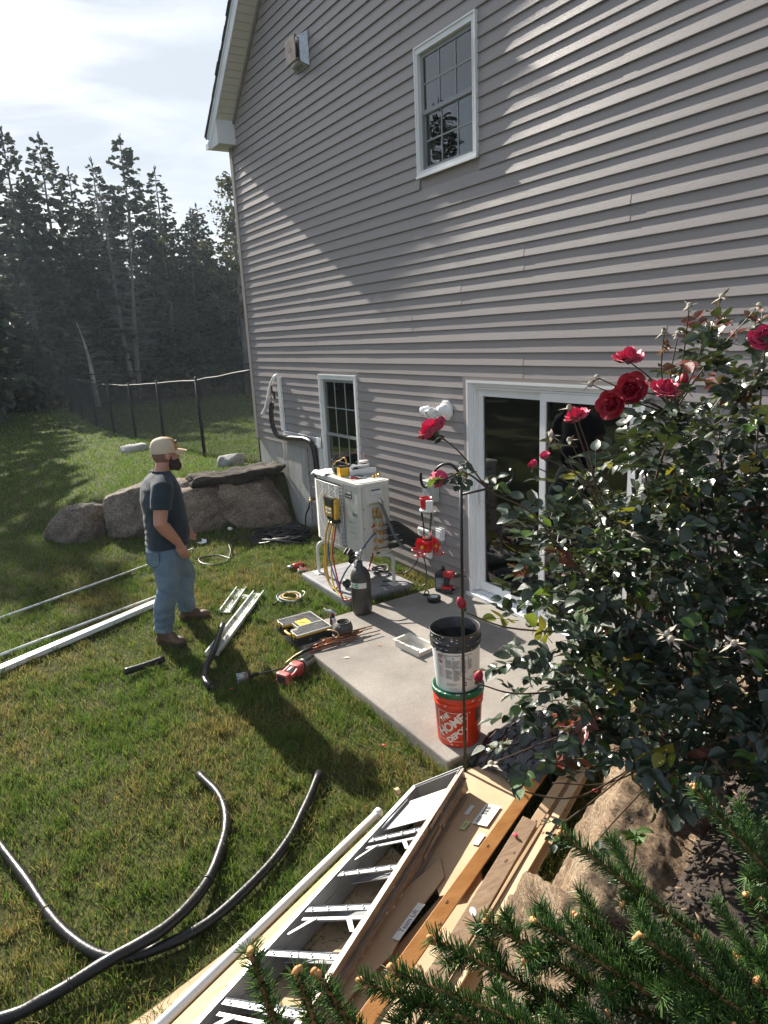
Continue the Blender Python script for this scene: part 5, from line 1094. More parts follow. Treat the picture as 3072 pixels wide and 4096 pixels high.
    # ---------- beard and cropped hair
    hb = mat('dark_beard', (.022, .013, .009), .8, col2=(.05, .03, .02), vscale=120, bump=.8, bscale=260)
    h = MB(); h.ell(L(3.98, -2.383, 1.458), (.069, .070, .062), 16, k=10); h.ell(L(3.98, -2.343, 1.432), (.048, .042, .046), 12)
    for s in (-1, 1): h.tube([L(3.98+s*.072, -2.415, 1.525), L(3.98+s*.070, -2.40, 1.47), L(3.98+s*.05, -2.36, 1.44)], [.012, .022, .026], 10); h.tube([L(3.98+s*.036, -2.345, 1.475), L(3.98+s*.018, -2.328, 1.494), L(3.98, -2.325, 1.494)], [.012, .009, .007], 8)
    voxel_join('beard', h, hb, .006, P, 2)
    hh = MB(); hh.ell(L(3.98, -2.443, 1.548), (.0775, .094, .10), 18, k=12)
    hr = voxel_join('cropped_hair', hh, mat('cropped_hair', (.16, .085, .06), .85, col2=(.24, .13, .095), vscale=150), .008, P, 0)
    # ---------- cap
    cap = empty('cap', L(3.98, -2.435, 1.565)); cap.parent = P
    mcr = mat('cream_mesh', (.58, .49, .38), .85, bump=.4, bscale=300); mtn = mat('tan_duck_canvas', (.44, .25, .085), .85, bump=.3, bscale=200); mbr = mat('cream_brim', (.60, .45, .30), .8)
    def dome(a0, a1, mm, nm):
        mb = MB(); n = 14; prof = [(1.0, -.01), (1.0, .02), (.97, .05), (.88, .08), (.70, .102), (.45, .114), (.2, .119), (0, .12)]; mb.lathe([(r_, z) for r_, z in prof], n, a0=a0, a1=a1, m=Matrix.Diagonal((.088, .112, 1, 1))); return mb.build(nm, mm, cap)
    dome(R(140), R(400), mcr, 'back_panels'); fp = dome(R(40), R(140), mtn, 'front_panel')
    mb = MB(); mb.ell((0, 0, .121), (.009, .009, .006)); mb.build('button', mbr, cap)
    mb = MB(); rows = []
    for i in range(11):
        t = -1+2*i/10; x = .088*t*.88; y0 = math.sqrt(max(0, 1-(t*.88)**2))*.112; ln = .082*math.sqrt(max(0, 1-t*t*.8)); rows.append([(x, y0-.004, .012-.008*t*t), (x*1.02, y0+ln*.5, .004-.016*t*t), (x*1.0, y0+ln, -.010-.022*t*t)])
    V = [p for r_ in rows for p in r_]; F = [(i*3+j, (i+1)*3+j, (i+1)*3+j+1, i*3+j+1) for i in range(10) for j in range(2)]; mb.add(V, F, True); mb.add([(x, y, z-.005) for x, y, z in V], [f[::-1] for f in F], True); mb.build('brim', mbr, cap)
    mb = MB(); mb.ell((.022, .096, .068), (.028, .010, .022), 12, Matrix.Rotation(-.62, 3, 'X')); mb.build('patch', mat('dark_patch', (.03, .02, .015), .7), cap)
    # ---------- t-shirt
    ms = mat('navy_cotton', (.010, .024, .042), .85, var=.25, vscale=9, bump=.25, bscale=160, sheen=.15)
    t = MB(); cz = [(.758, -2.515, .186, .172), (.86, -2.497, .192, .180), (.97, -2.495, .200, .178), (1.08, -2.503, .212, .170), (1.19, -2.51, .226, .164), (1.28, -2.51, .232, .148), (1.345, -2.502, .195, .118), (1.385, -2.490, .122, .088), (1.405, -2.482, .080, .074)]
    n = 28; V = []
    for z, y, rx, ry in cz:
        for k in range(n):
            a = 2*math.pi*k/n; c, s = math.cos(a), math.sin(a); c = math.copysign(abs(c)**.82, c); s = math.copysign(abs(s)**.9, s); V.append(L(3.995+rx*c, y+ry*s, z))
    F = [(i*n+k, i*n+(k+1) % n, (i+1)*n+(k+1) % n, (i+1)*n+k) for i in range(len(cz)-1) for k in range(n)]+[tuple(range(n-1, -1, -1)), tuple((len(cz)-1)*n+k for k in range(n))]; t.add(V, F, True)
    for S, E in ((nS, nE), (fS, fE)):
        i_ = S.lerp(L(3.995, -2.5, 1.33), .35); t.tube([i_, S+Vector((0, 0, -.035)), S.lerp(E, .38), S.lerp(E, .66)], [.085, .088, .088, .084], 16)
    def folds(co):
        w = co+O; f = noise.noise(Vector((w.x*6, w.y*6, w.z*9)))*.006+noise.noise(Vector((w.x*14, w.y*14, w.z*22+3)))*.004
        lowf = max(0, min(1, (.98-w.z)/.2)); f += lowf*math.sin(w.z*120+6*noise.noise(Vector((w.x*7, w.y*7, w.z*3))))*.0045
        c = Vector((3.995, -2.5, w.z)); d = (w-c); d.z = 0; d = d.normalized() if d.length > 1e-4 else Vector((1, 0, 0)); return co+d*f
    voxel_join('t_shirt', t, ms, .0085, P, 9, folds)
    mb = MB(); ring = [L(3.99+.076*math.cos(a), -2.482+.072*math.sin(a), 1.400-.012*math.sin(a)) for a in np.linspace(0, 2*math.pi, 25)]; mb.tube(ring, .009, 6, cap=False); mb.build('collar', ms, P)
    # ---------- jeans
    mj = mat('faded_denim', (.085, .135, .20), .85, col2=(.20, .27, .34), vscale=5.5, ramp=(.32, .72), bump=.35, bscale=140)
    j = MB(); n = 24; V = []; cz = [(.83, -2.510, .180, .166), (.74, -2.520, .188, .172), (.66, -2.525, .192, .172), (.58, -2.52, .18, .15)]
    for z, y, rx, ry in cz:
        for k in range(n): a = 2*math.pi*k/n; V.append(L(3.995+rx*math.cos(a), y+ry*math.sin(a), z))
    F = [(i*n+k, i*n+(k+1) % n, (i+1)*n+(k+1) % n, (i+1)*n+k) for i in range(3) for k in range(n)]+[tuple(range(n-1, -1, -1)), tuple(3*n+k for k in range(n))]; j.add(V, F, True)
    for a, k, n_, o in ((hipN, knN, anN, 1), (hipF, knF, anF, -1)):
        a2 = a+Vector((0, 0, -.09)); j.tube([a2, a2.lerp(k, .4), k+Vector((0, .01, 0)), k.lerp(n_, .4)+Vector((0, -.012, 0)), k.lerp(n_, .8), n_+Vector((0, 0, .015))], [.118, .116, .096, .088, .084, .082], 18)
    def jf(co):
        w = co+O; f = noise.noise(Vector((w.x*7, w.y*7, w.z*8)))*.006; lo = max(0, min(1, (.36-w.z)/.3)); f += lo*math.sin(w.z*75+5*noise.noise(Vector((w.x*8, w.y*8, w.z*4))))*.006; kn = max(0, 1-abs(w.z-.42)/.12); f += kn*noise.noise(Vector((w.x*10, w.y*10, w.z*30)))*.010
        ax = Vector((4.11, -2.6, w.z)) if w.x > 3.98 else Vector((3.8, -2.38, w.z)); 
        if w.z > .62: ax = Vector((3.995, -2.51, w.z))
        d = w-ax; d.z = 0; d = d.normalized() if d.length > 1e-4 else Vector((1, 0, 0)); return co+d*f
    voxel_join('jeans', j, mj, .0085, P, 3, jf)
    md = mat('dark_denim_stitch', (.03, .045, .07), .9)
    mb = MB(); m = frame_m(L(4.120, -2.672, .70), (.72, .70, 0), (0, 0.05, 1)); mb.prism([(-.06, .06), (.06, .06), (.06, -.04), (0, -.075), (-.06, -.04)], .010, m, off=-.004); 
    po = mb.build('back_pocket', mj, P); mb = MB(); mb.tube([m @ Vector(q) for q in ((-.06, .06, .006), (.06, .06, .006), (.06, -.04, .006), (0, -.075, .006), (-.06, -.04, .006), (-.06, .06, .006))], .0022, 5); mb.build('pocket_stitching', md, po)
    # ---------- boots
    mbt = mat('brown_leather', (.075, .042, .027), .6, col2=(.15, .088, .055), vscale=14, bump=.3, bscale=60); mso = mat('boot_sole', (.05, .035, .025), .8)
    for an, d in ((anN, (.60, .52, 0)), (anF, (.36, .93, 0))):
        d = Vector(d).normalized(); base = Vector((an.x, an.y, .0)); g = -O.z*0
        bt = MB(); up = Vector((0, 0, 1)); c = base-d*.0
        bt.tube([c+up*.155, c+up*.09-d*.005, c+up*.055-d*.01], [.056, .055, .052], 14); 
        sd = d.cross(up); m = Matrix((sd, d, up)).transposed()
        bt.ell(c+up*.052-d*.03, (.046, .05, .050), 14, m); bt.ell(c+up*.055+d*.06, (.047, .085, .052), 14, m); bt.ell(c+up*.048+d*.145, (.051, .068, .043), 14, m); bt.tube([c+up*.10+d*.03, c+up*.075+d*.10], [.045, .038], 12)
        bo = voxel_join('boot', bt, mbt, .007, P, 2)
        sl = MB(); pts = []
        for i in range(24):
            a = 2*math.pi*i/24; yy = math.cos(a); xx = math.sin(a); y = (.212 if yy > 0 else .078)*yy; w = .046+(.010 if yy > .2 else 0); q = c+d*y+sd*xx*w; pts.append((q.x, q.y))
        sl.prism(pts, .024, off=.002); sl.build('sole', mso, bo)
        lc = MB(); [lc.tube([c+up*(.108-.012*i)+d*(.048+.022*i)-sd*.028, c+up*(.122-.013*i)+d*(.05+.022*i), c+up*(.108-.012*i)+d*(.048+.022*i)+sd*.028], .003, 5) for i in range(4)]; lc.build('laces', mat('tan_lace', (.20, .14, .08), .8), bo)
    # ---------- watch
    mb = MB(); ax = (fW-fE).normalized(); c = fW-ax*.02; m = frame_m(c, ax.orthogonal(), ax.cross(ax.orthogonal())); mb.lathe([(.036, -.012), (.038, -.011), (.038, .011), (.036, .012)], 18, m=m); wt = mb.build('watch', M_BLACK, P); mb = MB(); mb.bbox((-.012, -.04, -.014), (.04, -.028, .014), .004, Matrix.Translation(c)); mb.build('watch_face', M_BLACK, wt)
build_person()
# ------------------------------------------------------------------ tools and buckets on patio and lawn
def drill(name, loc, rot, label, lying, impact=False):
    o = empty(name, loc, rot, label, 'drill'); mk = mat('dark_rubber', (.022, .022, .023), .6)
    mb = MB(); mb.tube([(-.06, 0, 0), (-.05, 0, 0), (.03, 0, 0), (.06, 0, 0)], [.026, .033, .033, .027], 14); mb.build('motor_housing', M_RED, o)
    mb = MB(); mb.tube([(-.075, 0, 0), (-.055, 0, 0)], [.022, .031], 14); mb.build('end_cap', mk, o)
    mb = MB(); mb.tube([(.06, 0, 0), (.085, 0, 0), (.12, 0, 0)], [.025, .022, .012], 12); mb.build('chuck', M_STEEL if not impact else mk, o)
    mb = MB(); mb.tube([(.12, 0, 0), (.175, 0, 0)], .006 if impact else .003, 6); mb.build('bit', mk if impact else M_STEEL, o)
    mb = MB(); mb.tube(spline([(-.015, 0, -.02), (-.02, 0, -.06), (-.03, 0, -.12)], 4), [.021]*4+[.019]*5, 12, flat=1.3); mb.build('grip', mk, o)
    mb = MB(); mb.bbox((.004, -.008, -.055), (.018, .008, -.03), .004); mb.build('trigger', M_RED, o)
    mb = MB(); mb.bbox((-.07, -.036, -.145), (.035, .036, -.115), .008); mb.build('battery_seat', M_RED, o)
    mb = MB(); mb.bbox((-.075, -.038, -.188), (.045, .038, -.143), .008); b = mb.build('battery', mk, o); mb = MB(); mb.bbox((.0455, -.02, -.178), (.0475, .02, -.16), .001); mb.build('charge_label', mat('print_pale', (.4, .4, .4), .5), b)
    return o
drill('impact_driver', (4.885, -.165, .189), (0, 0, .55), 'red and black impact driver standing on its battery by the door', False, True)
drill('cordless_drill', (3.06, -.90, -.045), (R(78), 0, R(-100)), 'red and black cordless drill lying on its side on the grass', True)

def build_oil_bottle():
    o = empty('oil_bottle', (4.78, -.19, 0), (0, 0, .75), 'black plastic oil bottle with a dark label beside the impact driver', 'bottle')
    mb = MB(); mb.bbox((-.052, -.032, 0), (.052, .032, .185), .014); mb.build('body', M_BLACK, o)
    mb = MB(); mb.add([(-.050, -.03, .178), (.050, -.03, .178), (.05, .03, .178), (-.05, .03, .178), (.012, -.016, .215), (.046, -.016, .215), (.046, .016, .215), (.012, .016, .215)], [(0, 1, 5, 4), (1, 2, 6, 5), (2, 3, 7, 6), (3, 0, 4, 7), (4, 5, 6, 7)]); mb.build('shoulder', M_BLACK, o)
    mb = MB(); mb.cyl((.029, 0, .21), (.029, 0, .255), .016, n=14); mb.build('cap', mat('black_cap', (.02, .02, .02), .3), o)
    mb = MB(); mb.box((-.042, -.0335, .03), (.042, -.0322, .145)); l = mb.build('label', mat('slate_label', (.06, .075, .09), .5, col2=(.20, .22, .25), vscale=30), o)
    mb = MB(); [mb.box((-.034, -.0342, .05+.014*i), (.03-.01*(i % 3), -.0336, .055+.014*i)) for i in range(6)]; mb.build('label_print', mat('print_pale', (.4, .4, .4), .5), l)
build_oil_bottle()

def build_tape():
    o = empty('tape_roll', (4.955, -.40, 0), label='black tape roll with a white core lying on the patio', cat='tape'); mb = MB(); mb.lathe([(.038, .001), (.062, .001), (.063, .046), (.062, .048), (.040, .048)], 32); mb.build('tape', mat('black_tape', (.018, .018, .018), .45), o); mb = MB(); mb.lathe([(.0385, .002), (.0385, .0475), (.0355, .0475), (.0355, .002)], 28); mb.build('core', mat('card_core', (.70, .72, .76), .7), o)
    mb = MB(); mb.lathe([(0, .001), (.036, .001)], 24); 
    o = empty('flaring_clamp', (4.80, -.375, 0), (0, 0, .5), 'small dark metal clamp lying beside the tape roll', 'clamp'); mb = MB(); mb.bbox((-.03, -.014, .0), (.03, .014, .02), .004); mb.build('bar', M_BLACK, o); mb = MB(); mb.tube(spline([(-.025, 0, .02), (-.01, .01, .045), (.015, .01, .045), (.028, 0, .02)], 4), .006, 8); mb.build('yoke', mat('dark_steel', (.1, .1, .1), .4, metal=.8), o)
    o = empty('rubber_cap', (4.12, -.86, 0), label='round black cap standing on the pad beside the bottle', cat='cap'); mb = MB(); mb.lathe([(0, -.02), (.042, -.018), (.045, .0), (.04, .02), (.02, .026), (0, .026)], 20, m=frame_m((0, 0, .045), (.5, .86, 0), (0, 0, 1))); mb.build('cap', M_BLACK, o); mb = MB(); mb.lathe([(0, .03), (.012, .03), (.014, .024)], 12, m=frame_m((0, 0, .045), (.5, .86, 0), (0, 0, 1))); mb.build('stem', M_BLACK, o)
build_tape()

def build_tray():
    o = empty('plastic_tray', (5.645, -1.115, 0), (0, 0, .12), 'cream plastic duct end cover lying open on the patio', 'tray'); mm = mat('cream_plastic', (.70, .68, .61), .45); a, b, h = .14, .075, .058
    for nm, lo, hi in (('base', (-a, -b, .0), (a, b, .004)), ('side', (-a, -b, .004), (a, -b+.005, h)), ('side', (-a, b-.005, .004), (a, b, h)), ('side', (-a, -b+.005, .004), (-a+.005, b-.005, h)), ('side', (a-.005, -b+.005, .004), (a, b-.005, h*.6))): mb = MB(); mb.box(lo, hi); mb.build(nm, mm, o)
    mb = MB()
    for lo, hi in (((-a-.014, -b-.014, h), (a, -b+.004, h+.004)), ((-a-.014, b-.004, h), (a, b+.014, h+.004)), ((-a-.014, -b+.004, h), (-a+.004, b-.004, h+.004))): mb.box(lo, hi)
    mb.build('rim', mm, o); mb = MB(); [mb.box((-a+.04+.07*i, -b-.016, h+.0045), (-a+.055+.07*i, -b+.004, h+.008)) for i in range(3)]; mb.build('clips', mm, o)
build_tray()

BX, BY = 6.80, -1.585
def build_buckets():
    def wrap(me, R0, R1, z0, z1, a0, off):
        """lay a flat mesh (x along girth, y up) on the tapered bucket wall"""
        for v in me.vertices:
            t = v.co.y; r_ = R0+(R1-R0)*(t-z0)/(z1-z0)+off; a = a0+v.co.x/((R0+R1)/2); v.co = Vector((r_*math.cos(a), r_*math.sin(a), t))
        me.update()
    def fine(mb_pts, nx=10):
        return mb_pts
    def strip(x0, x1, y0, y1, nx=None):
        nx = nx or max(2, int(abs(x1-x0)/.012)); me = bpy.data.meshes.new('s'); V = []; F = []
        for i in range(nx+1): V += [(x0+(x1-x0)*i/nx, y0, 0), (x0+(x1-x0)*i/nx, y1, 0)]
        F = [(2*i, 2*i+2, 2*i+3, 2*i+1) for i in range(nx)]; me.from_pydata(V, [], F); return me
    # ---- orange bucket
    mo = mat('orange_red_plastic', (.60, .035, .008), .38, col2=(.68, .055, .015), vscale=6, spec=.45); ms = mat('paint_splash', (.70, .58, .54), .7)
    o = empty('orange_bucket', (BX, BY, 0), label='orange red home improvement store bucket with a green lid, bottom of the stack', cat='bucket'); r0, r1, H = .131, .151, .355
    mb = MB(); mb.lathe([(0, .004), (.122, .004), (.128, .0), (r0, .008), (.1435, .262), (.150, .264), (.150, .276), (.1445, .279), (.1465, .296), (.153, .298), (.153, .310), (.1475, .313), (r1-.001, .34), (r1, H), (.145, H)], 56); mb.build('body', mo, o)
    mg = mat('green_lid', (.012, .12, .055), .45); mb = MB(); mb.lathe([(.1525, .333), (.158, .335), (.159, .362), (.155, .368), (.147, .368), (.144, .358), (0, .358)], 56); ld = mb.build('lid', mg, o)
    vw = math.atan2(-3.88-BY, 9.74-BX)            # side facing the lens
    ml = mat('logo_white', (.78, .72, .68), .55); a0 = vw-.30
    lg = empty('store_logo'); lg.parent = o; rw = lambda z: r0+(.1435-r0)*z/.262
    def put(me, off, nm, mm): wrap(me, r0, .1435, .008, .262, a0, off); me.materials.clear(); me.materials.append(mm); return link(nm, me, lg)
    # curved-corner outline box
    S = .092; z0, z1 = .045, .238
    for i, (p, q) in enumerate((((-S, z0), (S, z0)), ((-S, z1), (S, z1)), ((-S, z0), (-S, z1)), ((S, z0), (S, z1)))):
        if p[1] == q[1]: me = strip(p[0], q[0], p[1]-.0014, p[1]+.0014)
        else: me = strip(p[0]-.0014, p[0]+.0014, p[1], q[1], 2)
        put(me, .0012, 'logo_outline', ml)
    rot = Matrix.Rotation(R(42), 4, 'Z')
    for txt, sz, pos, sp in (('THE', .042, (-.046, .196), 1.0), ('HOME', .078, (-.006, .150), .92), ('DEPOT', .052, (.032, .094), .95)):
        me = text_mesh(txt, sz, bold=.0022, spacing=sp)
        bm = bmesh.new(); bm.from_mesh(me); bmesh.ops.triangulate(bm, faces=bm.faces); bmesh.ops.subdivide_edges(bm, edges=[e for e in bm.edges if e.calc_length() > .012], cuts=2); bm.to_mesh(me); bm.free()
        me.transform(Matrix.Translation((pos[0], pos[1], 0)) @ rot); put(me, .0012, 'lettering', ml)
    # dark warning label round the side
    me = strip(-.02, .03, .16, .245); wrap(me, r0, .1435, .008, .262, a0+1.25, .0012); me.materials.append(mat('dark_label', (.05, .015, .012), .5)); link('side_label', me, o)
    rp = random.Random(9)
    for i in range(16):
        a = vw+rp.uniform(-1.2, 1.2); z = rp.choice((rp.uniform(.24, .33), rp.uniform(.02, .3), .02)); n = rp.randint(6, 9); s = rp.uniform(.002, .0075); me = bpy.data.meshes.new('sp'); me.from_pydata([(s*rp.uniform(.6, 1.5)*math.cos(2*math.pi*k/n)*1.4, z+s*rp.uniform(.5, 1.2)*math.sin(2*math.pi*k/n), 0) for k in range(n)], [], [tuple(range(n))]); wrap(me, r0, .1435, .008, .262, a, .011 if .262 < z < .32 else .003 if z > .25 else .0012); me.materials.append(ms); link('paint_splash', me, o)
    for i in range(9):
        a = vw+rp.uniform(-1.2, 1.2); m2 = MB(); m2.ell((.153*math.cos(a), .153*math.sin(a), .367), (.008, .006, .002), 8, Matrix.Rotation(a, 3, 'Z')); m2.build('paint_drip', mat('white_paint', (.72, .73, .72), .6), ld)
    # ---- white and black bucket standing on the lid
    o = empty('compound_bucket', (BX-.006, BY+.004, .3605), (R(1.2), R(-1.0), 0), 'white bucket with printed instructions and a black rim, on the orange bucket', 'bucket'); q0, q1, H = .130, .149, .37
    mw = mat('white_bucket', (.72, .73, .74), .42, var=.03); mk = mat('black_rim_paint', (.018, .018, .020), .4, col2=(.05, .05, .052), vscale=14)
    mb = MB(); mb.lathe([(0, .004), (.122, .004), (.127, 0), (q0, .008), (.1435, .262)], 56); mb.build('body', mw, o)
    mb = MB(); mb.lathe([(.1435, .262), (.1440, .276), (.152, .278), (.152, .288), (.1455, .291), (.1465, .306), (.154, .308), (.154, .318), (.1480, .321), (.1500, .362), (.1515, H-.003), (.150, H), (.146, H-.002), (.1415, .26)], 56); mb.build('rim_band', mk, o)
    mb = MB(); mb.lathe([(.1415, .30), (.127, .012), (0, .012)], 48); mb.build('inside', mat('black_inside', (.008, .008, .010), .45), o)
    mpk = mat('bucket_print', (.09, .09, .10), .6); mrd = mat('bucket_print_red', (.28, .02, .03), .6); a0 = vw-.12
    pr = empty('printed_panel'); pr.parent = o
    def put2(me, nm, mm, off=.001): wrap(me, q0, .1435, .008, .262, a0, off); me.materials.clear(); me.materials.append(mm); return link(nm, me, pr)
    rp = random.Random(2); cols = []
    for c, (x0, x1, lines) in enumerate(((-.052, -.012, 22), (-.005, .034, 24), (.041, .076, 15), (.083, .112, 12))):
        V = []; F = []
        for i in range(lines):
            z = .212-.0056*i
            if i in (9, 10) and c < 2: continue
            x2 = x1-rp.uniform(0, .004)-(.012 if i % 6 == 5 else 0); k = 4
            for j in range(k): b = len(V); xa = x0+(x2-x0)*j/k; xb_ = x0+(x2-x0)*(j+1)/k; V += [(xa, z, 0), (xb_, z, 0), (xb_, z+.0022, 0), (xa, z+.0022, 0)]; F.append((b, b+1, b+2, b+3))
        me = bpy.data.meshes.new('p'); me.from_pydata(V, [], F); t = put2(me, 'instruction_text', mpk); t['kind'] = 'stuff'
        me = text_mesh(str(c+1), .016, bold=.0008); me.transform(Matrix.Translation((x0+.004, .228, 0))); put2(me, 'column_number', mpk)
    for z in (.247, .242): me = strip(-.05, .11, z, z+.0018); put2(me, 'text_line', mpk)
    for z, x1 in ((.062, .02), (.056, .01), (.050, .0)): me = strip(-.052, x1, z, z+.0018); put2(me, 'text_line', mpk)
    for xx in (-.0085, .0375, .0795): me = strip(xx-.0005, xx+.0005, .085 if xx < .03 else .12, .222, 2); put2(me, 'column_rule', mpk)
    me = strip(.048, .072, .045, .072); put2(me, 'black_mark', mpk); me = strip(.054, .066, .054, .066); put2(me, 'mark_symbol', mw, .0016)
    # warning panel
    for p in ((-.098, -.064, .245, .2465), (-.098, -.064, .10, .1015)): put2(strip(*p), 'warning_frame', mpk)
    for p in ((-.0985, -.0975, .10, .246), (-.0645, -.0635, .10, .246)): put2(strip(*p, 2), 'warning_frame', mpk)
    put2(strip(-.097, -.065, .226, .245), 'warning_header', mrd)
    me = text_mesh('WARNING', .0075, bold=.0003); me.transform(Matrix.Translation((-.081, .2355, 0))); put2(me, 'lettering', mw, .0016)
    me = bpy.data.meshes.new('r'); V = []; F = []; n = 28
    for k in range(n): a = 2*math.pi*k/n; V += [(-.081+.0145*math.cos(a), .204+.0165*math.sin(a), 0), (-.081+.0122*math.cos(a), .204+.014*math.sin(a), 0)]
    F = [(2*k, 2*((k+1) % n), 2*((k+1) % n)+1, 2*k+1) for k in range(n)]; me.from_pydata(V, [], F); put2(me, 'warning_ring', mrd)
    for el in ((-.084, .209, .005, .005), (-.081, .200, .007, .007)): me = bpy.data.meshes.new('e'); me.from_pydata([(el[0]+el[2]*math.cos(2*math.pi*k/10), el[1]+el[3]*math.sin(2*math.pi*k/10), 0) for k in range(10)], [], [tuple(range(10))]); put2(me, 'warning_figure', mrd)
    V = [(-.092, .213, 0), (-.090, .216, 0), (-.070, .195, 0), (-.072, .192, 0)]; me = bpy.data.meshes.new('d'); me.from_pydata(V, [], [(0, 1, 2, 3)]); put2(me, 'warning_slash', mrd, .0016)
    for i in range(7): put2(strip(-.095, -.068-.004*(i % 3), .113+.009*i, .1155+.009*i), 'text_line', mrd)
    me = text_mesh('DC02201350', .0085); me.transform(Matrix.Translation((-.012, .030, 0))); put2(me, 'lettering', mat('stamp_grey', (.3, .3, .3), .6))
    for i in range(22):
        a = vw+rp.uniform(-1.3, 1.3); z = rp.uniform(.268, .365); m2 = MB(); rr_ = .1475+.004*(z-.27)/.1+(.006 if .276 < z < .29 or .306 < z < .32 else 0); m2.ell((rr_*math.cos(a), rr_*math.sin(a), z), (.0015, rp.uniform(.003, .011), rp.uniform(.0015, .004)), 8, Matrix.Rotation(a, 3, 'Z')); m2.build('paint_drip', mat('white_paint', (.72, .73, .72), .6), o)
    # bail handle
    mh = mat('galvanised_wire', (.36, .36, .36), .4, metal=.8); pts = []
    for i in range(13): t = i/12; a = vw-.62+1.62*t; pts.append((.157*math.cos(a), .157*math.sin(a), .285-.20*math.sin(min(1, t*1.08)*math.pi*.56)))
    mb = MB(); mb.tube(spline(pts, 3), .0026, 6); hn = mb.build('bail_wire', mh, o); mb = MB(); mb.tube(spline(pts[9:], 4), .0085, 8); mb.build('bail_grip', mw, hn)
    mb = MB(); p = Vector(pts[0]); mb.cyl(p*.99, (p[0]*1.03, p[1]*1.03, p[2]), .01, n=10); mb.build('bail_ear', mk, o)
build_buckets()

def build_case():
    o = empty('organizer_case', (4.835, -1.68, 0.0), (0, 0, 0), 'black and yellow small parts organizer case with clear lid', 'case'); mk = mat('case_black', (.016, .016, .017), .5); ml = glass_mat('clear_case_lid', (.82, .82, .80), .25, 1.4)
    # footprint x -.2.. .2 , y -.16 .. .16, notch with handle on -y side
    def foot(z0, z1, inset, mm, nm, gap=True):
        mb = MB(); i = inset
        mb.prism([(-.2+i, -.16+i), (-.075-i*.3, -.16+i), (-.06, -.085+i), (.06, -.085+i), (.075+i*.3, -.16+i), (.2-i, -.16+i), (.2-i, .16-i), (-.2+i, .16-i)], z1-z0, off=z0); return mb.build(nm, mm, o)
    foot(.0, .072, 0, mk, 'base'); foot(.0725, .085, .001, M_YELLOW, 'yellow_band')
    mc = bpy.data.materials.new('small_parts'); mc.use_nodes = True; N, L = _nodes(mc); b = N['Principled BSDF']; b.inputs['Roughness'].default_value = .4
    tc = N.new('ShaderNodeTexCoord'); v = N.new('ShaderNodeTexVoronoi'); v.inputs['Scale'].default_value = 110; rp = N.new('ShaderNodeValToRGB'); e = rp.color_ramp.elements; e[0].position = .2; e[0].color = (.62, .60, .55, 1); e[1].position = .75; e[1].color = (.16, .12, .08, 1)
    L.new(tc.outputs['Object'], v.inputs['Vector']); L.new(v.outputs[0], rp.inputs[0]); L.new(rp.outputs[0], b.inputs['Base Color']); bp = N.new('ShaderNodeBump'); bp.inputs['Strength'].default_value = 1; L.new(v.outputs[0], bp.inputs['Height']); L.new(bp.outputs[0], b.inputs['Normal'])
    for (x0, x1, y0, y1) in ((-.185, -.03, -.08, .145), (.04, .185, -.14, .145), (-.185, -.09, -.145, -.085)):
        mb = MB(); mb.box((x0, y0, .0855), (x1, y1, .0885)); mb.build('stored_parts', mc, o)
    mb = MB(); mb.box((-.025, -.07, .0855), (.035, .145, .0888)); mb.build('stored_parts', mat('tan_parts', (.42, .26, .12), .6), o)
    foot(.092, .0935, .0, ml, 'clear_lid')
    mr = mat('milky_rim', (.60, .60, .57), .4); mb = MB()
    for lo, hi in (((-.2, .153, .086), (.2, .16, .097)), ((-.2, -.16, .086), (-.193, .153, .097)), ((.193, -.16, .086), (.2, .153, .097)), ((-.193, -.16, .086), (-.075, -.153, .097)), ((.075, -.16, .086), (.193, -.153, .097)), ((.036, -.08, .090), (.044, .153, .097)), ((-.06, -.085, .086), (.06, -.078, .097))): mb.box(lo, hi)
    mb.build('lid_rim', mr, o)
    mb = MB(); mb.box((-.085, -.05, .0937), (.025, .06, .0943)); s = mb.build('yellow_sticker', mat('sticker_yellow', (.75, .47, .02), .5), o); mb = MB(); mb.prism([(-.05, -.01), (.0, .03), (.0, .01), (-.03, -.02)], .0006, off=.0945); mb.build('sticker_arrow', mat('sticker_dark', (.10, .08, .02), .6), s)
    for x in (-.15, .14): mb = MB(); mb.bbox((x-.018, -.168, .06), (x+.018, -.158, .10), .004); mb.build('latch', M_YELLOW, o); mb = MB(); mb.bbox((x-.018, -.166, .012), (x+.018, -.158, .045), .004); mb.build('hinge_block', mk, o)
    mb = MB(); mb.tube(spline([(-.07, -.125, .045), (-.045, -.155, .05), (.045, -.155, .05), (.07, -.125, .045)], 5), .011, 8); mb.build('handle', M_YELLOW, o)
    text_obj('lettering', 'E', .03, mat('case_letter', (.5, .5, .5), .6), o, frame_m((.2005, -.04, .035), (0, 1, 0), (0, 0, 1)))
build_case()

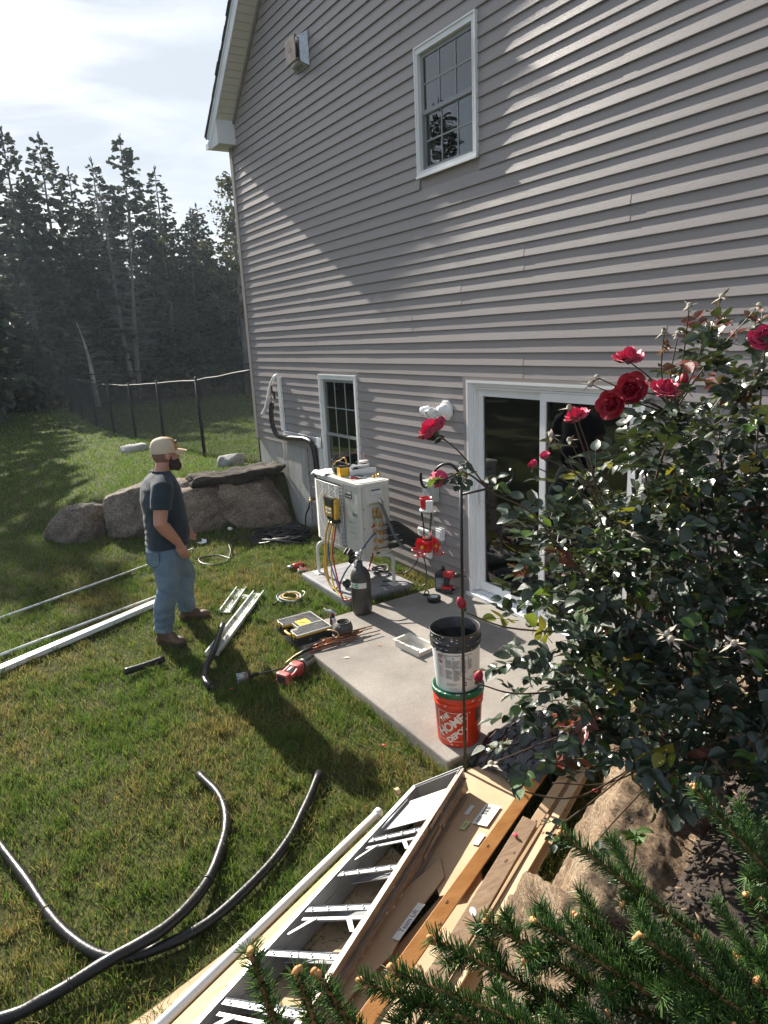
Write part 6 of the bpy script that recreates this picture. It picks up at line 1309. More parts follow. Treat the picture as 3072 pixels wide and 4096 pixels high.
def build_patio_small():
    o = empty('drawstring_pouch', (5.055, -1.44, 0), label='grey drawstring pouch with a black zip rim on the patio', cat='pouch'); mg = mat('grey_canvas', (.095, .088, .080), .85, bump=.4, bscale=90)
    V = MB(); V.lathe([(0, .002), (.06, .002), (.082, .02), (.086, .055), (.075, .09), (.058, .108), (.052, .108), (.05, .09), (0, .08)], 26)
    def cr(co): f = noise.noise(co*28)*.009+noise.noise(co*60)*.004; d = Vector((co.x, co.y, 0)); return co+(d.normalized()*f if d.length > .01 else Vector((0, 0, 0)))+Vector((0, .02*(co.z/.1), 0))
    me = V.mesh('pouch', mg)
    for v in me.vertices: v.co = cr(v.co)
    link('bag', me, o); mb = MB(); mb.tube([(.058*math.cos(a), .058*math.sin(a)+.022, .108) for a in np.linspace(0, 6.2832, 21)], .006, 6, cap=False); mb.build('zip_rim', M_BLACK, o); mb = MB(); mb.tube(spline([(.05, -.04, .10), (.07, -.06, .07), (.085, -.05, .045)], 5), .004, 6); mb.build('drawcord', M_BLACK, o)
    o = empty('claw_torch', (4.90, -1.44, 0), label='black handled torch head with a steel tip standing behind the case', cat='torch'); mb = MB(); mb.tube([(0, 0, 0), (0, 0, .03), (0, 0, .09), (0, 0, .125)], [.03, .026, .022, .02], 14); mb.build('handle', M_BLACK, o); mb = MB(); mb.cyl((0, 0, .125), (0, 0, .14), .016, n=10); mb.build('red_ring', M_RED, o); mb = MB(); mb.tube(spline([(.03, .02, .142), (.0, 0, .158), (-.035, -.03, .162), (-.06, -.045, .175)], 4), [.016]*6+[.013]*4+[.007]*3, 10); mb.build('steel_head', M_STEEL, o)
    o = empty('utility_knife', (4.955, -1.475, 0), (R(72), 0, .5), label='red and white hand tool leaning on the pouch', cat='tool'); mb = MB(); mb.bbox((-.018, 0, -.008), (.018, .115, .008), .005); mb.build('body', mat('white_red_body', (.66, .64, .62), .5), o); mb = MB(); mb.bbox((-.019, .02, -.0085), (-.005, .10, .0092), .003); mb.build('red_strip', M_RED, o)
    rr = random.Random(6)
    for i in range(9):
        a = Vector((5.17+rr.uniform(-.05, .05), -1.86+.03*i*rr.uniform(.3, 1), .008+.004*i)); b = a+Vector((rr.uniform(-.03, .07), rr.uniform(.38, .62), rr.uniform(.0, .012)))
        o = empty('brazing_rod', a, label=('brown copper brazing rod in the loose bundle on the slab edge'), cat='rod', group='brazing rods on the slab edge'); mb = MB(); m = (b-a)*.5+Vector((rr.uniform(-.02, .02), 0, rr.uniform(0, .01))); mb.tube(spline([(0, 0, 0), m, b-a], 6), .0045, 6); mb.build('rod', M_COPPER, o)
    o = empty('bent_rod', (5.10, -1.56, .01), label='bent hook shaped rod arching over the rod bundle', cat='rod'); mb = MB(); mb.tube(spline([(-.06, -.02, .06), (-.02, .0, .075), (.04, .03, .07), (.07, .03, .045), (.05, -.01, .03), (.0, -.05, .025), (-.02, -.10, .02)], 6), .0055, 8); mb.build('rod', mat('tan_brass_rod', (.42, .28, .14), .45, metal=.8), o)
    o = empty('torch_striker', (5.12, -1.50, .008), label='thin black rod lying beside the pouch on the concrete', cat='rod'); mb = MB(); mb.tube([(0, -.1, .0), (-.02, .2, .004)], .0055, 6); mb.build('shaft', M_BLACK, o)
    o = empty('torch_wand', (5.16, -2.02, -.045), label='long dark wand with tan hose lying from the grass onto the slab', cat='torch'); mb = MB(); mb.tube(spline([(0, 0, 0), (-.01, .12, .045), (.0, .2, .062)], 5), .006, 8); mb.build('tan_tip', mat('tan_brass_rod', (.42, .28, .14), .45, metal=.8), o); mb = MB(); mb.tube([(.02, .06, .035), (.02, .16, .066), (.0, .30, .07)], [.009, .014, .012], 10); mb.build('grip', M_BLACK, o)
    # copper leaf scraps on slab
    for i, (x, y, c) in enumerate(((5.42, -1.30, (.35, .17, .09)), (5.45, -1.62, (.72, .70, .66)))):
        o = empty('scrap', (x, y, .001), (0, 0, i), label=('dry curled leaf lying on the concrete', 'white paper scrap lying on the concrete')[i], cat=('leaf', 'scrap')[i]); mb = MB(); mb.add([(-.03, 0, .001), (0, .012, .006), (.035, .0, .002), (0, -.012, .004)], [(0, 1, 2, 3)]); mb.add([(-.03, 0, .0), (0, .012, .005), (.035, .0, .001), (0, -.012, .003)], [(3, 2, 1, 0)]); mb.build('piece', mat('scrap%d' % i, c, .8), o)
build_patio_small()

def build_lawn_items():
    mw = mat('white_pvc', (.77, .78, .78), .42); g0 = LOW+.02
    # rotary hammer drill with hole saw
    o = empty('hole_saw_drill', (5.33, -1.985, LOW+.075), (0, 0, R(-66)), 'red cordless right angle drill with a long shaft and hole saw on the grass', 'drill')
    mk = mat('dark_rubber', (.022, .022, .023), .6); mrd = mat('scuffed_red', (.40, .02, .022), .45, col2=(.5, .12, .11), vscale=16)
    mb = MB(); mb.tube([(-.17, 0, 0), (-.15, 0, 0), (-.06, 0, .0), (-.03, 0, 0)], [.038, .044, .044, .038], 14); mb.build('gear_case', mat('cast_grey', (.30, .30, .29), .5, metal=.5), o)
    for i in range(6): mb = MB(); mb.bbox((-.165, -.035+.014*i-.003, .03), (-.07, -.035+.014*i+.003, .047), .002); mb.build('cooling_rib', mk, o)
    mb = MB(); mb.tube([(-.045, 0, 0), (-.025, 0, 0)], .049, 14); mb.build('band', mk, o)
    mb = MB(); mb.bbox((-.03, -.052, -.05), (.05, .052, .045), .018); mb.build('motor_housing', mrd, o)
    for y in (-.048, .048): mb = MB(); mb.tube(spline([(.03, y*.8, .02), (.09, y, .0), (.15, y*.9, -.01)], 4), [.016]*9, 8); mb.build('handle_rail', mrd, o)
    mb = MB(); mb.bbox((.13, -.058, -.05), (.185, .058, .03), .014); mb.build('handle_end', mrd, o); mb = MB(); mb.box((.1855, -.038, -.035), (.187, .038, .012)); mb.build('battery_port', M_DARK, o); mb = MB(); mb.tube([(.03, 0, .01), (.12, 0, .0)], [.03, .026], 12); mb.build('battery', mat('cast_grey', (.30, .30, .29), .5, metal=.5), o)
    d = Vector((math.cos(R(-66)), math.sin(R(-66)), 0)); q = Matrix.Rotation(R(66), 3, 'Z') @ (Vector((5.17, -2.38, LOW+.05))-Vector((5.33, -1.985, LOW+.075)))
    s0 = Vector((-.12, 0, -.01)); dv = (q-s0).normalized()
    mb = MB(); mb.tube([s0, s0+dv*.07], [.022, .018], 10); mb.build('chuck', mk, o); mb = MB(); mb.tube([s0+dv*.05, q-dv*.06], .0075, 8); mb.build('shaft', mat('dark_steel', (.1, .1, .1), .4, metal=.8), o); mb = MB(); mb.tube([q-dv*.13, q-dv*.04], .016, 10); mb.build('coupling', mk, o)
    mb = MB(); mb.cyl(q-dv*.05, q+dv*.025, .038, n=20); hs = mb.build('hole_saw', mat('grimy_steel', (.22, .22, .21), .55, metal=.6, col2=(.4, .4, .38), vscale=40), o)
    mb = MB(); [mb.bbox((-.004, -.004, -.006), (.004, .004, .006), .001, Matrix.Translation(q+dv*.027) @ dv.to_track_quat('Z', 'Y').to_matrix().to_4x4() @ Matrix.Rotation(k*.524, 4, 'Z') @ Matrix.Translation((.036, 0, 0))) for k in range(12)]; mb.build('saw_teeth', M_STEEL, hs)
    # hose coil
    o = empty('hose_coil', (3.88, -1.38, LOW+.03), label='coil of blue and yellow charging hoses on the grass', cat='hose'); rr = random.Random(8)
    for i, (mm, r_, z) in enumerate(((mat('slate_blue_hose', (.06, .11, .14), .45), .125, .0), (mat('slate_blue_hose', (.06, .11, .14), .45), .14, .012), (mat('ochre_hose', (.50, .30, .05), .5), .10, .01), (mat('ochre_hose', (.50, .30, .05), .5), .085, .022), (mat('pale_hose', (.42, .40, .3), .5), .13, .02))):
        pts = [((r_+.012*math.sin(a*1.7+i))*math.cos(a), (r_*.8+.01*math.cos(a*1.3+i))*math.sin(a), z+.008*math.sin(a*2+i)+.004) for a in np.linspace(i, i+6.0, 26)]; mb = MB(); mb.tube(spline(pts, 2), .0075, 7); mb.build('hose_loop', mm, o)
    mb = MB(); mb.tube(spline([(.09, .1, .02), (.02, .16, .03), (-.06, .17, .02)], 5), .0075, 7); mb.build('hose_end', mat('pale_hose', (.42, .40, .3), .5), o); mb = MB(); mb.tube([(.0, -.11, .01), (.05, -.17, .012), (.07, -.20, .012)], [.008, .009, .012], 8); mb.build('valve_end', M_BLACK, o)
    # white U channels
    def channel(a, b, w, h, z, lab, grp, t=.004):
        a = Vector((*a, z)); b = Vector((*b, z)); o = empty('plastic_channel', a, label=lab, cat='channel', group=grp); m = frame_m((0, 0, 0), b-a, (0, 0, 1)); m = frame_m((0, 0, 0), (b-a), Vector((0, 0, 1)).cross(b-a)); L_ = (b-a).length
        mb = MB(); mb.box((0, -w/2, 0), (L_, w/2, t), m); [mb.box((0, -w*.22+k*w*.22-.002, t), (L_, -w*.22+k*w*.22+.002, t+.003), m) for k in range(3)]; mb.build('base', mw, o)
        for s in (-1, 1): mb = MB(); mb.box((0, s*w/2-(t if s > 0 else 0), t), (L_, s*w/2+(t if s < 0 else 0), h), m); mb.box((0, s*w/2-(t if s > 0 else 0)-s*.006 if s > 0 else s*w/2, h), (L_, s*w/2 if s > 0 else s*w/2+t+.006, h+.003), m); mb.build('side_wall', mw, o)
        return o
    gl = 'cut white channels by the man'
    channel((3.29, -1.655), (3.785, -2.015), .11, .028, g0, 'shorter open white channel on the grass by the far boot', gl); channel((3.52, -1.56), (4.60, -2.42), .115, .03, g0, 'longer open white channel on the grass in front of the man', gl)
    o = empty('channel_scrap', (3.53, -1.73, g0), (0, 0, .4), 'white cutout bracket between the two channels', 'scrap'); mb = MB(); mb.prism([(-.055, -.04), (-.03, -.04), (-.02, .0), (.02, .0), (.03, -.04), (.055, -.04), (.055, .04), (-.055, .04)], .02); mb.build('bracket', mw, o)
    # long white strips on the far left
    def bar(a, b, w, h, z, lab):
        a = Vector((*a, z)); b = Vector((*b, z)); o = empty('white_pipe', a, label=lab, cat='pipe', group='long white lengths on the left lawn'); d = b-a; m = frame_m((0, 0, 0), d, Vector((0, 0, 1)).cross(d)); L_ = d.length
        mb = MB()
        if w < .03: mb.tube([(0, 0, w), d+Vector((0, 0, w))], w, 10)
        else: mb.bbox((0, -w/2, 0), (L_, w/2, h), .008, m)
        mb.build('length', mw, o); mb = MB()
        if w < .03: mb.tube([d*.45+Vector((0, 0, w)), d*.47+Vector((0, 0, w))], w*1.2, 10)
        else: mb.box((0, -w/2-.003, .008), (L_, -w/2+.001, .016), m)
        mb.build('lip' if w >= .03 else 'coupler', mw, o)
    bar((2.66, -4.15), (1.55, -1.62), .012, 0, g0, 'thin white pipe farthest back on the left lawn'); bar((3.58, -4.2), (2.86, -2.2), .013, 0, g0, 'thin white pipe nearer the man, beside the wide channel'); bar((4.0, -4.35), (2.97, -2.12), .085, .045, g0, 'wide white channel lying behind the legs of the man')
    # black insulation offcuts
    mi = mat('black_wrapped_foam', (.012, .012, .013), .36, bump=.35, bscale=22, spec=.4)
    o = empty('insulation_offcut', (4.27, -2.20, -.04), label='curved black pipe insulation lying across the white channel', cat='insulation', group='black insulation offcuts'); pts = [Vector(p)-Vector((4.27, -2.20, -.04)) for p in ((4.22, -2.18, .01), (4.45, -2.30, .005), (4.66, -2.42, -.01), (4.85, -2.55, -.035), (5.03, -2.615, -.045), (5.14, -2.60, -.05))]; mb = MB(); mb.tube(spline(pts, 7), .026, 12); mb.build('foam', mi, o); mb = MB(); mb.tube([pts[-1]+Vector((-.01, 0, 0)), pts[-1]+Vector((.004, 0, 0))], .018, 10); mb.build('cut_end', mat('foam_end', (.10, .10, .10), .9), o)
    o = empty('insulation_offcut', (4.49, -3.09, LOW+.03), label='short black taped insulation stub left of the near boot', cat='insulation', group='black insulation offcuts'); mb = MB(); mb.tube(spline([(0, 0, .015), (-.01, .16, .012), (-.04, .32, .01)], 6), .028, 12); mb.build('foam', mi, o); mb = MB(); [mb.tube([(-.006*k, .05+.07*k, .0145), (-.0065*k, .058+.07*k, .0145)], .0295, 12) for k in range(4)]; mb.build('tape_wraps', M_BLACK, o)
    # the two big insulated pipes in front
    def big(name, pts, r_, lab, z):
        o = empty(name, (pts[0][0], pts[0][1], LOW), label=lab, cat='pipe', group='large black insulated pipes in the foreground'); P = [(x-pts[0][0], y-pts[0][1], zz-LOW) for (x, y), zz in zip(pts, z)]; sp = spline(P, 8); mb = MB(); rs = [r_*(1+.05*math.sin(i*.9)) for i in range(len(sp))]; mb.tube(sp, rs, 14); mb.build('insulation', mi, o)
        mb = MB(); mb.tube([sp[-1], sp[-1]+(sp[-1]-sp[-2]).normalized()*.004], r_*.72, 12); mb.build('cut_end', mat('foam_end', (.10, .10, .10), .9), o); mb = MB()
        for t in (.3, .62): k = int(len(sp)*t); mb = MB(); mb.tube([sp[k], sp[k+1].lerp(sp[k], .7)], r_*1.08, 14); mb.build('tape_wrap', M_BLACK, o)
    zz = LOW+.04
    big('insulated_pipe', [(5.80, -4.15), (6.06, -4.07), (6.44, -3.97), (6.83, -3.875), (7.11, -3.74), (7.20, -3.56), (7.19, -3.28), (7.01, -2.90), (6.80, -2.66), (6.55, -2.43)], .024, 'black insulated pipe curving from the left edge to the middle lawn', [zz]*10)
    big('insulated_pipe', [(7.05, -4.42), (7.17, -4.13), (7.20, -3.97), (7.20, -3.72), (7.17, -3.48), (6.99, -3.25), (6.68, -3.05), (6.42, -2.985), (6.15, -3.02)], .026, 'black insulated pipe crossing over the other from the bottom left', [zz, zz, zz+.02, zz+.055, zz+.055, zz+.02, zz, zz, zz+.01])
    # cord pile
    rr = random.Random(12)
    o = empty('cord_heap', (1.75, -.5, LOW), label='heap of black extension cord on the grass by the boulders', cat='cord')
    for k in range(8):
        pts = []; cx, cy = rr.uniform(-.1, .15), rr.uniform(-.12, .12); ra, rb = rr.uniform(.22, .42), rr.uniform(.25, .42); ph = rr.uniform(0, 6)
        for i in range(30): a = ph+i*.55; pts.append((cx+ra*math.cos(a)*(.7+.4*math.sin(i*.37+k)), cy+rb*math.sin(a)*(.75+.35*math.cos(i*.29+k)), .04+.035*math.sin(i*1.1+k)+.03*rr.random()))
        mb = MB(); mb.tube(spline(pts, 4), .012, 7); mb.build('cord_loop', M_BLACK, o)
    o2 = empty('trailing_cord', (1.66, -1.18, LOW+.03), label='end of black cord snaking out of the heap toward the man', cat='cord'); mb = MB(); mb.tube(spline([(.1, .45, .03), (-.1, .25, .02), (.0, .0, .015), (.35, -.12, .01), (.7, -.3, .012), (.72, -.45, .012), (.55, -.55, .012), (.35, -.5, .012), (.4, -.3, .012), (.65, -.22, .014)], 7), .0095, 7); mb.build('cord', M_BLACK, o2); mb = MB(); mb.tube([(.0, .0, .018), (.06, -.03, .018)], .019, 8); mb.build('plug', M_BLACK, o2)
    # white litter
    o = empty('plastic_offcut', (1.36, -1.45, g0+.01), (0, 0, .3), 'small white channel offcut on the grass by the far hand', 'scrap'); mb = MB(); mb.box((-.05, -.04, 0), (.05, .04, .004)); mb.box((-.05, .036, .004), (.05, .04, .04)); mb.box((-.05, -.04, .004), (.05, -.036, .012)); mb.build('offcut', mw, o)
    o = empty('paper_scrap', (.98, -.93, g0), label='crumpled white paper at the foot of the boulders', cat='scrap'); mb = MB(); mb.ell((0, 0, .015), (.06, .035, .022), 7, k=4); mb.build('paper', mat('paper_napkin', (.78, .78, .76), .9), o)
    for i, (x, y) in enumerate(((4.40, -.60), (4.33, -.56))): o = empty('wire_scrap', (x, y, .0), (0, 0, i), ('white wire clippings on the near side of the pad', 'dark clip scrap on the pad beside the clippings')[i], 'scrap'); mb = MB(); mb.tube(spline([(-.03, 0, .006), (0, .012, .01), (.03, -.006, .006), (.045, .01, .006)], 4), .004, 6); mb.build('piece', (mw, M_BLACK)[i], o)
    # petals dropped on the lawn
    mp = mat('pink_petal', (.55, .03, .09), .6)
    for i, (x, y, lab) in enumerate(((6.55, -1.98, 'fallen pink petal on the grass near the slab corner'), (5.28, -2.50, 'fallen pink petal on the grass beside the hole saw'))): o = empty('fallen_petal', (x, y, LOW+.05), (0, 0, i), lab, 'petal', 'fallen petals on the lawn'); mb = MB(); mb.ell((0, 0, 0), (.014, .01, .004), 8, k=4); mb.build('petal', mp, o)
build_lawn_items()

# ------------------------------------------------------------------ shepherd hook and hummingbird feeder
def build_hook():
    mk = mat('black_iron', (.010, .010, .011), .4); bx, by = 7.062, -1.752
    o = empty('shepherd_hook', (bx, by, LOW), label='tall black iron shepherd hook at the patio corner', cat='garden hook')
    top = 1.835
    mb = MB(); mb.tube([(0, 0, -.1), (-.012, .012, .6), (-.022, .024, 1.3), (-.03, .035, top-.10)], .0085, 8); mb.build('pole', mk, o)
    a = Vector((-.03, .035, top-.10)); d = Vector((-.42, -.30, 0)).normalized()*.74
    mb = MB(); pts = [a, a+Vector((0, 0, .06))+d*.01, a+d*.06+Vector((0, 0, .105)), a+d*.12+Vector((0, 0, .11)), a+d*.18+Vector((0, 0, .08)), a+d*.22+Vector((0, 0, .02)), a+d*.245+Vector((0, 0, -.012)), a+d*.28+Vector((0, 0, -.012)), a+d*.295+Vector((0, 0, .02)), a+d*.295+Vector((0, 0, .06))]
    mb.tube(spline(pts, 5), .0075, 8); mb.build('hook', mk, o)
    mb = MB(); e = Vector((.05, .27, 0)); mb.tube([a+Vector((0, 0, -.05)), a+e+Vector((0, 0, -.03))], .0065, 8); mb.tube(spline([a+e+Vector((0, 0, -.03)), a+e*1.12+Vector((0, 0, -.01)), a+e*1.15+Vector((0, 0, .03)), a+e*1.08+Vector((0, 0, .05))], 5), .006, 8); mb.build('side_arm', mk, o)
    h = Vector((bx, by, LOW))+a+d*.262+Vector((0, 0, -.02))
    f = empty('hummingbird_feeder', h-Vector((0, 0, .415*.86)), label='red and clear hummingbird feeder hanging from the black hook', cat='bird feeder'); mr = mat('feeder_red', (.55, .012, .025), .28, spec=.6); mg = glass_mat('feeder_glass', (.93, .95, .95), .02, 1.45)
    f.scale = (.86, .86, .86)
    mb = MB(); mb.tube([(0, 0, .355), (0, 0, .415)], .0025, 6); mb.build('hanging_wire', M_STEEL, f)
    mb = MB(); mb.lathe([(.030, .28), (.034, .285), (.039, .345), (.041, .352), (.035, .352), (.03, .30)], 24); mb.build('top_cap', mr, f); mb = MB(); mb.lathe([(.0425, .268), (.0432, .275), (.0402, .282), (.037, .282)], 24); mb.build('white_rim', M_WHITE, f)
    mb = MB(); mb.bbox((-.0, -.06, .27), (.045, -.035, .345), .006, Matrix.Rotation(.9, 4, 'Z')); mb.build('paper_tag', M_WHITE, f)
    mb = MB(); mb.lathe([(.034, .285), (.036, .25), (.030, .20), (.024, .16), (.025, .12), (.033, .085), (.033, .08)], 28); mb.build('glass_bottle', mg, f); mb = MB(); mb.lathe([(0, .08), (.03, .08), (.031, .09), (0, .09)], 20); mb.build('nectar', mat('nectar', (.5, .1, .1), .1, trans=.6), f)
    mb = MB(); mb.lathe([(0, .0), (.028, .0), (.034, .02), (.036, .06), (.030, .085), (.0, .085)], 24); mb.build('base', mr, f); my = mat('feeder_yellow', (.75, .45, .03), .4)
    for k in range(4):
        an = k*math.pi/2+.35; dr = Vector((math.cos(an), math.sin(an), 0)); c = dr*.058+Vector((0, 0, .045)); F = frame_m(c, dr.cross(Vector((0, 0, 1))), Vector((0, 0, 1))); 
        if (F.to_3x3() @ Vector((0, 0, 1))).dot(dr) < 0: F = F @ Matrix.Rotation(math.pi, 4, 'Y')
        mb = MB(); n = 20; V = [(0, 0, -.012)]; 
        for i in range(n): t = 2*math.pi*i/n; r_ = .036*(1+.16*math.cos(5*t)); V.append((r_*math.cos(t), r_*math.sin(t), .012))
        mb.add([F @ Vector(v) for v in V], [(0, 1+i, 1+(i+1) % n) for i in range(n)], True); mb.add([F @ (Vector(v)-Vector((0, 0, .003))) for v in V], [(0, 1+(i+1) % n, 1+i) for i in range(n)], True); fl = mb.build('flower_port', mr, f)
        mb = MB(); mb.lathe([(0, .012), (.008, .011), (.0125, .004), (.0125, -.004)], 12, m=F); mb.build('yellow_grid', my, fl)
        mb = MB(); pc = dr*.085+Vector((0, 0, .002)); mb.tube([pc+dr*.03*math.cos(t)+dr.cross(Vector((0, 0, 1)))*.034*math.sin(t) for t in np.linspace(0, 6.2832, 19)], .0038, 6, cap=False); mb.build('perch', mr, f)
build_hook()

# ------------------------------------------------------------------ planter and black plastic by the door
def build_pot_bag():
    o = empty('planter', (6.96, -.42, 0), label='olive green glazed planter against the wall behind the rose', cat='planter'); mo = mat('olive_glaze', (.20, .26, .05), .3, var=.2, vscale=10)
    mb = MB(); mb.lathe([(0, .004), (.13, .004), (.15, .05), (.185, .30), (.20, .335), (.20, .36), (.185, .365), (.17, .35), (.165, .31), (0, .30)], 36); mb.build('pot', mo, o); mb = MB(); mb.lathe([(.0, .305), (.166, .305)], 24); mb.build('potting_soil', mat('dark_mulch', (.02, .015, .01), .95), o)
    o = empty('plastic_bag', (7.27, -1.25, LOW), label='crumpled black plastic sheeting behind the bucket, under the rose', cat='bag'); mk = mat('black_plastic_film', (.012, .012, .014), .22, spec=.7); n, m = 44, 40; V = []
    for i in range(n):
        for j in range(m):
            x = -.42+.62*i/(n-1); y = -.42+.80*j/(m-1); r_ = math.hypot(x*1.15, y); z = .30*max(0, 1-(r_/.50)**2)+.02; z += .055*noise.noise(Vector((x*6, y*6, 1)))+.05*abs(noise.noise(Vector((x*11, y*9, 4))))+.02*noise.noise(Vector((x*28, y*28, 9))); V.append((x, y, max(.012, z)))
    F = [(i*m+j, (i+1)*m+j, (i+1)*m+j+1, i*m+j+1) for i in range(n-1) for j in range(m-1)]; mb = MB(); mb.add(V, F, False); mb.build('film', mk, o)
build_pot_bag()
# ------------------------------------------------------------------ lumber, cardboard and ladder against the near rocks
def build_pile():
    mcb = mat('cardboard', (.42, .29, .175), .85, col2=(.49, .355, .225), vscale=3, bump=.12, bscale=60); mcd = mat('cardboard_edge', (.24, .155, .09), .9, bump=.9, bscale=220)
    mwd = mat('pale_pine', (.56, .40, .21), .7, col2=(.66, .50, .29), vscale=5, stretch=(9, 1, 9), bump=.2, bscale=30); mor = mat('amber_wood', (.40, .175, .05), .55, col2=(.50, .245, .08), vscale=4, stretch=(8, 1.2, 8), bump=.15, bscale=30)
    mbr = mat('weathered_wood', (.21, .135, .08), .75, col2=(.32, .22, .14), vscale=7, stretch=(12, 1.2, 12), bump=.3, bscale=40); mlab = mat('paper_label', (.68, .68, .66), .7); mpr = mat('print_black', (.03, .03, .03), .6)
    ux = Vector((.405, -.914, 0))                     # runs down the pile toward the lens
    def sheet(name, poly, zf, lab, t=.006, edge=True, grp='flattened cardboard in the pile'):
        """bent sheet: world polygon, height from zf(x,y)"""
        cx = sum(p[0] for p in poly)/len(poly); cy = sum(p[1] for p in poly)/len(poly); o = empty(name, (cx, cy, zf(cx, cy)), label=lab, cat='cardboard', group=grp); z0 = zf(cx, cy)
        bm = bmesh.new(); f = bm.faces.new([bm.verts.new((x-cx, y-cy, 0)) for x, y in poly]); bmesh.ops.triangulate(bm, faces=[f]); 
        for _ in range(3): bmesh.ops.subdivide_edges(bm, edges=bm.edges[:], cuts=1, use_grid_fill=True)
        for v in bm.verts: v.co.z = zf(v.co.x+cx, v.co.y+cy)-z0+.006*noise.noise(Vector((v.co.x*5, v.co.y*5, len(poly))))
        g = bmesh.ops.extrude_face_region(bm, geom=bm.faces[:]); [setattr(v.co, 'z', v.co.z-t) for v in g['geom'] if isinstance(v, bmesh.types.BMVert)]
        bmesh.ops.recalc_face_normals(bm, faces=bm.faces); me = bpy.data.meshes.new(name); bm.to_mesh(me); bm.free(); me.materials.append(mcb); link('sheet', me, o)
        pts = [(x-cx, y-cy, zf(x, y)-z0-t/2+.006*noise.noise(Vector(((x-cx)*5, (y-cy)*5, len(poly))))) for x, y in poly]; mb = MB(); mb.tube(pts+[pts[0]], t*.52, 5); mb.build('corrugated_edge', mcd, o); return o, (cx, cy, z0)
    xl = lambda y: 7.02+(-2.0-y)*.44
    zf = lambda x, y: LOW+.03+.10*float(np.clip((x-xl(y)-.1)/.75, 0, 1))
    o1, c1 = sheet('cardboard_sheet', [(7.02, -1.98), (7.08, -1.62), (7.12, -1.22), (7.22, -1.30), (7.36, -1.42), (7.55, -1.86), (7.78, -2.36), (7.73, -2.44), (7.68, -2.42), (7.62, -2.47), (7.45, -2.45), (7.2, -2.2)], lambda x, y: zf(x, y)+.02, 'large clean cardboard sheet with shipping labels and blue tape')
    o2, c2 = sheet('cardboard_sheet', [(7.55, -2.30), (7.66, -2.36), (7.70, -2.45), (7.74, -2.55), (7.80, -2.68), (7.86, -2.78), (7.90, -2.95), (8.2, -3.7), (7.95, -3.8), (7.72, -3.1)], lambda x, y: zf(x, y)+.035, 'torn cardboard flap printed Team Lift right of the ladder')
    o3, c3 = sheet('cardboard_sheet', [(7.25, -2.4), (7.55, -2.4), (7.95, -3.3), (8.1, -3.9), (7.62, -3.95), (7.5, -3.2)], lambda x, y: zf(x, y)-.005, 'cardboard under the ladder with printed text')
    o4, c4 = sheet('cardboard_sheet', [(7.33, -3.02), (7.42, -3.0), (7.75, -4.0), (7.56, -4.05), (7.45, -3.5)], lambda x, y: LOW+.055, 'brown cardboard edge showing left of the white pipe')
    o5, c5 = sheet('cardboard_sheet', [(7.60, -2.1), (7.80, -2.25), (8.05, -2.85), (8.3, -3.5), (8.05, -3.55), (7.85, -2.85)], lambda x, y: zf(x, y)-.01, 'dark underside layer of cardboard beneath the torn flap')
    def on(o, c, x, y, w, h, mm, nm, dz=.007, rot=None, zof=0.0):
        mb = MB(); d = Vector((.405, -.914, .0)) if rot is None else Vector(rot); z = zof; p = Vector((x-c[0], y-c[1], z-c[2]+dz)); nx = d.cross(Vector((0, 0, 1))); sl = .17/.75*.914
        m = frame_m(p, d+Vector((0, 0, .0)), Vector((-nx.x, -nx.y, -nx.x*.2))); mb.box((-w/2, -h/2, 0), (w/2, h/2, .001), m); return mb.build(nm, mm, o), m
    zz = lambda x, y, a: zf(x, y)+a
    l, m = on(o1, c1, 7.455, -1.93, .17, .085, mlab, 'shipping_label', zof=zz(7.455, -1.93, .02)); mb = MB(); [mb.box((-.07+.008*i, -.03, .0012), (-.066+.008*i+.002*(i % 3), .0, .0016), m) for i in range(9)]; [mb.box((-.07, .012+.009*i, .0012), (.04-.02*(i % 2), .015+.009*i, .0016), m) for i in range(3)]; [mb.box((.02, -.03+.008*i, .0012), (.07, -.027+.008*i, .0016), m) for i in range(4)]; mb.build('label_print', mpr, l)
    l, m = on(o1, c1, 7.44, -2.06, .07, .03, mat('green_sticker', (.50, .55, .28), .7), 'green_sticker', zof=zz(7.44, -2.06, .02)); text_obj('lettering', '2021', .018, mpr, l, m @ Matrix.Translation((0, 0, .0014)))
    l, m = on(o1, c1, 7.57, -2.08, .085, .035, mlab, 'white_label', zof=zz(7.57, -2.08, .021)); text_obj('lettering', '8-6-14', .016, mpr, l, m @ Matrix.Translation((0, 0, .0014)))
    on(o1, c1, 7.36, -1.965, .08, .025, mlab, 'white_label', zof=zz(7.36, -1.965, .019))
    l, m = on(o1, c1, 7.262, -1.475, .05, .17, mat('blue_tape', (.05, .30, .62), .6), 'blue_tape', zof=zz(7.262, -1.475, .02), rot=(.55, -.83, 0))
    l, m = on(o2, c2, 7.775, -2.635, .21, .034, mlab, 'printed_strip', zof=zz(7.775, -2.635, .037)); text_obj('lettering', 'Team Lift', .034, mpr, l, m @ Matrix.Translation((0, 0, .0014)) @ Matrix.Rotation(math.pi, 4, 'Z'))
    l, m = on(o3, c3, 7.655, -2.985, .12, .045, mlab, 'printed_strip', zof=zz(7.655, -2.985, -.001), rot=(.6, .8, 0)); text_obj('lettering', 'Team Lift', .026, mpr, l, m @ Matrix.Translation((0, 0, .0014)))
    for i, t in enumerate(('do not', 'use until', 'on and all', 'power')): 
        p = Vector((7.50+.03*i, -2.56-.045*i, 0)); mm_ = frame_m((p.x-c3[0], p.y-c3[1], zz(p.x, p.y, .003)-c3[2]+.006), (.6, .8, 0), (-.8, .6, 0)); text_obj('lettering', t, .032, mat('brown_print', (.10, .06, .035), .8), o3, mm_)
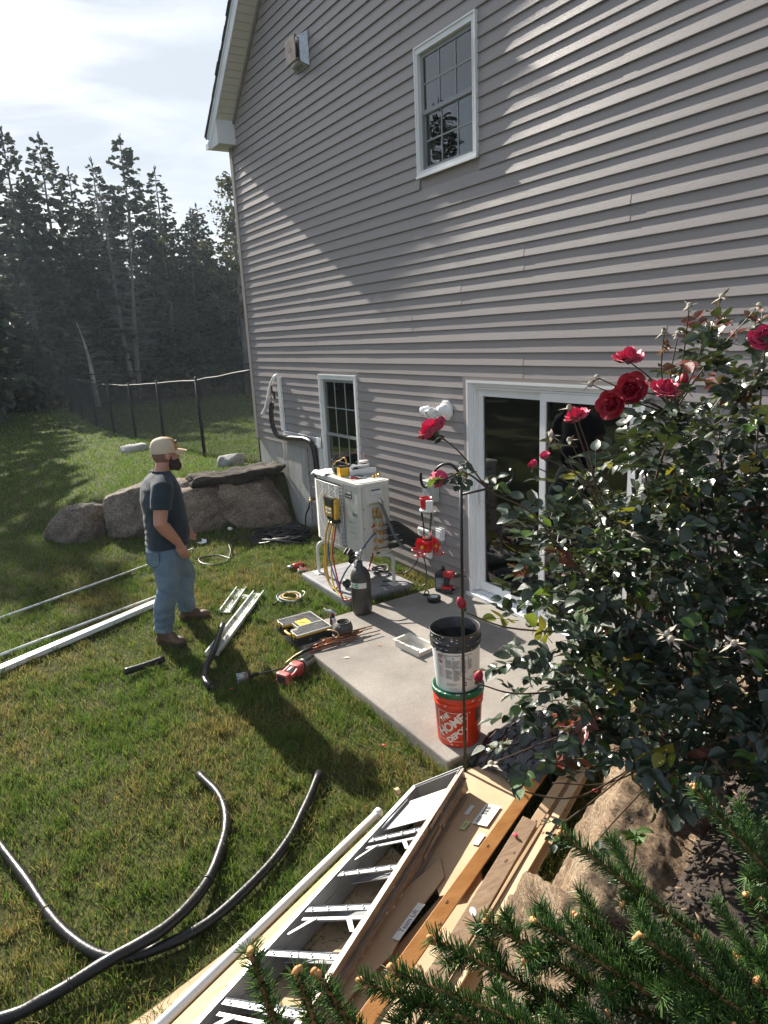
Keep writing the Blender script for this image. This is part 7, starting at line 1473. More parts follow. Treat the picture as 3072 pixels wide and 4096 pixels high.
    # boards
    def board(name, a, b, w, t, mm, lab, cat='board', tilt=0.0, ends=True):
        a = Vector(a); b = Vector(b); o = empty(name, a, label=lab, cat=cat, group='boards in the pile'); d = b-a; m = frame_m((0, 0, 0), d, Vector((0, 0, 1)).cross(d)) @ Matrix.Rotation(tilt, 4, 'X'); mb = MB(); mb.bbox((0, -w/2, 0), (d.length, w/2, t), .003, m); mb.build('plank', mm, o)
        mb = MB(); rr = random.Random(len(lab)); 
        for i in range(4): x = rr.uniform(.1, .9)*d.length; y = rr.uniform(-.3, .3)*w; mb.ell(m @ Vector((x, y, t)), (.012, .006, .0008), 8, Matrix.Rotation(math.atan2(d.y, d.x), 3, 'Z'))
        mb.build('knots', mat('knot_brown', (.12, .06, .03), .7), o); return o
    board('pine_board', (7.07, -2.10, LOW+.045), (7.80, -3.95, LOW+.07), .088, .022, mwd, 'pale pine board between the white pipe and the ladder')
    board('amber_board', (7.34, -1.36, .03), (8.22, -3.35, .10), .062, .026, mor, 'amber stained board lying along the right of the cardboard', tilt=-.35)
    board('card_strip', (7.42, -1.26, .015), (8.28, -3.15, .10), .05, .012, mcb, 'first tan fibre strip right of the amber board', tilt=-.2); board('card_strip', (7.48, -1.22, .01), (8.35, -3.10, .12), .045, .010, mcb, 'second tan fibre strip beside the boulders', tilt=.25)
    board('weathered_plank', (7.66, -1.83, .06), (8.17, -2.86, .125), .075, .018, mbr, 'short weathered brown plank lying on the tan strips', tilt=-.15)
    board('card_strip', (7.46, -1.24, -.02), (8.40, -3.2, .06), .10, .006, mcb, 'wide tan fibre strip at the bottom against the boulders', tilt=-.1)
    o = empty('pvc_pipe', (7.07, -2.34, LOW+.05), label='white plastic pipe along the left side of the lumber pile', cat='pipe'); d = Vector((.62, -1.56, .01)); mb = MB(); mb.tube([(0, 0, .02), d+Vector((0, 0, .02))], .022, 14); mb.build('pipe', mat('white_pvc', (.77, .78, .78), .42), o); mb = MB(); mb.cyl((0, 0, .02), d*.018+Vector((0, 0, .02)), .0255, n=14); mb.build('end_cap', M_WHITE, o)
    o = empty('masking_tape_curl', (6.985, -2.17, LOW+.04), label='curled tan tape strip at the top of the pine board', cat='tape'); mb = MB(); V = []
    for i in range(16): a = i*.42; V += [(.02*math.cos(a)*(1+.05*i), -.012, .022+.02*math.sin(a)), (.02*math.cos(a)*(1+.05*i), .012, .022+.02*math.sin(a))]
    mb.add(V, [(2*i, 2*i+2, 2*i+3, 2*i+1) for i in range(15)], True); mb.build('curl', mat('tan_tape', (.55, .43, .25), .6), o)
    o = empty('glue_blob', (8.0, -2.47, .165), label='white oval plug lying on the weathered plank', cat='scrap'); mb = MB(); mb.ell((0, 0, .004), (.026, .014, .006), 14, Matrix.Rotation(-.4, 3, 'Z')); mb.build('plug', M_WHITE, o)
    for i, (x, y, z, lab) in enumerate(((7.72, -1.98, .10, 'fallen pink petal on the board edge'), (7.88, -1.62, .28, 'fallen pink petal on the tan boulder'))): o = empty('fallen_petal', (x, y, z), (0, 0, i), lab, 'petal', 'fallen petals on the pile'); mb = MB(); mb.ell((0, 0, 0), (.016, .011, .006), 8, k=4); mb.build('petal', mat('pink_petal', (.55, .03, .09), .6), o)
build_pile()

def build_ladder():
    mal = mat('weathered_aluminium', (.30, .31, .32), .45, metal=.5, col2=(.42, .43, .44), vscale=7, bump=.1, bscale=50); mald = mat('stained_aluminium_rail', (.25, .21, .18), .55, metal=.35, col2=(.36, .31, .27), vscale=9, stretch=(4, 1, 4))
    mst = mat('old_sticker', (.36, .30, .18), .8, col2=(.22, .18, .12), vscale=25)
    A = Vector((7.145, -2.115, -.025)); B = Vector((7.215, -1.875, .02))        # top ends of left and right rails
    A2 = Vector((7.85, -3.70, -.02)); B2 = Vector((8.15, -3.50, .03)); O = A.copy()
    o = empty('step_ladder', A, label='paint spotted aluminium step ladder lying folded on the cardboard', cat='ladder')
    up0 = (A2-A).cross(B-A).normalized(); up0 = up0 if up0.z > 0 else -up0
    def rail(p, q, h0, h1, t, mm, nm, side):
        p = p-O; q = q-O; d = (q-p); m = frame_m(p, d, up0.cross(d)); L_ = d.length; mb = MB()
        s = side; mb.box((0, -t/2, h0), (L_, t/2, h1), m); f = .022
        mb.box((0, min(-s*t/2, -s*(t/2+f)), h1-.003), (L_, max(-s*t/2, -s*(t/2+f)), h1), m); mb.box((0, min(-s*t/2, -s*(t/2+f)), h0), (L_, max(-s*t/2, -s*(t/2+f)), h0+.003), m)
        return mb.build(nm, mm, o)
    for p, q, s in ((A, A2, 1), (B, B2, -1)):
        rail(p, q, .045, .105, .005, mald if s < 0 else mal, 'front_rail', s); rail(p+(q-p)*.02, q, -.025, .038, .005, mald if s < 0 else mal, 'rear_rail', s)
    def P(t, s, h=0.0): return (A.lerp(A2, t)*(1-s)+B.lerp(B2, t)*s)+up0*h-O
    Ld = (A2-A).length; u = (A2-A).normalized()
    # top cap: plate across the end
    def slab(pts, th, mm, nm, par=o):
        n_ = (pts[1]-pts[0]).cross(pts[3]-pts[0]).normalized()*th; mb = MB(); mb.add(list(pts)+[q+n_ for q in pts], [(0, 1, 2, 3), (7, 6, 5, 4), (0, 4, 5, 1), (1, 5, 6, 2), (2, 6, 7, 3), (3, 7, 4, 0)]); return mb.build(nm, mm, par)
    slab([P(0, -.04, -.03), P(0, 1.04, -.03), P(0, 1.06, .112), P(0, -.06, .112)], .006, mal, 'top_cap'); slab([P(0, 1.03, -.03), P(.035, 1.03, -.03), P(.035, 1.03, .110), P(0, 1.03, .110)], .004, mald, 'cap_side')
    slab([P(0, -.05, .106), P(0, 1.05, .106), P(.012, 1.05, .106), P(.012, -.05, .106)], .004, mal, 'cap_lip')
    # steps
    for i, t in enumerate((.265, .405, .535, .675, .81, .95)):
        s = empty('step', (0, 0, 0)); s.parent = o
        slab([P(t, .02, .098), P(t, .98, .098), P(t+.014, .98, .098), P(t+.014, .02, .098)], .005, mal, 'front_lip', s)
        slab([P(t, .02, .10), P(t, .98, .10), P(t-.034, .98, .036), P(t-.034, .02, .036)], .003, mal, 'tread', s)
        if i % 2 == 0:
            slab([P(t+.028, .06, .09), P(t+.028, .94, .09), P(t+.037, .94, .09), P(t+.037, .06, .09)], .005, mal, 'brace_bar', s)
            slab([P(t+.032, .70, .093), P(t+.032, .78, .093), P(t+.075, .97, .093), P(t+.075, .90, .093)], .003, mal, 'knee_brace', s); slab([P(t+.032, .22, .093), P(t+.032, .30, .093), P(t+.085, .08, .093), P(t+.085, .03, .093)], .003, mal, 'knee_brace', s)
        mb = MB(); [mb.ell(P(t+.007, q, .1045), (.006, .006, .003), 8) for q in (.12, .36, .64, .88)]; mb.build('rivets', mal, s)
    # rear cross braces
    for t in (.33, .47, .6, .74, .88): slab([P(t, .04, -.015), P(t, .96, -.015), P(t+.05, .96, .012), P(t+.05, .04, .012)], .003, mal, 'rear_brace')
    # folding pail shelf near the top
    sh = slab([P(.075, .08, .085), P(.075, .95, .085), P(.215, .95, .085), P(.215, .08, .085)], .003, mat('pale_aluminium', (.46, .47, .48), .5, metal=.3), 'pail_shelf');  mb = MB(); [mb.tube([P(.075, q, .095), P(.215, q, .095)], .005, 6) for q in (.06, .97)]; mb.build('shelf_edge', mal, sh)
    # spreader hinge on the outer right rail
    mb = MB(); dR = (B2-B).normalized(); out = dR.cross(up0).normalized(); out = out if out.dot(B-A) > 0 else -out
    def bar(t0, h0, t1, h1, nm):
        a = B.lerp(B2, t0)-O+up0*h0+out*.006; b = B.lerp(B2, t1)-O+up0*h1+out*.006; m = frame_m(a, b-a, out.cross(b-a)); mb = MB(); mb.bbox((-.012, -.012, 0), ((b-a).length+.012, .012, .004), .003, m); so = mb.build(nm, mald, o); mb = MB(); [mb.ell(q+out*.004, (.006, .006, .006), 8) for q in (a, b)]; mb.build('pivot_rivets', mal, so)
    bar(.155, .075, .235, .062, 'spreader_bar'); bar(.165, .09, .175, -.01, 'spreader_plate'); bar(.20, .0, .30, -.012, 'spreader_bar')
    st = slab([B.lerp(B2, .03)-O+out*.0045+up0*.0, B.lerp(B2, .135)-O+out*.0045+up0*.0, B.lerp(B2, .135)-O+out*.0045+up0*.036, B.lerp(B2, .03)-O+out*.0045+up0*.036], .001, mst, 'warning_sticker'); mb = MB()
    for i in range(6): a = B.lerp(B2, .04+.015*i)-O+out*.0062; mb.box((-.002, .004, 0), (.006, .03-.006*(i % 2), .0006), frame_m(a, dR, up0))
    mb.build('sticker_print', mat('print_dark', (.08, .1, .09), .6), st)
    rr = random.Random(3); msp = mat('white_paint', (.72, .73, .72), .6)
    for i in range(26): t = rr.uniform(0, .7); h = rr.uniform(-.02, .1); a = B.lerp(B2, t)-O+out*.0035+up0*h; mb = MB(); mb.ell(a, (rr.uniform(.002, .009), .003, rr.uniform(.002, .006)), 7, Matrix.Rotation(math.atan2(dR.y, dR.x), 3, 'Z'), k=4); mb.build('paint_spot', msp, o)
    mb = MB(); mb.bbox((-.02, -.014, -.03), (.03, .014, .10), .006, frame_m(P(1.0, 0, 0), u, up0.cross(u))); mb.build('rubber_foot', M_BLACK, o)
build_ladder()
# ------------------------------------------------------------------ rose bush
def leaf_mat(name, c1, c2, rough=.34, tr=.12):
    m = bpy.data.materials.new(name); m.use_nodes = True; N, L = _nodes(m); N.clear(); o = N.new('ShaderNodeOutputMaterial'); oi = N.new('ShaderNodeObjectInfo'); g = N.new('ShaderNodeNewGeometry'); ad = N.new('ShaderNodeMath'); ad.operation = 'ADD'; fr = N.new('ShaderNodeMath'); fr.operation = 'FRACT'
    L.new(oi.outputs['Random'], ad.inputs[0]); L.new(g.outputs['Random Per Island'], ad.inputs[1]); L.new(ad.outputs[0], fr.inputs[0])
    rp = N.new('ShaderNodeValToRGB'); rp.color_ramp.elements[0].color = (*c1, 1); rp.color_ramp.elements[1].color = (*c2, 1); L.new(fr.outputs[0], rp.inputs[0])
    d = N.new('ShaderNodeBsdfPrincipled'); d.inputs['Roughness'].default_value = rough; d.inputs['Specular IOR Level'].default_value = .7; L.new(rp.outputs[0], d.inputs['Base Color'])
    tc = N.new('ShaderNodeTexCoord'); nz = N.new('ShaderNodeTexNoise'); nz.inputs['Scale'].default_value = 90; bp = N.new('ShaderNodeBump'); bp.inputs['Strength'].default_value = .35; bp.inputs['Distance'].default_value = .003; L.new(tc.outputs['Object'], nz.inputs['Vector']); L.new(nz.outputs[0], bp.inputs['Height']); L.new(bp.outputs[0], d.inputs['Normal'])
    t = N.new('ShaderNodeBsdfTranslucent'); hs = N.new('ShaderNodeMixRGB'); hs.inputs[0].default_value = .5; hs.inputs[2].default_value = (.16, .22, .02, 1); L.new(rp.outputs[0], hs.inputs[1]); L.new(hs.outputs[0], t.inputs[0]); ms = N.new('ShaderNodeMixShader'); ms.inputs[0].default_value = tr
    L.new(d.outputs[0], ms.inputs[1]); L.new(t.outputs[0], ms.inputs[2]); L.new(ms.outputs[0], o.inputs[0]); return m
LG = leaf_mat('rose_leaf', (.013, .028, .018), (.034, .058, .032)); LR = leaf_mat('young_red_leaf', (.10, .012, .012), (.22, .05, .03), .4, .3); LY = leaf_mat('yellow_leaf', (.28, .20, .02), (.20, .24, .03), .45, .4); LN = leaf_mat('fresh_green_leaf', (.05, .12, .02), (.09, .17, .03), .4, .4)
def leaf_geo(fold, curl, w=.36):
    """ovate leaflet along +y, length 1"""
    rows = [(0, .02), (.10, .20), (.28, .34), (.50, w), (.72, .27), (.88, .13), (1.0, .0)]; V = []
    for y, hw in rows:
        z = -curl*y*y
        V += [(-hw, y, z+fold*hw), (-hw*.5, y, z+fold*hw*.42), (0, y, z), (hw*.5, y, z+fold*hw*.42), (hw, y, z+fold*hw)]
    F = [(i*5+j, i*5+j+1, (i+1)*5+j+1, (i+1)*5+j) for i in range(len(rows)-1) for j in range(4)]; return np.array(V), F
LEAFV = [leaf_geo(.35, .15), leaf_geo(.15, .3), leaf_geo(.55, .05, .33), leaf_geo(.25, -.12, .38)]
def build_rose():
    rr = random.Random(21); CAM = Vector((9.736, -3.88, 2.42))
    O = Vector((8.42, -1.86, .66)); B = empty('rose_bush', O, label='tall rose bush with glossy dark leaves and pink red blooms', cat='rose bush')
    blobs = [((8.48, -2.10, 1.78), (.34, .40, .30), 230), ((8.42, -2.30, 1.66), (.22, .24, .24), 100), ((8.45, -2.48, 1.50), (.16, .18, .18), 60), ((8.55, -1.90, 2.02), (.30, .34, .24), 130), ((8.74, -2.05, 1.70), (.28, .34, .34), 170), ((8.62, -2.22, 1.36), (.30, .32, .22), 130), ((8.52, -2.46, 1.33), (.18, .22, .15), 70), ((8.40, -2.05, 1.98), (.22, .26, .20), 60), ((8.86, -2.20, 1.42), (.22, .26, .28), 80), ((8.25, -1.75, 1.55), (.34, .38, .34), 130), ((8.56, -1.85, 2.28), (.20, .24, .16), 34), ((8.30, -1.7, 1.95), (.22, .25, .2), 50), ((8.56, -2.72, 1.32), (.06, .06, .06), 7), ((8.46, -1.98, 1.16), (.36, .36, .22), 130), ((8.78, -1.95, 1.25), (.30, .3, .28), 130), ((8.92, -1.85, 1.75), (.26, .3, .42), 130), ((8.50, -2.60, 1.62), (.08, .10, .14), 14), ((8.38, -2.46, 1.80), (.10, .12, .10), 14), ((8.66, -1.95, 2.25), (.20, .24, .18), 70), ((8.52, -1.98, 1.0), (.30, .28, .15), 80)]
    canes = []; tips = []
    blooms = [((8.332, -2.838, 2.169), .036, (-.55, -.35, .75), 'full'), ((8.380, -2.876, 2.054), .030, (-.5, .75, .1), 'open'), ((8.465, -2.258, 2.316), .036, (.1, -.2, 1), 'full'), ((8.453, -2.222, 2.229), .040, (.3, -.75, .4), 'full'), ((8.465, -2.315, 2.202), .034, (.2, -.8, .1), 'full'), ((8.539, -2.184, 2.225), .036, (.35, -.3, .9), 'full'), ((8.384, -2.367, 2.159), .032, (-.2, -.4, .9), 'full'), ((8.718, -2.027, 2.357), .034, (.3, -.6, .6), 'full'), ((8.379, -2.531, 2.043), .018, (-.3, -.5, .8), 'open'), ((8.392, -2.500, 2.064), .018, (-.1, -.5, .9), 'open')]
    buds = [((8.561, -2.138, 2.246), .017), ((8.457, -2.855, 1.727), .017), ((8.510, -2.860, 1.544), .017)]
    spent = [(8.603, -2.055, 2.477), (8.691, -2.026, 2.447), (8.503, -2.159, 2.392), (8.494, -2.081, 2.383), (8.528, -2.087, 2.458), (8.535, -2.004, 2.405), (8.426, -2.340, 2.276), (8.420, -2.360, 2.258), (8.400, -2.420, 2.198), (8.387, -2.477, 2.126), (8.383, -2.398, 2.102), (8.627, -2.411, 1.875), (8.843, -2.544, 1.694), (8.603, -2.896, 1.368), (8.779, -2.468, 1.661), (8.925, -2.422, 1.677), (8.741, -2.138, 2.058)]
    mst = mat('rose_cane', (.075, .038, .032), .5, col2=(.10, .07, .035), vscale=9); mgr = mat('green_sepal', (.05, .09, .03), .6)
    # --- structural canes
    for k in range(26):
        c, s, n = blobs[rr.choice((0, 0, 1, 3, 3, 4, 4, 5, 9, 9, 11))]; t = Vector(c)+Vector([rr.uniform(-.6, .6)*s[i] for i in range(3)]); b0 = O+Vector((rr.gauss(0, .06), rr.gauss(0, .06), -.02)); mid = b0.lerp(t, .45)+Vector((rr.uniform(-.16, .16), rr.uniform(-.16, .16), .06)); canes.append(([b0, mid, t], rr.uniform(.0045, .008)))
    mains = [c for c, r_ in canes]
    def nearest(p):
        best = None
        for c in mains:
            for q in (c[1], c[1].lerp(c[2], .5), c[2]):
                if q.z < p.z-.03:
                    d = (q-p).length
                    if best is None or d < best[0]: best = (d, q)
        return best[1] if best else mains[0][2]
    side = [[Vector(p) for p in ((8.50, -2.30, 1.62), (8.467, -2.441, 1.741), (8.436, -2.594, 1.928), (8.400, -2.711, 2.006), (8.381, -2.788, 2.108), (8.345, -2.83, 2.16))], [Vector(p) for p in ((8.40, -2.711, 2.006), (8.39, -2.79, 2.065), (8.385, -2.86, 2.055))], [Vector(p) for p in ((8.48, -2.45, 1.55), (8.46, -2.7, 1.63), (8.457, -2.85, 1.715))], [Vector(p) for p in ((8.52, -2.50, 1.40), (8.51, -2.72, 1.46), (8.51, -2.855, 1.535))], [Vector(p) for p in ((8.50, -2.2, 1.0), (8.58, -2.55, 1.10), (8.56, -2.75, 1.2), (8.59, -2.88, 1.35))], [Vector(p) for p in ((8.50, -2.2, 1.0), (8.60, -2.5, 1.08), (8.62, -2.70, 1.08))], [Vector(p) for p in ((8.48, -2.0, .95), (8.53, -2.35, 1.03), (8.55, -2.62, 1.16))], [Vector(p) for p in ((8.5, -2.1, .9), (8.62, -2.45, .98), (8.66, -2.62, .97))]]
    for c in side: canes.append((c, .0032))
    for p, r_, d, kd in blooms[2:]:
        q = Vector(p); n = nearest(q); canes.append(([n, n.lerp(q, .5)+Vector((rr.uniform(-.02, .02), rr.uniform(-.02, .02), .02)), q], .003))
    q = Vector(buds[0][0]); canes.append(([nearest(q), q], .003))
    for p in spent: q = Vector(p); n = nearest(q); canes.append(([n, n.lerp(q, .5)+Vector((rr.uniform(-.03, .03), rr.uniform(-.03, .03), .0)), q], .0028))
    for pts, r_ in canes:
        mb = MB(); sp = spline([p-O for p in pts], 6); mb.tube(sp, [r_*(1-.45*i/len(sp)) for i in range(len(sp))], 6); mb.build('cane', mst, B)
    # --- leaves: compound sprays of five leaflets
    leaves = []    # (pos, dir, normal, size, kind)
    def spray(p, d, size, kind):
        d = d.normalized(); nrm = Vector((rr.gauss(0, .45), rr.gauss(0, .45), 1)).normalized(); sd = d.cross(nrm).normalized(); nrm = sd.cross(d).normalized(); L_ = size*2.3
        for t, s in ((.35, 1), (.35, -1), (.68, 1), (.68, -1), (1.0, 0)):
            if rr.random() < .12: continue
            q = p+d*L_*t*.8; dd = (d*(.55 if s else 1)+sd*s*.9+Vector((0, 0, rr.uniform(-.35, .1)))).normalized(); leaves.append((q, dd, (nrm+Vector((rr.gauss(0, .25), rr.gauss(0, .25), 0))).normalized(), size*rr.uniform(.8, 1.15)*(.85 if t < .5 else 1), kind))
        return [(p, p+d*L_*.5, .0013, .001), (p+d*L_*.5, p+d*L_*.85, .001, .0007)]
    seg = []
    for c, s, n in blobs:
        c = Vector(c); cnt = int(n*1.05)
        for i in range(cnt):
            v = Vector([rr.gauss(0, 1) for _ in range(3)]).normalized()*rr.random()**.45; p = c+Vector((v.x*s[0], v.y*s[1], v.z*s[2])); d = Vector((v.x+rr.gauss(0, .5), v.y+rr.gauss(0, .5), v.z*.4+rr.gauss(0, .35))); k = rr.random(); kind = 0
            if p.z > 2.2 and k < .22: kind = 1
            elif k < .02: kind = 1
            elif k < .05: kind = 2
            elif k < .10: kind = 3
            seg += spray(p, d, rr.uniform(.032, .050), kind)
    for c in side[:2]:
        for t in np.linspace(.25, .95, 5):
            i = min(len(c)-2, int(t*(len(c)-1))); p = c[i].lerp(c[i+1], t*(len(c)-1)-i); seg += spray(p, Vector((rr.gauss(0, 1), rr.gauss(0, 1), rr.uniform(-.3, .4))), rr.uniform(.024, .034), 3 if rr.random() < .25 else 0)
    for p in ((8.60, -2.72, 1.10), (8.66, -2.6, .99), (8.56, -2.6, 1.17), (8.59, -2.66, 1.05)): seg += spray(Vector(p), Vector((rr.gauss(0, 1), rr.gauss(0, 1), rr.uniform(-.5, .1))), .034, 0)
    for p in ((8.50, -2.02, 2.36), (8.56, -1.98, 2.42), (8.70, -2.02, 2.40), (8.68, -2.0, 2.36), (8.47, -2.10, 2.33)):
        for _ in range(2): seg += spray(Vector(p), Vector((rr.gauss(0, 1), rr.gauss(0, 1), .5)), .024, 1)
    V, F = tri_tubes([(a-O, b-O, r1, r2) for a, b, r1, r2 in seg]); t = link('leaf_stalks', np_mesh('leaf_stalks', V, F, [mst]), B); t['kind'] = 'stuff'
    leaves.sort(key=lambda l: (l[0]-CAM).length-(l[3]-.03)*6)
    mats = (LG, LR, LY, LN); protos = {}
    def mtx(q, d, n, s): x = d.cross(n).normalized(); n2 = x.cross(d); m = Matrix((x, d, n2)).transposed().to_4x4() @ Matrix.Scale(s, 4); m.translation = q-O; return m
    for i, (q, d, n, s, k) in enumerate(leaves[:300]):
        vi = i % 4
        if (vi, k) not in protos:
            Vv, Ff = LEAFV[vi]; me = bpy.data.meshes.new('leaf'); me.from_pydata(Vv.tolist(), [], Ff); me.polygons.foreach_set('use_smooth', [True]*len(Ff)); me.materials.append(mats[k]); protos[(vi, k)] = me
        o = link('leaf', protos[(vi, k)], B); o.matrix_local = mtx(q, d, n, s)
    VV = []; FF = []; MI = []; off = 0
    for i, (q, d, n, s, k) in enumerate(leaves[300:]):
        Vv, Ff = LEAFV[i % 4]; m = np.array(mtx(q, d, n, s)); VV.append(Vv @ m[:3, :3].T+m[:3, 3]); FF.append(np.array(Ff)+off); MI += [k]*len(Ff); off += len(Vv)
    o = link('leaves_behind', np_mesh('leaves_behind', np.concatenate(VV), np.concatenate(FF), mats, True, MI), B); o['kind'] = 'stuff'
    # --- blooms
    mp = mat('rose_petal', (.56, .012, .075), .55, col2=(.68, .035, .14), vscale=30, sheen=.3); mp.node_tree.nodes['Principled BSDF'].inputs['Subsurface Weight'].default_value = .1
    mpd = mat('dark_rose_petal', (.26, .004, .018), .6, col2=(.38, .01, .03), vscale=30)
    def petal(L_, W_, cup, ruff, seed):
        V = []; n, m = 7, 7
        for i in range(n):
            t = i/(n-1); hw = W_*math.sin(math.pi*min(1, .12+t*.72))**.8
            for j in range(m):
                s = -1+2*j/(m-1); x = hw*s; y = L_*t; z = cup*L_*t*t-cup*.4*L_*s*s*.5+ruff*L_*t*noise.noise(Vector((s*2+seed, t*3, seed))); V.append((x, y-L_*.12*s*s*t, z))
        return V, [(i*m+j, i*m+j+1, (i+1)*m+j+1, (i+1)*m+j) for i in range(n-1) for j in range(m-1)]
    pm = {}
    for k_, mm in (('b', mp), ('d', mpd)):
        for v_ in range(3):
            Vv, Ff = petal(1, .62, (.25, .6, .95)[v_], .25, v_*7.7+1); me = bpy.data.meshes.new('petal'); me.from_pydata(Vv, [], Ff); me.polygons.foreach_set('use_smooth', [True]*len(Ff)); me.materials.append(mm); pm[(k_, v_)] = me
    for bi, (p, r_, d, kd) in enumerate(blooms):
        d = Vector(d).normalized(); x = d.orthogonal().normalized(); F0 = Matrix((x, d.cross(x), d)).transposed().to_4x4(); F0.translation = Vector(p)-O
        mb = MB(); mb.lathe([(0, -.010), (.006, -.008), (.008, 0), (.005, .006)], 10); [mb.add([(.004*math.cos(a-.3), .004*math.sin(a-.3), 0), (.004*math.cos(a+.3), .004*math.sin(a+.3), 0), (.022*math.cos(a), .022*math.sin(a), -.006)], [(0, 1, 2)]) for a in [k*1.2566 for k in range(5)]]
        bo = mb.build('bloom', mgr, B); bo.matrix_local = F0; key = 'd' if bi in (3, 4) else 'b'
        whorls = ((6, 1.22, .12, 0), (6, 1.0, .45, 0), (5, .80, .85, 1), (5, .55, 1.15, 2), (4, .36, 1.35, 2)) if kd == 'full' else ((5, 1.0, .75, 0),)
        for wi, (n, sc, el, vi) in enumerate(whorls):
            for k in range(n):
                a = 2*math.pi*k/n+wi*.6+rr.uniform(-.15, .15); e = el+rr.uniform(-.15, .15); s = r_*sc*rr.uniform(.9, 1.12)
                m = Matrix.Rotation(a, 4, 'Z') @ Matrix.Translation((0, .003, .001+.002*wi)) @ Matrix.Rotation(e, 4, 'X') @ Matrix.Scale(s, 4); o = link('petal', pm[(key, vi)], bo); o.matrix_local = m
    for p, r_ in buds:
        mb = MB(); mb.lathe([(0, 0), (r_*.55, r_*.25), (r_*.72, r_*.8), (r_*.55, r_*1.5), (r_*.2, r_*1.95), (0, r_*2.0)], 14); b_ = mb.build('rosebud', mpd, B); b_.location = Vector(p)-O; b_.rotation_euler = (rr.uniform(-.4, .4), rr.uniform(-.4, .4), 0); mb = MB(); [mb.add([(.004*math.cos(a-.4), .004*math.sin(a-.4), 0), (.004*math.cos(a+.4), .004*math.sin(a+.4), 0), (r_*.85*math.cos(a), r_*.85*math.sin(a), r_*1.0)], [(0, 1, 2)]) for a in [k*1.2566 for k in range(5)]]; mb.lathe([(0, -.01), (.006, -.006), (.006, .003)], 8); mb.build('sepals', mgr, b_)
    msp = mat('withered_bloom', (.26, .21, .15), .9, col2=(.46, .42, .36), vscale=40)
    for i, p in enumerate(spent):
        mb = MB(); mb.ell((0, 0, 0), (.008, .008, .009), 8)
        for k in range(7): a = rr.uniform(0, 6.28); e = Vector((math.cos(a), math.sin(a), rr.uniform(-.9, .6)))*rr.uniform(.018, .036); s_ = Vector((-math.sin(a), math.cos(a), 0))*.005; mb.add([(0, 0, 0), tuple(e*.5+s_), tuple(e), tuple(e*.5-s_)], [(0, 1, 2, 3)])
        o = mb.build('spent_bloom', msp, B); o.location = Vector(p)-O
    # small weed in the bed
    w = empty('weed_seedling', (8.60, -2.30, .76), label='bright green seedling growing in the mulch above the peaked boulder', cat='weed'); mb = MB(); mb.tube([(0, 0, 0), (.01, -.01, .12)], .003, 6); mb.build('stem', LN, w)
    for i in range(6):
        a = i*1.05; m = Matrix.Translation((.01, -.01, .07+.01*i)) @ Matrix.Rotation(a, 4, 'Z') @ Matrix.Rotation(.35, 4, 'X') @ Matrix.Scale(.055, 4); Vv, Ff = LEAFV[2]; me = bpy.data.meshes.new('leaf'); me.from_pydata([(x*.8, y, z) for x, y, z in Vv], [], Ff); me.transform(m); me.materials.append(LN); link('leaf', me, w)
build_rose()
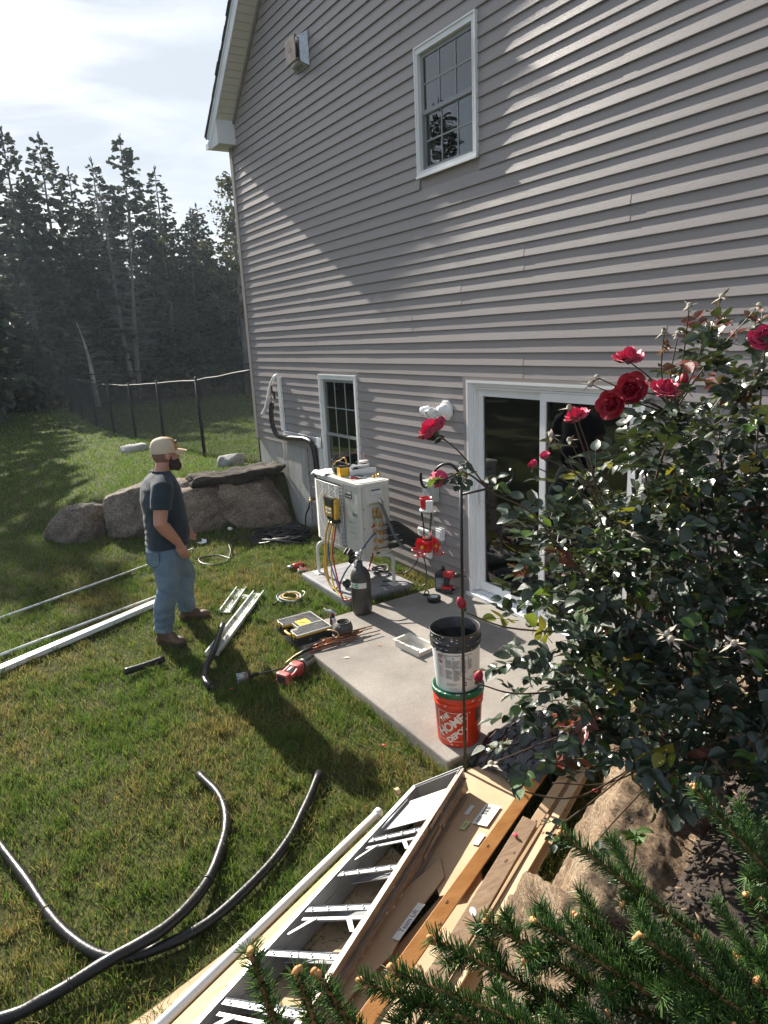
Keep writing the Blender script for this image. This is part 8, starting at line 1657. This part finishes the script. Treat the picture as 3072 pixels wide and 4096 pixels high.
# ------------------------------------------------------------------ young spruce close to the lens
def build_near_spruce():
    rr = random.Random(44); rs = np.random.default_rng(44); O = Vector((9.62, -2.86, .72)); S = empty('young_spruce', O, label='young spruce with green needled boughs and orange buds at the lower right', cat='spruce')
    mb = MB(); mb.tube([(0, 0, -.1), (0, 0, .4), (.0, .0, .95)], [.035, .028, .012], 10); mb.build('trunk', M_BARK, S)
    mtw = mat('spruce_twig', (.30, .155, .055), .7, col2=(.20, .10, .04), vscale=60); mbd = mat('spruce_bud', (.50, .215, .075), .6, col2=(.62, .32, .13), vscale=40)
    mn = bpy.data.materials.new('spruce_needle'); mn.use_nodes = True; N, L = _nodes(mn); N.clear(); o_ = N.new('ShaderNodeOutputMaterial'); g = N.new('ShaderNodeNewGeometry'); rp = N.new('ShaderNodeValToRGB'); rp.color_ramp.elements[0].color = (.030, .085, .022, 1); rp.color_ramp.elements[1].color = (.115, .205, .045, 1); L.new(g.outputs['Random Per Island'], rp.inputs[0])
    d_ = N.new('ShaderNodeBsdfPrincipled'); d_.inputs['Roughness'].default_value = .4; L.new(rp.outputs[0], d_.inputs['Base Color']); t_ = N.new('ShaderNodeBsdfTranslucent'); L.new(rp.outputs[0], t_.inputs[0]); ms = N.new('ShaderNodeMixShader'); ms.inputs[0].default_value = .25; L.new(d_.outputs[0], ms.inputs[1]); L.new(t_.outputs[0], ms.inputs[2]); L.new(ms.outputs[0], o_.inputs[0])
    def needles(paths, dens=3300):
        PB, PD, PL = [], [], []
        for a, b in paths:
            a, b = np.array(a), np.array(b); ln = np.linalg.norm(b-a); n = int(ln*dens); 
            if n < 1: continue
            t = rs.random(n)[:, None]; ax = (b-a)/ln; r_ = rs.normal(size=(n, 3)); r_[:, 2] += .35; r_ -= (r_@ax)[:, None]*ax; r_ /= np.linalg.norm(r_, axis=1)[:, None]+1e-9
            D = r_*.82+ax*rs.uniform(.35, .75, (n, 1)); D /= np.linalg.norm(D, axis=1)[:, None]; PB.append(a+(b-a)*t); PD.append(D); PL.append(rs.uniform(.013, .021, n))
        B_, D, Ln = np.concatenate(PB), np.concatenate(PD), np.concatenate(PL)[:, None]; n = len(B_); s = np.cross(D, rs.normal(size=(n, 3))); s /= np.linalg.norm(s, axis=1)[:, None]+1e-9; s2 = np.cross(D, s); w = .00085
        T = B_+D*Ln; V = np.stack([B_+s*w, B_-s*w*.5+s2*w*.87, B_-s*w*.5-s2*w*.87, T+s*w*.5, T-s*w*.25+s2*w*.4, T-s*w*.25-s2*w*.4], 1).reshape(-1, 3); i = np.arange(n)[:, None]*6
        F = np.concatenate([i+np.array([[k, (k+1) % 3, 3+(k+1) % 3, 3+k]]) for k in range(3)], 0); return V, F
    tips = [((9.263, -3.097, 1.784), .45), ((9.216, -3.310, 1.783), .3), ((9.330, -3.065, 1.64), .9), ((9.203, -3.513, 1.730), .8), ((9.242, -3.589, 1.765), .7), ((9.222, -3.444, 1.728), .9), ((9.345, -3.320, 1.738), .9), ((9.263, -3.327, 1.700), 1), ((9.30, -3.259, 1.66), .8), ((9.240, -3.627, 1.776), .55), ((9.264, -3.408, 1.743), .9), ((9.36, -3.128, 1.60), 1), ((9.42, -3.20, 1.66), 1), ((9.40, -3.38, 1.66), 1), ((9.33, -3.48, 1.66), 1), ((9.45, -3.44, 1.64), 1), ((9.38, -3.25, 1.56), 1), ((9.30, -3.40, 1.60), 1), ((9.47, -3.10, 1.68), 1), ((9.42, -3.55, 1.66), .9), ((9.50, -3.3, 1.62), 1), ((9.33, -3.20, 1.56), 1)]
    uprights = [((9.232, -3.693, 1.824), (9.27, -3.66, 1.70)), ((9.204, -3.727, 1.846), (9.25, -3.70, 1.72)), ((9.230, -3.669, 1.800), (9.27, -3.60, 1.70))]
    def bough(p, root, dense, sec=True):
        tip = Vector(p)-O; rt = Vector(root)-O; ln = (tip-rt).length; mid = rt.lerp(tip, .5)+Vector((0, 0, -.035)); ax = spline([rt, mid, tip], 8); bo = MB(); n = len(ax); bo.tube(ax, [.0062*(1-.62*i/n) for i in range(n)], 6); b = bo.build('bough', mtw, S)
        paths = [(ax[i], ax[i+1]) for i in range(int(n*.25), n-1)]; tw = []; ends = [tip]
        if sec:
            for i in range(int(n*.22), n-1, 1):
                for s in (-1, 1):
                    if rr.random() > .62*dense: continue
                    d = (ax[i+1]-ax[i]).normalized(); sd = d.cross(Vector((0, 0, 1))).normalized()*s; L_ = rr.uniform(.05, .15)*(1.15-i/n*.7); e = ax[i]+(d*.75+sd*.75+Vector((0, 0, rr.uniform(-.2, .15)))).normalized()*L_; tw.append((ax[i], e, .0026, .0014)); paths.append((ax[i].lerp(e, .1), e)); ends.append(e)
        if tw: V, F = tri_tubes(tw); link('twigs', np_mesh('twigs', V, F, [mtw]), b)['kind'] = 'stuff'
        V, F = needles(paths); nd = link('needles', np_mesh('needles', V, F, [mn]), b); nd['kind'] = 'stuff'
        for k, e in enumerate(ends):
            if k and rr.random() > .16: continue
            for j in range(3 if k == 0 else 1):
                m2 = MB(); q = e+Vector((rr.uniform(-.005, .005), rr.uniform(-.005, .005), rr.uniform(-.004, .005)))*(1 if j else 0); sc = rr.uniform(.65, 1.05); m2.ell(q, (.0040*sc, .0040*sc, .0056*sc), 8, Euler((rr.uniform(-1, 1), rr.uniform(-1, 1), 0)).to_matrix(), k=6); m2.build('bud', mbd, b)
    for p, dn in tips: t = Vector(p); bough(p, (9.70, -2.99, t.z-.27), dn)
    for p, r_ in uprights: bough(p, r_, 0, False)
build_near_spruce()
def build_glare_haze(dens):  # scattering box added to imitate the veiling glare over the far trees
    mb = MB(); mb.box((-62, -45, -1.4), (22, 45, 14.2)); m = bpy.data.materials.new('glare_air'); m.use_nodes = True; N, L = _nodes(m); N.clear(); o = N.new('ShaderNodeOutputMaterial'); v = N.new('ShaderNodeVolumePrincipled'); v.inputs['Color'].default_value = (.70, .84, 1.0, 1); v.inputs['Density'].default_value = dens; v.inputs['Anisotropy'].default_value = .3; L.new(v.outputs[0], o.inputs['Volume'])
    h = mb.build('glare_haze', m); tag(h, 'thin pale volume added to imitate veiling lens glare over the yard', 'glare_haze', kind='stuff')
build_glare_haze(.0007)
